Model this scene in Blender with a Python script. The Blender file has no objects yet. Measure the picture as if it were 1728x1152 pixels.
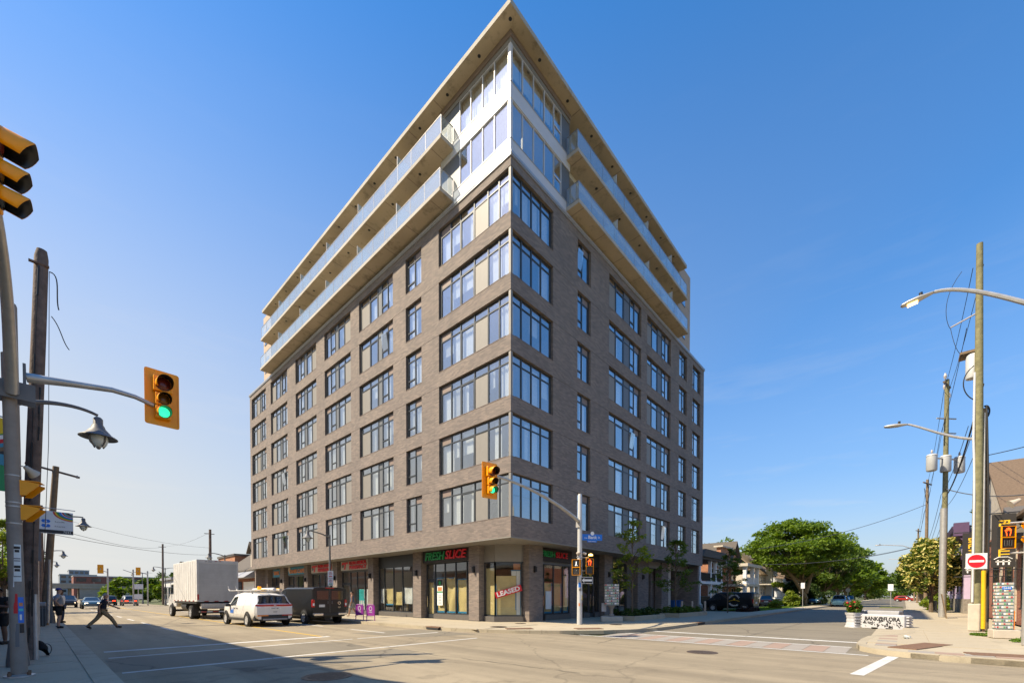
import bpy, math, random
import numpy as np
from mathutils import Vector, Matrix
R = math.radians
S = bpy.context.scene
COL = S.collection
random.seed(7)
rng = np.random.default_rng(7)

# ------------------------------------------------------------------ camera
cam = bpy.data.cameras.new('camera'); camo = bpy.data.objects.new('camera', cam); COL.objects.link(camo)
cam.sensor_width = 36; cam.lens = 15.19; cam.shift_y = 441.7/1728; cam.clip_start = .1; cam.clip_end = 3000
camo.location = (-15.88, -14.50, 1.60)
camo.rotation_euler = (R(89.0), 0, R(-47.76))
S.camera = camo
# ------------------------------------------------------------------ sky, sun, exposure
SUN = Vector((-.825, .565, 1.09)).normalized()      # towards the sun
el = math.asin(SUN.z); az = math.atan2(SUN.x, SUN.y)
W = bpy.data.worlds.new('World'); S.world = W; W.use_nodes = True
nt = W.node_tree; nt.nodes.clear()
sky = nt.nodes.new('ShaderNodeTexSky'); sky.sky_type = 'NISHITA'; sky.sun_disc = False
sky.sun_elevation = el; sky.sun_rotation = az; sky.air_density = 1.0; sky.dust_density = .6; sky.ozone_density = 2.5; sky.altitude = 100
bg = nt.nodes.new('ShaderNodeBackground'); bg.inputs[1].default_value = .10; HZC = (4.5, 4.85, 5.25)
wo = nt.nodes.new('ShaderNodeOutputWorld')
def wn(kind, **kw):
    n = nt.nodes.new(kind)
    for k, v in kw.items(): setattr(n, k, v)
    return n
lk = nt.links.new
tc = wn('ShaderNodeTexCoord'); hs = wn('ShaderNodeHueSaturation'); hs.inputs['Saturation'].default_value = 1.55; hs.inputs['Value'].default_value = 1.72
tint = wn('ShaderNodeMixRGB', blend_type='MULTIPLY'); tint.inputs[0].default_value = 1; tint.inputs[2].default_value = (.93, .965, 1.04, 1)
lk(sky.outputs[0], tint.inputs[1]); lk(tint.outputs[0], hs.inputs['Color'])
def math_node(op, a, b=None, clamp=False):
    n = wn('ShaderNodeMath', operation=op, use_clamp=clamp)
    for i, v in enumerate((a, b)):
        if v is None: continue
        if isinstance(v, (int, float)): n.inputs[i].default_value = v
        else: lk(v, n.inputs[i])
    return n.outputs[0]
sx = wn('ShaderNodeSeparateXYZ'); lk(tc.outputs['Generated'], sx.inputs[0])
up = math_node('MAXIMUM', sx.outputs[2], 0.0)
inv = math_node('SUBTRACT', 1.0, up)
low = math_node('MULTIPLY', math_node('POWER', inv, 2.3), .97)                 # haze thickening towards the horizon
dp = wn('ShaderNodeVectorMath', operation='DOT_PRODUCT'); lk(tc.outputs['Generated'], dp.inputs[0]); dp.inputs[1].default_value = (SUN.x, SUN.y, SUN.z)
glow = math_node('MULTIPLY', math_node('ADD', dp.outputs['Value'], .1), 1.25, True)       # aerosol brightening on the sun's side
glow = math_node('MULTIPLY', math_node('MULTIPLY', glow, math_node('POWER', inv, 2.0)), 1.75, True)
mh0 = wn('ShaderNodeMixRGB'); mh0.inputs[2].default_value = (2.95, 3.35, 4.2, 1); lk(low, mh0.inputs[0]); lk(hs.outputs[0], mh0.inputs[1])
mh = wn('ShaderNodeMixRGB'); mh.inputs[2].default_value = (HZC[0], HZC[1], HZC[2], 1); lk(glow, mh.inputs[0]); lk(mh0.outputs[0], mh.inputs[1])
mp = wn('ShaderNodeMapping'); mp.inputs['Scale'].default_value = (1.3, 1.3, 9)
n1 = wn('ShaderNodeTexNoise'); n1.inputs['Scale'].default_value = 2.4; n1.inputs['Detail'].default_value = 8; n1.inputs['Roughness'].default_value = .6
cr = wn('ShaderNodeValToRGB'); cr.color_ramp.elements[0].position = .54; cr.color_ramp.elements[1].position = .80; cr.color_ramp.elements[1].color = (.5, .5, .5, 1)
lk(tc.outputs['Generated'], mp.inputs[0]); lk(mp.outputs[0], n1.inputs[0]); lk(n1.outputs[0], cr.inputs[0])
mx = wn('ShaderNodeMixRGB'); mx.inputs[2].default_value = (HZC[0]*1.12, HZC[1]*1.08, HZC[2]*1.04, 1)
lk(math_node('MULTIPLY', cr.outputs[0], math_node('POWER', math_node('SUBTRACT', 1.0, up), 3.0)), mx.inputs[0]); lk(mh.outputs[0], mx.inputs[1]); lk(mx.outputs[0], bg.inputs[0]); lk(bg.outputs[0], wo.inputs[0])
sl = bpy.data.lights.new('sun', 'SUN'); sl.energy = 5.0; sl.angle = R(.53); sl.color = (1, .91, .75)
so = bpy.data.objects.new('sun', sl); COL.objects.link(so); so.rotation_euler = (-SUN).to_track_quat('-Z', 'Y').to_euler(); so.location = (-30, 20, 60)
S.view_settings.view_transform = 'Standard'; S.view_settings.look = 'None'; S.view_settings.gamma = 1
S.view_settings.exposure = .70
try: S.view_settings.use_white_balance = True; S.view_settings.white_balance_temperature = 7300
except Exception: pass
S.cycles.use_denoising = True
S.cycles.max_bounces = 8; S.cycles.transparent_max_bounces = 16; S.cycles.caustics_reflective = False; S.cycles.caustics_refractive = False
S.cycles.sample_clamp_indirect = 6

# ------------------------------------------------------------------ materials
MATS = {}
def _nt(name):
    m = bpy.data.materials.new(name); m.use_nodes = True
    t = m.node_tree; b = t.nodes['Principled BSDF']
    MATS[name] = m
    return m, t, b
def N(t, kind, **kw):
    n = t.nodes.new(kind)
    for k, v in kw.items():
        if k.startswith('i_'):
            n.inputs[k[2:].replace('_', ' ')].default_value = v
        else: setattr(n, k, v)
    return n
def c4(c): return (c[0], c[1], c[2], 1)
def M(name, col, rough=.6, metal=0, var=.12, scale=4, bump=0, bscale=40, spec=.5, coat=0, emit=None, estr=1, dirt=0):
    """plain procedural material: a base colour broken up by noise, optional fine relief and blotchy dirt"""
    m, t, b = _nt(name)
    b.inputs['Roughness'].default_value = rough; b.inputs['Metallic'].default_value = metal
    b.inputs['Specular IOR Level'].default_value = spec
    if coat: b.inputs['Coat Weight'].default_value = coat; b.inputs['Coat Roughness'].default_value = .05
    tc = N(t, 'ShaderNodeTexCoord')
    nz = N(t, 'ShaderNodeTexNoise', i_Scale=scale, i_Detail=6, i_Roughness=.6)
    t.links.new(tc.outputs['Object'], nz.inputs[0])
    r = N(t, 'ShaderNodeValToRGB')
    r.color_ramp.elements[0].position = .28; r.color_ramp.elements[1].position = .72
    r.color_ramp.elements[0].color = c4([max(0, x*(1-var)) for x in col]); r.color_ramp.elements[1].color = c4([min(1, x*(1+var)) for x in col])
    t.links.new(nz.outputs[0], r.inputs[0]); out = r.outputs[0]
    if dirt:
        n2 = N(t, 'ShaderNodeTexNoise', i_Scale=scale*.35, i_Detail=8, i_Roughness=.7)
        t.links.new(tc.outputs['Object'], n2.inputs[0])
        r2 = N(t, 'ShaderNodeValToRGB'); r2.color_ramp.elements[0].position = .45; r2.color_ramp.elements[1].position = .7
        r2.color_ramp.elements[1].color = (dirt, dirt, dirt, 1)
        mx = N(t, 'ShaderNodeMixRGB', i_Color2=(.09, .075, .06, 1))
        t.links.new(n2.outputs[0], r2.inputs[0]); t.links.new(r2.outputs[0], mx.inputs[0]); t.links.new(out, mx.inputs[1]); out = mx.outputs[0]
    t.links.new(out, b.inputs['Base Color'])
    if bump:
        n3 = N(t, 'ShaderNodeTexNoise', i_Scale=bscale, i_Detail=5)
        t.links.new(tc.outputs['Object'], n3.inputs[0])
        bp = N(t, 'ShaderNodeBump', i_Strength=bump, i_Distance=.02)
        t.links.new(n3.outputs[0], bp.inputs['Height']); t.links.new(bp.outputs[0], b.inputs['Normal'])
    if emit:
        b.inputs['Emission Color'].default_value = c4(emit); b.inputs['Emission Strength'].default_value = estr
    return m
def uz(t, rot=False):
    """(x+y, z) in metres: runs along any axis-aligned wall"""
    tc = N(t, 'ShaderNodeTexCoord'); sx = N(t, 'ShaderNodeSeparateXYZ'); ad = N(t, 'ShaderNodeMath', operation='ADD'); cb = N(t, 'ShaderNodeCombineXYZ')
    t.links.new(tc.outputs['Object'], sx.inputs[0]); t.links.new(sx.outputs[0], ad.inputs[0]); t.links.new(sx.outputs[1], ad.inputs[1])
    t.links.new(ad.outputs[0], cb.inputs[0]); t.links.new(sx.outputs[2], cb.inputs[1])
    return cb.outputs[0], tc.outputs['Object']
def brick_mat(name, c1, c2, mort, bw=.25, bh=.075, ms=.008, rough=.85, extra=.25):
    m, t, b = _nt(name)
    v, ov = uz(t)
    bt = N(t, 'ShaderNodeTexBrick', i_Scale=1, i_Color1=c4(c1), i_Color2=c4(c2), i_Mortar=c4(mort))
    bt.inputs['Brick Width'].default_value = bw; bt.inputs['Row Height'].default_value = bh; bt.inputs['Mortar Size'].default_value = ms; bt.inputs['Bias'].default_value = -.1
    t.links.new(v, bt.inputs[0])
    # a second tone that follows whole bricks unevenly, and broad weathering
    mp = N(t, 'ShaderNodeMapping'); mp.inputs['Scale'].default_value = (1/bw*.5, 1/bh*.5, 1)
    wn = N(t, 'ShaderNodeTexNoise', i_Scale=1.6, i_Detail=3)
    t.links.new(v, mp.inputs[0]); t.links.new(mp.outputs[0], wn.inputs[0])
    r = N(t, 'ShaderNodeValToRGB'); r.color_ramp.elements[0].position = .35; r.color_ramp.elements[1].position = .68
    r.color_ramp.elements[0].color = (1-extra*1.3,)*3+(1,); r.color_ramp.elements[1].color = (1+extra, 1+extra*.9, 1+extra*.75, 1)
    t.links.new(wn.outputs[0], r.inputs[0])
    n2 = N(t, 'ShaderNodeTexNoise', i_Scale=.35, i_Detail=7, i_Roughness=.65); t.links.new(ov, n2.inputs[0])
    r2 = N(t, 'ShaderNodeValToRGB'); r2.color_ramp.elements[0].position = .3; r2.color_ramp.elements[1].position = .75
    r2.color_ramp.elements[0].color = (.80, .80, .81, 1); r2.color_ramp.elements[1].color = (1.13, 1.11, 1.07, 1)
    t.links.new(n2.outputs[0], r2.inputs[0])
    m1 = N(t, 'ShaderNodeMixRGB', blend_type='MULTIPLY', i_Fac=1); m2 = N(t, 'ShaderNodeMixRGB', blend_type='MULTIPLY', i_Fac=1)
    t.links.new(bt.outputs[0], m1.inputs[1]); t.links.new(r.outputs[0], m1.inputs[2]); t.links.new(m1.outputs[0], m2.inputs[1]); t.links.new(r2.outputs[0], m2.inputs[2])
    t.links.new(m2.outputs[0], b.inputs['Base Color']); b.inputs['Roughness'].default_value = rough
    bp = N(t, 'ShaderNodeBump', i_Strength=.5, i_Distance=.01, invert=True); t.links.new(bt.outputs['Fac'], bp.inputs['Height']); t.links.new(bp.outputs[0], b.inputs['Normal'])
    return m
def glass_mat(name, tint=(.75, .85, .88), base=.22, rough=.01, dirt=0):
    """window pane: mirror reflection growing towards grazing angles over a tinted see-through sheet"""
    m, t, b = _nt(name); t.nodes.remove(b)
    o = t.nodes['Material Output']
    tr = N(t, 'ShaderNodeBsdfTransparent', i_Color=c4(tint)); gl = N(t, 'ShaderNodeBsdfGlossy', i_Color=(.97, .98, 1, 1), i_Roughness=rough)
    lw = N(t, 'ShaderNodeLayerWeight', i_Blend=.5); pw = N(t, 'ShaderNodeMath', operation='POWER'); pw.inputs[1].default_value = 2.2; t.links.new(lw.outputs['Facing'], pw.inputs[0]); ma = N(t, 'ShaderNodeMath', operation='MULTIPLY_ADD', use_clamp=True); ma.inputs[1].default_value = .6; ma.inputs[2].default_value = base
    nz = N(t, 'ShaderNodeTexNoise', i_Scale=.7, i_Detail=1); tc = N(t, 'ShaderNodeTexCoord'); t.links.new(tc.outputs['Object'], nz.inputs[0])
    bp = N(t, 'ShaderNodeBump', i_Strength=.06, i_Distance=.05); t.links.new(nz.outputs[0], bp.inputs['Height']); t.links.new(bp.outputs[0], gl.inputs['Normal'])
    mx = N(t, 'ShaderNodeMixShader')
    t.links.new(pw.outputs[0], ma.inputs[0]); t.links.new(ma.outputs[0], mx.inputs[0]); t.links.new(tr.outputs[0], mx.inputs[1]); t.links.new(gl.outputs[0], mx.inputs[2])
    t.links.new(mx.outputs[0], o.inputs[0])
    return m

brick_mat('brick', (.180, .152, .137), (.275, .222, .194), (.20, .178, .160), bw=.30, bh=.075, ms=.007, extra=.07)
brick_mat('red_brick', (.30, .085, .045), (.40, .13, .07), (.35, .28, .24), extra=.2)
brick_mat('orange_brick', (.42, .17, .08), (.5, .22, .12), (.4, .3, .24), extra=.15)
glass_mat('glass', tint=(.97, .99, .99), base=.19)
glass_mat('shop_glass', tint=(.955, .965, .96), base=.03)
def rail_mat():
    m = glass_mat('rail_glass', tint=(.93, .965, .97), base=.12); t = m.node_tree; o = t.nodes['Material Output']; sh = o.inputs[0].links[0].from_socket
    df = N(t, 'ShaderNodeBsdfDiffuse', i_Color=(.60, .70, .76, 1)); mx = N(t, 'ShaderNodeMixShader', i_Fac=.14); t.links.new(sh, mx.inputs[1]); t.links.new(df.outputs[0], mx.inputs[2]); t.links.new(mx.outputs[0], o.inputs[0])
rail_mat()
glass_mat('car_glass', tint=(.10, .11, .12), base=.05)
M('frosted', (.62, .72, .74), .25, var=.05, spec=.6)
M('frame_dark', (.055, .062, .068), .4, .3, var=.08)
M('frame_grey', (.30, .30, .31), .45, .2, var=.06)
M('panel_beige', (.225, .21, .188), .55, var=.05)
M('panel_grey', (.145, .155, .165), .5, .2, var=.05)
M('louver', (.22, .165, .14), .6, var=.12, scale=20)
M('white_metal', (.58, .58, .60), .4, var=.04)
M('cap_metal', (.40, .41, .43), .4, .4, var=.06)
M('tan_panel', (.46, .345, .25), .7, var=.05, dirt=.1)
M('stone_dark', (.115, .105, .095), .55, var=.15, scale=9)
M('curtain', (.78, .79, .77), .9, var=.05)
M('curtain_grey', (.52, .52, .50), .9, var=.08)
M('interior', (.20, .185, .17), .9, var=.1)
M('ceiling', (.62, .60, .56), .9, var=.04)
M('dark_void', (.03, .03, .03), .9, var=.1)
M('kraft', (.62, .50, .23), .8, var=.10, scale=3, bump=.3, bscale=6)
M('white_paper', (.68, .71, .69), .8, var=.04)
M('blue_tape', (.03, .25, .45), .6, var=.05)
M('sign_dark', (.022, .016, .014), .5, var=.1)
M('sign_green', (.0, .25, .07), .4, var=.04)
M('sign_red', (.62, .012, .025), .4, var=.04)
M('sign_grey', (.43, .40, .345), .6, var=.06)
M('sign_blue', (.03, .24, .36), .5, var=.08)
M('sign_orange', (.62, .22, .08), .5, var=.1)
M('white_paint', (.78, .78, .76), .6, var=.06)
M('black_paint', (.012, .012, .013), .45, var=.1)
M('black_metal', (.02, .021, .023), .4, .2, var=.1)
M('galvanised', (.48, .47, .45), .45, .55, var=.12, scale=6, dirt=.12)
M('signal_yellow', (.95, .36, .004), .42, var=.06, scale=3, dirt=.06)
M('signal_lens_red', (.16, .02, .01), .2, var=.3, scale=12)
M('signal_lens_amber', (.17, .075, .01), .2, var=.3, scale=12)
M('signal_lens_green', (.0, .35, .16), .2, var=.1, emit=(.0, .75, .33), estr=1.3)
M('signal_lens_dark', (.06, .07, .065), .2, var=.3, scale=12)
M('hand_red', (.7, .06, .01), .3, emit=(1, .09, .015), estr=2.2)
M('lamp_on', (.9, .6, .2), .3, emit=(1, .62, .16), estr=4)
M('walk_white', (.8, .8, .8), .3, emit=(.9, .95, 1), estr=1.2)
M('tail_red', (.45, .008, .01), .15, var=.1, coat=.5)
M('tail_lit', (.6, .01, .01), .2, emit=(1, .05, .02), estr=3)
M('head_lit', (.9, .85, .7), .2, emit=(1, .85, .6), estr=3)
M('amber_lens', (.75, .22, .01), .2, var=.1, coat=.4)
M('tyre', (.018, .018, .018), .85, var=.2, scale=12)
M('rim', (.50, .50, .50), .35, .15, var=.1)
M('chrome', (.62, .62, .63), .15, .95, var=.03)
M('car_white', (.74, .73, .70), .35, var=.03, coat=.6, dirt=.10)
M('car_black', (.009, .010, .012), .38, var=.1, coat=.25, spec=.35)
M('car_blue', (.03, .08, .12), .3, var=.08, coat=.8)
M('car_grey', (.10, .10, .11), .3, .3, var=.08, coat=.8)
M('car_red', (.32, .02, .015), .3, var=.08, coat=.8)
M('car_silver', (.40, .41, .42), .3, .5, var=.05, coat=.8)
M('plastic_black', (.025, .025, .026), .55, var=.1)
M('plastic_grey', (.14, .14, .14), .55, var=.1)
M('truck_box', (.62, .61, .585), .5, var=.05, scale=2, dirt=.22)
M('truck_door', (.50, .50, .485), .55, var=.05, scale=2, dirt=.25)
M('rust', (.17, .095, .055), .8, var=.3, scale=14)
M('yellow_paint', (.72, .42, .01), .6, var=.12, scale=6)
M('purple_paint', (.34, .04, .33), .45, var=.06)
M('roof_shingle', (.105, .09, .075), .9, var=.25, scale=9, bump=.4, bscale=26)
M('roof_brown', (.145, .10, .066), .9, var=.2, scale=9, bump=.4, bscale=26)
M('roof_tan', (.30, .215, .135), .9, var=.2, scale=9, bump=.4, bscale=26)
M('roof_light', (.33, .31, .26), .9, var=.2, scale=9, bump=.4, bscale=26)
M('stucco', (.55, .49, .40), .85, var=.08, dirt=.1)
M('lilac_paint', (.52, .43, .60), .7, var=.05, dirt=.08)
M('plum_paint', (.10, .055, .12), .6, var=.1)
M('limestone', (.50, .44, .36), .85, var=.12, scale=3, dirt=.15)
M('rubble', (.24, .215, .185), .9, var=.3, scale=6, bump=.6, bscale=9)
M('wood_weathered', (.145, .105, .085), .85, var=.4, scale=5, bump=.5, bscale=22)
M('wood_green', (.20, .185, .095), .85, var=.32, scale=6, bump=.5, bscale=30)
M('wood_brown', (.20, .14, .085), .85, var=.25, scale=5, bump=.3, bscale=30)
M('bark', (.13, .095, .065), .9, var=.35, scale=7, bump=.6, bscale=18)
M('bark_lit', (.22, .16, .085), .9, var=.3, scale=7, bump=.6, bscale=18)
M('conc_pole', (.27, .235, .20), .85, var=.12, scale=5, bump=.2, bscale=60, dirt=.15)
M('transformer', (.50, .51, .51), .45, .1, var=.06, dirt=.08)
M('cable', (.018, .018, .018), .6, var=.2)
M('cable_grey', (.09, .09, .095), .6, var=.2)
M('copper', (.28, .12, .07), .5, .3, var=.2)
M('porcelain', (.42, .38, .36), .3, var=.1)
M('orange_plastic', (.8, .20, .01), .4, var=.05)
M('orange_lamp', (.9, .30, .01), .3, emit=(1, .32, .02), estr=.7)
M('bin_blue', (.012, .10, .32), .5, var=.1)
M('mulch', (.07, .045, .03), .95, var=.4, scale=20, bump=.6, bscale=40)
M('flower_red', (.55, .01, .02), .6, var=.15)
M('flower_yellow', (.75, .52, .02), .6, var=.15)
M('sign_street_blue', (.0, .16, .62), .4, var=.04)
M('teal_print', (.03, .46, .46), .5, var=.3, scale=2)
M('print_skin', (.55, .30, .20), .6, var=.2)
M('purple_print', (.20, .03, .30), .6, var=.4, scale=6)
M('planter_white', (.50, .50, .52), .5, var=.08, dirt=.14)
M('steel_lid', (.13, .095, .07), .6, .5, var=.3, scale=12)
M('banner_black', (.022, .019, .018), .7, var=.1)
M('banner_yellow', (.85, .50, .03), .5, var=.05)
M('far_white', (.55, .57, .58), .8, var=.06)
M('far_brick', (.22, .085, .065), .9, var=.15)
M('far_grey', (.24, .27, .31), .8, var=.1)
M('far_concrete', (.30, .27, .235), .9, var=.12, scale=1)
for nm, c in (('skin_light', (.48, .28, .20)), ('skin_tan', (.36, .20, .13)), ('skin_dark', (.13, .065, .042)),
              ('hair_dark', (.015, .011, .009)), ('hair_grey', (.30, .28, .26)), ('cloth_navy', (.012, .016, .035)), ('cloth_khaki', (.30, .21, .115)),
              ('cloth_grey', (.27, .28, .30)), ('cloth_black', (.010, .010, .011)), ('cloth_white', (.60, .61, .64)), ('denim', (.025, .04, .085)),
              ('cloth_blue', (.07, .13, .26)), ('shoe_dark', (.02, .015, .012)), ('shoe_tan', (.35, .26, .18)), ('cap_blue', (.03, .045, .22)), ('cap_white', (.7, .7, .7))):
    M(nm, c, .85 if 'skin' not in nm else .5, var=.12, scale=10)

def leaf_mat(name, c1, c2, trans=.35):
    m, t, b = _nt(name)
    gi = N(t, 'ShaderNodeNewGeometry'); r = N(t, 'ShaderNodeValToRGB')
    r.color_ramp.elements[0].color = c4(c1); r.color_ramp.elements[1].color = c4(c2)
    t.links.new(gi.outputs['Random Per Island'], r.inputs[0]); t.links.new(r.outputs[0], b.inputs['Base Color'])
    b.inputs['Roughness'].default_value = .55; b.inputs['Specular IOR Level'].default_value = .3
    tl = N(t, 'ShaderNodeBsdfTranslucent'); mx = N(t, 'ShaderNodeMixShader', i_Fac=trans)
    g = N(t, 'ShaderNodeMixRGB', blend_type='MULTIPLY', i_Fac=1, i_Color2=(1.5, 1.5, .5, 1))
    t.links.new(r.outputs[0], g.inputs[1]); t.links.new(g.outputs[0], tl.inputs[0])
    t.links.new(b.outputs[0], mx.inputs[1]); t.links.new(tl.outputs[0], mx.inputs[2]); t.links.new(mx.outputs[0], t.nodes['Material Output'].inputs[0])
    return m
leaf_mat('leaf', (.06, .12, .012), (.17, .25, .024))
leaf_mat('leaf_dark', (.022, .05, .012), (.065, .105, .022))
leaf_mat('leaf_mid', (.045, .09, .012), (.13, .19, .026))
leaf_mat('leaf_yellow', (.10, .17, .015), (.24, .28, .03))
leaf_mat('blossom', (.46, .40, .10), (.66, .58, .22), .2)
leaf_mat('leaf_red', (.03, .012, .010), (.06, .025, .016))
leaf_mat('grass', (.07, .15, .015), (.16, .25, .035))

# ground surfaces -------------------------------------------------------
def ground_mat(name, c_lo, c_hi, fine=.25, crack=.0, rough=.9, patch=.12, stain=0.):
    m, t, b = _nt(name)
    tc = N(t, 'ShaderNodeTexCoord'); P = tc.outputs['Object']
    a = N(t, 'ShaderNodeTexNoise', i_Scale=.22, i_Detail=8, i_Roughness=.62); t.links.new(P, a.inputs[0])
    r = N(t, 'ShaderNodeValToRGB'); r.color_ramp.elements[0].position = .3; r.color_ramp.elements[1].position = .7
    r.color_ramp.elements[0].color = c4(c_lo); r.color_ramp.elements[1].color = c4(c_hi); t.links.new(a.outputs[0], r.inputs[0]); out = r.outputs[0]
    f = N(t, 'ShaderNodeTexNoise', i_Scale=55, i_Detail=4, i_Roughness=.7); t.links.new(P, f.inputs[0])
    fr = N(t, 'ShaderNodeValToRGB'); fr.color_ramp.elements[0].position = .3; fr.color_ramp.elements[1].position = .7
    fr.color_ramp.elements[0].color = (1-fine,)*3+(1,); fr.color_ramp.elements[1].color = (1+fine,)*3+(1,); t.links.new(f.outputs[0], fr.inputs[0])
    m1 = N(t, 'ShaderNodeMixRGB', blend_type='MULTIPLY', i_Fac=1); t.links.new(out, m1.inputs[1]); t.links.new(fr.outputs[0], m1.inputs[2]); out = m1.outputs[0]
    if patch:      # long tyre-polished streaks and repair patches
        mp = N(t, 'ShaderNodeMapping'); mp.inputs['Scale'].default_value = (1.1, .06, 1); t.links.new(P, mp.inputs[0])
        s = N(t, 'ShaderNodeTexNoise', i_Scale=1.0, i_Detail=5, i_Roughness=.6); t.links.new(mp.outputs[0], s.inputs[0])
        sr = N(t, 'ShaderNodeValToRGB'); sr.color_ramp.elements[0].position = .35; sr.color_ramp.elements[1].position = .65
        sr.color_ramp.elements[0].color = (1-patch*1.4,)*3+(1,); sr.color_ramp.elements[1].color = (1+patch,)*3+(1,); t.links.new(s.outputs[0], sr.inputs[0])
        m2 = N(t, 'ShaderNodeMixRGB', blend_type='MULTIPLY', i_Fac=1); t.links.new(out, m2.inputs[1]); t.links.new(sr.outputs[0], m2.inputs[2]); out = m2.outputs[0]
    if stain:
        s = N(t, 'ShaderNodeTexNoise', i_Scale=1.3, i_Detail=9, i_Roughness=.75); t.links.new(P, s.inputs[0])
        sr = N(t, 'ShaderNodeValToRGB'); sr.color_ramp.elements[0].position = .52; sr.color_ramp.elements[1].position = .66
        sr.color_ramp.elements[0].color = (1,)*3+(1,); sr.color_ramp.elements[1].color = (1-stain,)*3+(1,); t.links.new(s.outputs[0], sr.inputs[0])
        m2 = N(t, 'ShaderNodeMixRGB', blend_type='MULTIPLY', i_Fac=1); t.links.new(out, m2.inputs[1]); t.links.new(sr.outputs[0], m2.inputs[2]); out = m2.outputs[0]
    if crack:
        wv = N(t, 'ShaderNodeTexNoise', i_Scale=.9, i_Detail=4); t.links.new(P, wv.inputs[0])
        ad = N(t, 'ShaderNodeMixRGB', blend_type='ADD', i_Fac=.9); t.links.new(P, ad.inputs[1]); t.links.new(wv.outputs['Color'], ad.inputs[2])
        vo = N(t, 'ShaderNodeTexVoronoi', feature='DISTANCE_TO_EDGE', i_Scale=.17); t.links.new(ad.outputs[0], vo.inputs[0])
        vr = N(t, 'ShaderNodeValToRGB'); vr.color_ramp.elements[0].position = 0; vr.color_ramp.elements[1].position = .008
        vr.color_ramp.elements[0].color = (1-crack,)*3+(1,); vr.color_ramp.elements[1].color = (1, 1, 1, 1); t.links.new(vo.outputs['Distance'], vr.inputs[0])
        m3 = N(t, 'ShaderNodeMixRGB', blend_type='MULTIPLY', i_Fac=1); t.links.new(out, m3.inputs[1]); t.links.new(vr.outputs[0], m3.inputs[2]); out = m3.outputs[0]
    t.links.new(out, b.inputs['Base Color']); b.inputs['Roughness'].default_value = rough
    bp = N(t, 'ShaderNodeBump', i_Strength=.35, i_Distance=.01); t.links.new(f.outputs[0], bp.inputs['Height']); t.links.new(bp.outputs[0], b.inputs['Normal'])
    return m
ground_mat('asphalt', (.24, .196, .133), (.305, .254, .174), .30, .25, patch=.15, stain=.16)
ground_mat('asphalt_side', (.172, .148, .108), (.214, .186, .138), .25, .5, patch=.06, stain=.1)
ground_mat('concrete', (.37, .315, .225), (.44, .38, .275), .12, .0, patch=0, stain=.18)
ground_mat('concrete_kerb', (.345, .295, .212), (.415, .36, .262), .14, .3, patch=0, stain=.22)
ground_mat('concrete_soffit', (.42, .345, .245), (.57, .475, .35), .06, .0, patch=0, stain=.38)
ground_mat('concrete_edge', (.40, .37, .32), (.47, .44, .39), .08, .0, patch=0, stain=.2)
ground_mat('paver_red', (.29, .205, .16), (.35, .25, .195), .15, 0, patch=0, stain=.15)
ground_mat('paver_grey', (.27, .245, .215), (.33, .30, .26), .15, 0, patch=0, stain=.15)
ground_mat('line_white', (.50, .49, .46), (.62, .61, .575), .2, 0, patch=0, stain=.35)
ground_mat('line_yellow', (.52, .31, .03), (.62, .38, .05), .2, 0, patch=0, stain=.3)
ground_mat('lawn_soil', (.06, .075, .02), (.10, .11, .035), .3, 0, patch=0)
ground_mat('gravel', (.17, .15, .125), (.24, .215, .18), .35, 0, patch=0)

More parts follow.
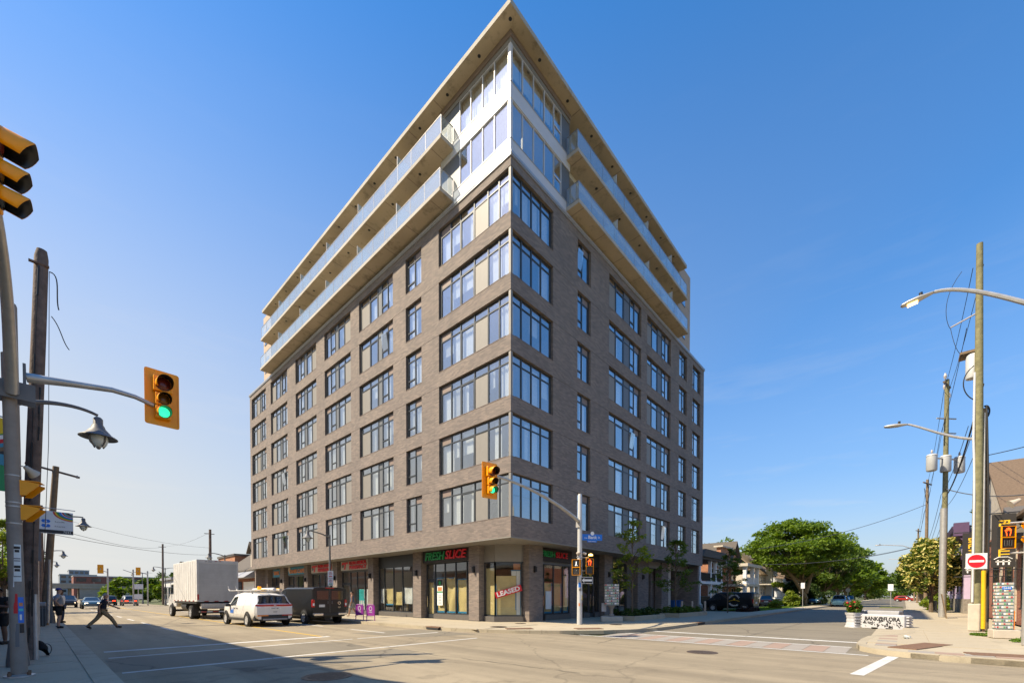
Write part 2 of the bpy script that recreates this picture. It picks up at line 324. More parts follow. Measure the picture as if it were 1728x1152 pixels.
# ------------------------------------------------------------------ mesh builder
class MB:
    def __init__(s): s.v = []; s.f = []; s.m = []; s.mi = 0
    def quad(s, *p):
        k = len(s.v); s.v += [tuple(q) for q in p]; s.f.append(tuple(range(k, k+len(p)))); s.m.append(s.mi); return s
    def box(s, x0, x1, y0, y1, z0, z1):
        if x0 > x1: x0, x1 = x1, x0
        if y0 > y1: y0, y1 = y1, y0
        if z0 > z1: z0, z1 = z1, z0
        k = len(s.v)
        s.v += [(x0,y0,z0),(x1,y0,z0),(x1,y1,z0),(x0,y1,z0),(x0,y0,z1),(x1,y0,z1),(x1,y1,z1),(x0,y1,z1)]
        for f in ((3,2,1,0),(4,5,6,7),(0,1,5,4),(1,2,6,5),(2,3,7,6),(3,0,4,7)): s.f.append(tuple(k+i for i in f)); s.m.append(s.mi)
        return s
    def prism(s, pts, z0, z1, axis='z', off=(0,0,0)):
        """polygon (ccw) extruded along an axis: 'z' -> (a,b), 'y' -> (x,z), 'x' -> (y,z)"""
        n = len(pts); k = len(s.v)
        def P(a, b, h):
            if axis == 'z': p = (a, b, h)
            elif axis == 'y': p = (a, h, b)
            else: p = (h, a, b)
            return (p[0]+off[0], p[1]+off[1], p[2]+off[2])
        s.v += [P(a, b, z0) for a, b in pts] + [P(a, b, z1) for a, b in pts]
        s.f.append(tuple(k+i for i in range(n))[::-1]); s.f.append(tuple(k+n+i for i in range(n))); s.m += [s.mi]*2
        for i in range(n):
            j = (i+1) % n; s.f.append((k+i, k+j, k+n+j, k+n+i)); s.m.append(s.mi)
        return s
    def tube(s, pts, rad, n=8, caps=True):
        pts = [Vector(p) for p in pts]
        if not hasattr(rad, '__len__'): rad = [rad]*len(pts)
        k = len(s.v); up = Vector((0, 0, 1)); prev = None
        for i, p in enumerate(pts):
            d = (pts[min(i+1, len(pts)-1)] - pts[max(i-1, 0)]).normalized()
            if prev is None:
                a = d.cross(up if abs(d.z) < .95 else Vector((1, 0, 0))).normalized()
            else: a = (prev - d*prev.dot(d)).normalized()
            prev = a; b = d.cross(a)
            for j in range(n):
                t = 2*math.pi*j/n; s.v.append(tuple(p + (a*math.cos(t)+b*math.sin(t))*rad[i]))
        for i in range(len(pts)-1):
            for j in range(n):
                j2 = (j+1) % n; s.f.append((k+i*n+j, k+i*n+j2, k+(i+1)*n+j2, k+(i+1)*n+j)); s.m.append(s.mi)
        if caps:
            s.f.append(tuple(k+j for j in range(n))[::-1]); s.f.append(tuple(k+(len(pts)-1)*n+j for j in range(n))); s.m += [s.mi]*2
        return s
    def lathe(s, prof, n=16, o=(0,0,0), axis='z', caps=True):
        """profile [(r, h)] turned about an axis"""
        k = len(s.v)
        for r, h in prof:
            for j in range(n):
                t = 2*math.pi*j/n; a, b = r*math.cos(t), r*math.sin(t)
                p = (a, b, h) if axis == 'z' else ((h, a, b) if axis == 'x' else (b, h, a))
                s.v.append((p[0]+o[0], p[1]+o[1], p[2]+o[2]))
        for i in range(len(prof)-1):
            for j in range(n):
                j2 = (j+1) % n; s.f.append((k+i*n+j, k+i*n+j2, k+(i+1)*n+j2, k+(i+1)*n+j)); s.m.append(s.mi)
        if caps:
            s.f.append(tuple(k+j for j in range(n))[::-1]); s.f.append(tuple(k+(len(prof)-1)*n+j for j in range(n))); s.m += [s.mi]*2
        return s
    def grid(s, fn, nu, nv):
        k = len(s.v)
        for i in range(nu+1):
            for j in range(nv+1): s.v.append(tuple(fn(i/nu, j/nv)))
        for i in range(nu):
            for j in range(nv):
                a = k+i*(nv+1)+j; s.f.append((a, a+nv+1, a+nv+2, a+1)); s.m.append(s.mi)
        return s
    def mesh(s, name, mats):
        me = bpy.data.meshes.new(name); me.from_pydata(s.v, [], s.f)
        for m in (mats if isinstance(mats, (list, tuple)) else [mats]): me.materials.append(MATS[m] if isinstance(m, str) else m)
        if any(s.m): me.polygons.foreach_set('material_index', s.m)
        me.update(); return me
    def build(s, name, mats, parent=None, loc=(0,0,0), smooth=False, bevel=0, rot=None, solid=0):
        me = s.mesh(name, mats)
        if smooth:
            me.polygons.foreach_set('use_smooth', [True]*len(me.polygons))
            try: me.set_sharp_from_angle(angle=R(42))
            except Exception: pass
        return put(name, me, parent, loc, rot, bevel)
def put(name, me, parent=None, loc=(0,0,0), rot=None, bevel=0):
    o = bpy.data.objects.new(name, me); COL.objects.link(o); o.location = loc
    if rot: o.rotation_euler = rot
    if parent: o.parent = parent
    if bevel:
        b = o.modifiers.new('bevel', 'BEVEL'); b.width = bevel; b.segments = 2; b.limit_method = 'ANGLE'; b.angle_limit = R(40)
    return o
def box(name, mat, dims, parent=None, bevel=0): return MB().box(*dims).build(name, mat, parent, bevel=bevel)
def tag(o, label=None, cat=None, group=None, kind=None):
    if label: o['label'] = label
    if cat: o['category'] = cat
    if group: o['group'] = group
    if kind: o['kind'] = kind
    return o
def thing(name, label, cat, loc=(0,0,0), rz=0, group=None):
    o = bpy.data.objects.new(name, None); COL.objects.link(o); o.location = loc; o.rotation_euler = (0, 0, rz); o.empty_display_size = .2
    return tag(o, label, cat, group)
def copy_tree(o, parent=None, loc=None, rz=None, label=None):
    c = o.copy(); COL.objects.link(c); c.parent = parent
    if loc is not None: c.location = loc
    if rz is not None: c.rotation_euler = (0, 0, rz)
    if label: c['label'] = label
    for ch in o.children: copy_tree(ch, c)
    return c
TMP = bpy.data.scenes.new('workbench')
def evaluated_mesh(o):
    TMP.collection.objects.link(o)
    with bpy.context.temp_override(scene=TMP, view_layer=TMP.view_layers[0]):
        dg = bpy.context.evaluated_depsgraph_get(); return bpy.data.meshes.new_from_object(o.evaluated_get(dg))
_txt = {}
def text_mesh(s, size=1, ext=.01, bold=0, shear=0, space=1, align='CENTER'):
    key = (s, size, ext, bold, shear, space, align)
    if key in _txt: return _txt[key].copy()
    cu = bpy.data.curves.new('lettering', 'FONT'); cu.body = s; cu.size = size; cu.extrude = ext; cu.offset = bold; cu.shear = shear; cu.space_character = space
    cu.align_x = align; cu.align_y = 'CENTER'; cu.resolution_u = 3
    o = bpy.data.objects.new('lettering', cu); me = evaluated_mesh(o)
    bpy.data.objects.remove(o); bpy.data.curves.remove(cu); me.materials.clear(); _txt[key] = me
    return me.copy()
def text(s, mat, loc, normal, parent=None, size=1, ext=.01, name='lettering', roll=0, width=None, **kw):
    """lettering standing on a vertical surface whose outward normal is given in the parent's frame"""
    me = text_mesh(s, size, ext, **kw); me.materials.append(MATS[mat])
    o = put(name, me, parent, loc)
    n = Vector(normal).normalized(); x = Vector((0, 0, 1)).cross(n).normalized(); y = n.cross(x)
    m = Matrix((x, y, n)).transposed() @ Matrix.Rotation(roll, 3, 'Z')
    o.rotation_euler = m.to_euler()
    if width:
        w = max(v.co.x for v in me.vertices) - min(v.co.x for v in me.vertices)
        if w > 0: o.scale = (width/w, 1, 1)
    return o
def struct(o, label=None): o['kind'] = 'structure'; return o
# ================================================================== ground, roads, pavements
def sheet(name, mat, pts, z, kind='structure', parent=None):
    o = MB().quad(*[(x, y, z) for x, y in pts]).build(name, mat, parent)
    if not parent: o['kind'] = kind
    return o
def rect(x0, x1, y0, y1): return [(x0, y0), (x1, y0), (x1, y1), (x0, y1)]
def arc(cx, cy, r, a0, a1, n=8): return [(cx+r*math.cos(R(a0+(a1-a0)*i/n)), cy+r*math.sin(R(a0+(a1-a0)*i/n))) for i in range(n+1)]
sheet('ground', 'lawn_soil', rect(-1500, 1500, -1500, 1500), -.06)
main_road = sheet('road', 'asphalt', rect(-15.2, -1.0, -90, 420), 0)
side_road = sheet('road', 'asphalt_side', rect(-1.0, 330, -15.2, -5.4), 0)

def pavement(name, pts, mat='concrete'):
    o = MB().prism(pts, -.03, .128).build(name, mat); return struct(o)
def kerb(line, parent, w=.2, h=.145, step=1.9, side=1, mat='concrete_kerb'):
    """kerb stones along a polyline, widening to one side"""
    P = [Vector((x, y, 0)) for x, y in line]
    L = [0]
    for a, b in zip(P, P[1:]): L.append(L[-1]+(b-a).length)
    def at(d):
        for i in range(len(P)-1):
            if d <= L[i+1] or i == len(P)-2:
                t = (d-L[i])/max(1e-6, L[i+1]-L[i]); p = P[i].lerp(P[i+1], t); dr = (P[i+1]-P[i]).normalized(); return p, Vector((-dr.y, dr.x, 0))*side
    n = max(1, int(L[-1]/step)); ds = L[-1]/n
    for i in range(n):
        m = MB(); sub = 3; a = i*ds+.006; b = (i+1)*ds-.006; q = []
        for k in range(sub+1):
            p, nr = at(a+(b-a)*k/sub); q.append((p, p+nr*w))
        for k in range(sub):
            (a0, a1), (b0, b1) = q[k], q[k+1]
            m.quad(a0+Vector((0,0,h)), b0+Vector((0,0,h)), b1+Vector((0,0,h)), a1+Vector((0,0,h)))
            m.quad(a0+Vector((0,0,-.02)), b0+Vector((0,0,-.02)), b0+Vector((0,0,h)), a0+Vector((0,0,h)))
            m.quad(a1+Vector((0,0,h)), b1+Vector((0,0,h)), b1+Vector((0,0,.0)), a1+Vector((0,0,.0)))
        (a0, a1) = q[0]; m.quad(a0+Vector((0,0,-.02)), a0+Vector((0,0,h)), a1+Vector((0,0,h)), a1+Vector((0,0,-.02)))
        (a0, a1) = q[-1]; m.quad(a0+Vector((0,0,-.02)), a1+Vector((0,0,-.02)), a1+Vector((0,0,h)), a0+Vector((0,0,h)))
        m.build('kerb_stone', mat, parent)
_slab = {}
def slab(parent, x0, x1, y0, y1, mat='concrete', z=.128, t=.014):
    k = (round(x1-x0, 3), round(y1-y0, 3), mat)
    if k not in _slab:
        g = .008; _slab[k] = MB().box(g, k[0]-g, g, k[1]-g, -.01, t).mesh('paving_slab', mat)
    return put('paving_slab', _slab[k], parent, (x0, y0, z+random.uniform(-.0025, .0025)))
# west pavement (the photographer's side)
pw = pavement('pavement', [(-19.6, -60), (-14.98, -60), (-14.98, 300), (-19.6, 300)])
kerb([(-14.9, 300), (-14.9, 40), (-14.9, -24)][1:], pw, side=-1, w=.34, step=2.4)
ys = -24.0
for i in range(46):
    d = 1.55; x = -19.55
    for wdt in (1.43, 1.43, 1.43): slab(pw, x, x+wdt, ys, ys+d); x += wdt
    ys += d
# north-east pavement, under the apartment block
ne = [(-3.3, 60), (-3.3, 2.6), (-3.15, .9), (-2.75, -.8), (-2.05, -2.4), (-1.05, -3.8), (.25, -5.0), (1.7, -5.75), (3.2, -6.1), (5, -6.15), (27.5, -6.15)]
pn = pavement('pavement', [(x+.06, y+.06) for x, y in ne] + [(27.5, 60)])
kerb(ne, pn, side=1, w=.22)
for j in range(38):
    y = -.6+1.5*j
    for k, (x, wd) in enumerate(((-2.9, 1.5), (-1.4, 1.5), (.1, 1.3))):
        if y+1.5 < 58: slab(pn, x, x+wd, y, y+1.5)
for i in range(17):
    x = 2.6+1.45*i
    for y in (-5.75, -4.35, -2.95): slab(pn, x, x+1.45, y, y+1.4)
# pavement, drive and lawns further along the side street
pe = pavement('pavement', [(27.5, -6.1), (330, -6.1), (330, -4.0), (27.5, -4.0)])
kerb([(27.5, -6.15), (60, -6.15), (140, -6.15)], pe, side=1, w=.2, step=2.6)
for i in range(40): slab(pe, 27.7+1.6*i, 29.3+1.6*i, -5.85, -4.1)
sheet('driveway', 'asphalt_side', rect(27.5, 31.2, -4.0, 30), .05)
sheet('lawn', 'lawn_soil', rect(31.2, 330, -4.0, 40), .06)
# south-east pavement with its bulb-out
se = [(330, -14.65), (9.2, -14.65), (7.4, -14.6), (6.0, -14.05), (4.7, -13.55), (3.0, -13.42), (1.2, -13.42), (.3, -13.55), (-.35, -13.95), (-.75, -14.6), (-.95, -15.5), (-1.0, -17), (-1.0, -60)]
ps = pavement('pavement', se[::-1] + [(330, -18.6), (14, -18.6), (14, -60)])
kerb(se[1:], ps, side=1, w=.22, step=1.6)
kerb([(120, -14.65), (9.3, -14.65)], ps, side=1, w=.2, step=3)
for i in range(26):
    x = 9.4+1.6*i
    slab(ps, x, x+1.6, -16.3, -14.45)
for i in range(5):
    for y in (-16.6, -15.1): slab(ps, 1.8+1.5*i, 3.3+1.5*i, y, y+1.5)
# brick-coloured paver band round that corner
for i in range(9):
    slab(ps, .9+.52*i, 1.42+.52*i, -14.35, -13.85, 'paver_red' if i % 3 else 'paver_grey')
for i in range(8):
    slab(ps, -.55+.0, -.05, -15.1-.52*i, -14.58-.52*i, 'paver_red' if i % 2 else 'paver_grey')

# painted markings: 4 mm above the asphalt
def mark(mat, pts, parent, name='road_marking', z=.004): return sheet(name, mat, pts, z, parent=parent)
def stripe(x0, y0, x1, y1, w, mat='line_white', parent=None, z=.004):
    d = Vector((x1-x0, y1-y0)).normalized(); n = Vector((-d.y, d.x))*w/2
    return mark(mat, [(x0-n.x, y0-n.y), (x1-n.x, y1-n.y), (x1+n.x, y1+n.y), (x0+n.x, y0+n.y)], parent, z=z)
stripe(-14.6, 2.38, -8.1, 2.36, .30, parent=main_road)
stripe(-14.65, .62, -8.0, .66, .14, parent=main_road)
stripe(-14.7, -2.5, -4.6, -2.45, .14, parent=main_road)
stripe(-7.8, .68, -4.0, .70, .13, parent=main_road)
stripe(-8.32, 2.5, -8.32, 300, .13, 'line_yellow', main_road)
stripe(-8.08, 60, -8.08, 300, .12, 'line_yellow', main_road)
for y in (4.6, 10.6, 16.6, 22.6, 28.6, 34.6, 40.6, 46.6, 52.6, 58.6, 64.6, 70.6): stripe(-11.62, y, -11.62, y+3, .13, parent=main_road)
for y in (2.2, 8.2, 14.2, 20.2, 26.2, 32.2, 38.2, 44.2): stripe(-5.72, y, -5.72, y+3, .12, parent=main_road)
stripe(-.7, -14.3, -4.7, -13.8, .23, parent=main_road)
stripe(3.05, -5.35, 3.05, -13.35, .32, parent=side_road)
# paver crossing over the side street: white edges, alternating red and grey bays
for k in range(15):
    y = -13.3+.52*k
    mark('paver_red' if k % 2 else 'paver_grey', rect(-.72, 1.10, y, y+.505), side_road, 'crossing_paver', .005)
stripe(1.2, -13.3, 1.2, -5.6, .14, parent=side_road); stripe(-.84, -13.8, -.84, -4.6, .14, parent=side_road)
# asphalt repairs
sheet('asphalt_patch', 'asphalt_side', [(-14.8, -2.25), (-8.9, -2.2), (-8.7, -.1), (-9.6, .45), (-14.75, .3)], .0035, parent=main_road)
sheet('asphalt_patch', 'asphalt_side', [(-13.2, -2.7), (-8.6, -3.0), (-8.5, -4.2), (-10.9, -4.6), (-12.9, -4.2)], .0035, parent=main_road)
sheet('asphalt_patch', 'asphalt_side', [(-6.9, 3.0), (-3.5, 3.0), (-3.5, -1.2), (-5.9, -.6)], .0035, parent=main_road)
# covers, grates and plates set in the ground
def cover(x, y, r, label, z=.006, mat='steel_lid', cat='manhole'):
    t = thing('manhole_cover', label, cat, (x, y, 0))
    MB().lathe([(r+.05, 0), (r+.05, z+.003), (r+.004, z+.003), (r+.004, z-.004)], 28).build('ring', mat, t)
    m = MB().lathe([(r, -.01), (r, z)], 28)
    for i in range(-3, 4):
        w = math.sqrt(max(0, (r*.85)**2-(i*r*.24)**2)); m.box(-w, w, i*r*.24-.018, i*r*.24+.018, z, z+.006)
    m.build('lid', mat, t)
cover(-12.0, -6.0, .42, 'round iron manhole cover in the shaded foreground road', mat='steel_lid')
cover(-3.17, -10.26, .36, 'round ribbed grate in the sunlit road before the side street')
cover(-1.2, -.3, .34, 'round rusty cover in the pavement before the corner shop', z=.152)
cover(1.4, .6, .24, 'small rusty cover near the corner shop column', z=.152)
cover(4.0, -3.6, .25, 'small rusty cover beside the white signal post', z=.152)
def plate(x0, x1, y0, y1, label, rz=0, n=9):
    t = thing('tactile_plate', label, 'paving plate', ((x0+x1)/2, (y0+y1)/2, 0), rz)
    a, b = (x1-x0)/2, (y1-y0)/2
    box('plate', 'rust', (-a, a, -b, b, .12, .152), t)
    m = MB()
    for i in range(n):
        for j in range(5): m.lathe([(.022, .152), (.016, .158)], 6, (-a+(i+.5)*2*a/n, -b+(j+.5)*2*b/5, 0))
    tag(m.build('studs', 'rust', t), kind='stuff')
plate(-1.9, -.7, -2.0, -1.4, 'rusty studded plate at the kerb ramp left of the white signal post', R(-38))
plate(.2, 1.4, -4.3, -3.7, 'rusty studded plate at the kerb ramp below the white signal post', R(-38))
plate(.3, 2.7, -15.2, -14.55, 'long rusty studded plate on the near right corner ramp', R(-20), 16)
plate(-.7, 1.0, -16.9, -16.2, 'rusty studded plate at the right edge of the near corner', R(-80), 12)
t = thing('catch_basin', 'dark storm drain slot in the kerb before the pizza shop', 'drain', (-3.32, 2.0, 0))
box('slot', 'dark_void', (-.012, .3, -.45, .45, .02, .115), t); box('lintel', 'rust', (-.014, .34, -.5, .5, .116, .15), t)
t = thing('catch_basin', 'dark storm drain slot in the side street kerb', 'drain', (9.0, -6.17, 0))
box('slot', 'dark_void', (-.5, .5, -.012, .3, .02, .115), t); box('lintel', 'rust', (-.55, .55, -.014, .34, .116, .15), t)

M('tar', (.085, .075, .065), .6, var=.2)
def crack(pts, parent, w=.010):
    r = random.Random(int(pts[0][0]*31+pts[0][1]*17)); P = []
    for (a, b) in zip(pts, pts[1:]):
        for k in range(10): t = k/10; P.append((a[0]+(b[0]-a[0])*t+r.uniform(-.05, .05), a[1]+(b[1]-a[1])*t+r.uniform(-.05, .05)))
    m = MB()
    for (x0, y0), (x1, y1) in zip(P, P[1:]):
        d = Vector((x1-x0, y1-y0)); n = Vector((-d.y, d.x)).normalized()*w*r.uniform(.5, 1.3); m.quad((x0-n.x, y0-n.y, .0065), (x1-n.x, y1-n.y, .0065), (x1+n.x, y1+n.y, .0065), (x0+n.x, y0+n.y, .0065))
    m.build('sealed_crack', 'tar', parent)
for pts in ([(-11.62, -12), (-11.5, -7.5), (-11.9, -3.4), (-11.55, 2.2)], [(-14.2, -3.2), (-11, -3.6), (-8.6, -3.1)], [(-8.3, -9.5), (-8.6, -5.2), (-8.35, -1), (-8.4, 2)], [(-12.8, 2.6), (-10.4, 2.9), (-8.5, 2.7)], [(-14.6, 6.2), (-11, 6.6), (-8.6, 6.1)], [(-1.2, -6.5), (-3.4, -6.9)], [(-8.0, 8.1), (-3.5, 7.7)]): crack(pts, main_road)
for pts in ([(1.6, -9.8), (12, -10.1), (26, -9.7)], [(5.5, -13.5), (5.9, -10), (5.6, -6.3)], [(14, -14.5), (14.4, -10), (13.9, -6.3)]): crack(pts, side_road)
# ================================================================== the apartment block on the corner
apt = thing('apartment_building', 'nine storey brick corner apartment block with shops below and glass balconies on top', 'building')
LW, RW = 38.4, 27.5                       # facade lengths along the main road (left) and the side street (right)
ZB, ZT = 4.57, 23.12                      # underside and top of the brick
SILL = [5.57+2.985*k for k in range(6)]; HEAD = [s+2.17 for s in SILL]
def fb(m, side, u0, u1, d0, d1, z0, z1):
    """box given along a facade: u along it, d inwards, z up"""
    return m.box(d0, d1, u0, u1, z0, z1) if side == 'L' else m.box(u0, u1, d0, d1, z0, z1)
def fbuild(name, mat, side, dims, parent=apt, **k): return fb(MB(), side, *dims).build(name, mat, parent, **k)
# window openings: (u0, u1, [mullions], kinds from low u to high u); g glass, o opening light, b beige panel, p grey panel; capital = brown louvre above
LWIN = [(.15, 5.65, [.15, .91, 1.71, 2.75, 3.87, 4.68, 5.55], 'ggbdgG'),
        (7.32, 8.97, [7.36, 8.13, 8.90], 'Go'),
        (10.41, 14.80, [10.45, 11.2, 11.92, 12.45, 13.49, 14.66], 'Gopdb'),
        (16.05, 20.35, [16.1, 17.2, 18.2, 18.72, 19.5, 20.25], 'bdpoG'),
        (21.88, 26.14, [21.93, 23.0, 24.05, 24.55, 25.3, 26.05], 'bdpoG'),
        (28.04, 32.23, [28.08, 28.85, 29.6, 30.1, 31.1, 32.12], 'Gopdb'),
        (33.54, 37.80, [33.58, 34.4, 35.1, 35.55, 36.6, 37.68], 'Gopbd')]
RWIN = [(.15, 3.46, [.21, .94, 1.74, 2.53, 3.36], 'gggg'),
        (5.86, 7.30, [5.9, 6.5, 7.2], 'oG'),
        (9.54, 14.19, [9.6, 10.6, 11.75, 12.65, 13.3, 14.1], 'bdpoG'),
        (15.17, 19.61, [15.25, 16.2, 17.3, 18.1, 18.75, 19.5], 'bdpoG'),
        (21.39, 23.15, [21.45, 22.4, 23.05], 'go'),
        (24.60, 26.60, [24.66, 25.3, 26.5], 'og')]
REC = .13
# brick: bands between the storeys, piers between the windows (a thin open joint at every window head)
for side, wins, ln in (('L', LWIN, LW), ('R', RWIN, RW)):
    u_in = 0 if side == 'L' else .32
    for k in range(7):
        z0 = ZB if k == 0 else HEAD[k-1]; z1 = SILL[k] if k < 6 else ZT
        fbuild('brick_band', 'brick', side, (u_in, ln, 0, .32, z0+(.008 if k else 0), z1))
        if k < 6:      # projecting sills
            for (a, b, _, _) in wins: fbuild('sill', 'frame_dark' if 0 else 'louver', side, (max(a, .33 if a < 1 else a), b, -.015, REC+.03, z1+.001, z1+.02))
    for k in range(6):
        us = [0] + [x for w in wins for x in w[:2]] + [ln]
        for i in range(0, len(us), 2):
            if i == 0: continue
            fbuild('brick_pier', 'brick', side, (us[i], us[i+1], 0, .32, SILL[k], HEAD[k]-.008))
    fb(MB(), side, u_in+.02, ln-.02, .05, .30, ZB+.1, ZT-.1)  # (kept open behind: rooms below)
for k in range(6):
    box('corner_post', 'panel_beige', (.02, .16, .02, .16, SILL[k], HEAD[k]-.008), apt)
# vertical control joints in the brick
for u in (6.1, 15.4, 27.0): fbuild('joint', 'stone_dark', 'L', (u, u+.012, -.002, .01, ZB, ZT))
for u in (4.1, 8.4, 20.5): fbuild('joint', 'stone_dark', 'R', (u, u+.012, -.002, .01, ZB, ZT))
MB().box(-.06, .55, -.06, LW+.06, ZT+.001, ZT+.07).box(-.085, .55, -.085, LW+.08, ZT+.07, ZT+.22).build('parapet_cap', 'cap_metal', apt)
MB().box(.551, RW+.06, -.06, .55, ZT+.001, ZT+.07).box(.551, RW+.08, -.085, .55, ZT+.07, ZT+.22).build('parapet_cap', 'cap_metal', apt)
box('rear_wall', 'brick', (RW-.32, RW, .321, LW, .14, ZT), apt); box('rear_wall', 'brick', (.321, RW-.321, LW-.32, LW, .14, ZT), apt)
# floors and rooms behind the glass
for k in range(7):
    z = (ZB if k == 0 else SILL[k]-.62) if k < 6 else ZT-.25
    box('floor_slab', 'ceiling', (.33, RW-.33, .33, LW-.33, z+.02, z+.22), apt)
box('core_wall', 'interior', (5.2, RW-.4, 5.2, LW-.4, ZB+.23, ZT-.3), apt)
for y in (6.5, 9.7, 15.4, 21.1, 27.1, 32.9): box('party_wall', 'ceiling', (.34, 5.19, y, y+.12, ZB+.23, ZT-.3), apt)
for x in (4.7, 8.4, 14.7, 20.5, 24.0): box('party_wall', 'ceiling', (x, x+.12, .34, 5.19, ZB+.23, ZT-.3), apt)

# windows ---------------------------------------------------------------
def curtain_mesh(w, h, mat, seed):
    r = random.Random(seed); n = max(4, int(w/.055)); ph = r.random()*6; m = MB()
    def fn(a, b): return (a*w, .035*math.sin(a*w*2*math.pi/.16+ph+.5*math.sin(b*2+a*5))*(.7+.3*b), b*h)
    m.grid(fn, n, 4); me = m.mesh('curtain', mat); me.polygons.foreach_set('use_smooth', [True]*len(me.polygons)); return me
_pm = {}
def pane(w, h, mat, side, t=.014):
    k = (round(w, 3), round(h, 3), mat, side, t)
    if k not in _pm: _pm[k] = fb(MB(), side, 0, w, -t/2, t/2, 0, h).mesh('pane', mat)
    return _pm[k]
_cm = {}
def add_window(parent, side, win, z0, z1, k, name='window', tr=1.72, rec=REC, frame='frame_dark', curt=.88, fd=.07):
    u0, u1, mu, kinds = win
    rd = random.Random(int(u0*100)+k*977+(5 if side == 'R' else 0))
    fr = .035; m = MB()
    fb(m, side, u0, mu[0]+fr, rec, rec+fd, z0+.02, z1); fb(m, side, mu[-1]-fr, u1, rec, rec+fd, z0+.02, z1)
    fb(m, side, mu[0]+fr, mu[-1]-fr, rec, rec+fd, z1-.05, z1); fb(m, side, mu[0]+fr, mu[-1]-fr, rec, rec+fd, z0+.02, z0+.06)
    for x in mu[1:-1]: fb(m, side, x-fr, x+fr, rec-.012, rec+fd, z0+.06, z1-.05)
    zt = z0+tr
    for a, b in zip(mu, mu[1:]): fb(m, side, a+fr, b-fr, rec-.005, rec+fd, zt-.03, zt+.03)
    for (a, b), kd in zip(zip(mu, mu[1:]), kinds):
        if kd == 'o': fb(m, side, a+fr, b-fr, rec-.015, rec+fd, z0+.52, z0+.60)
        if kd == 'd':
            fb(m, side, a+fr, a+fr+.05, rec-.01, rec+fd, z0+.06, zt-.03); fb(m, side, b-fr-.05, b-fr, rec-.01, rec+fd, z0+.06, zt-.03); fb(m, side, a+fr+.05, b-fr-.05, rec-.01, rec+fd, zt-.085, zt-.03)
    wn = m.build(name, frame, parent)
    def P(a, d, z): return (d, a, z) if side == 'L' else (a, d, z)
    dm = rec+fd*.45
    for (a, b), kd in zip(zip(mu, mu[1:]), kinds):
        w = b-a-2*fr; hl = zt-.03-(z0+.06); hu = z1-.05-(zt+.03)
        mat = {'b': 'panel_beige', 'p': 'panel_grey'}.get(kd, 'glass')
        if kd == 'o':
            put('pane', pane(w, .46, 'glass', side), wn, P(a+fr, dm, z0+.06)); ob = put('pane', pane(w, hl-.54, 'glass', side), wn, P(a+fr, dm, z0+.60))
            if rd.random() < .07: ob.rotation_euler = (0, R(-9), 0) if side == 'L' else (R(9), 0, 0); ob.location.x -= .0
        else: put('pane' if mat == 'glass' else 'panel', pane(w, hl, mat, side, .02 if mat != 'glass' else .014), wn, P(a+fr, dm if mat == 'glass' else rec+.03, z0+.06))
        um = 'louver' if kd in 'GB' else ('panel_grey' if kd == 'p' else 'glass')
        put('panel' if um != 'glass' else 'pane', pane(w, hu, um, side, .02 if um != 'glass' else .014), wn, P(a+fr, dm if um == 'glass' else rec+.03, zt+.03))
        if mat == 'glass' and rd.random() < curt:
            full = rd.random(); cw = w if full < .68 else w*rd.uniform(.3, .7); ch = rd.choice((1, 1, 1, .6))*(z1-z0-.2)
            off = 0 if rd.random() < .5 else w-cw; cmn = 'curtain' if rd.random() < .85 else 'curtain_grey'
            key = (round(cw, 1), round(ch, 2), cmn, rd.randint(0, 2))
            if key not in _cm: _cm[key] = curtain_mesh(cw, key[1], cmn, hash(key) % 997)
            zc = z1-.08-ch if ch < 1.6 else z0+.08
            put('curtain', _cm[key], wn, P(a+fr+off, rec+fd+.14, zc), (0, 0, R(90) if side == 'L' else 0))
    return wn
for k in range(6):
    for w in LWIN: add_window(apt, 'L', w, SILL[k], HEAD[k]-.008, k)
    for w in RWIN: add_window(apt, 'R', w, SILL[k], HEAD[k]-.008, k, curt=.62)

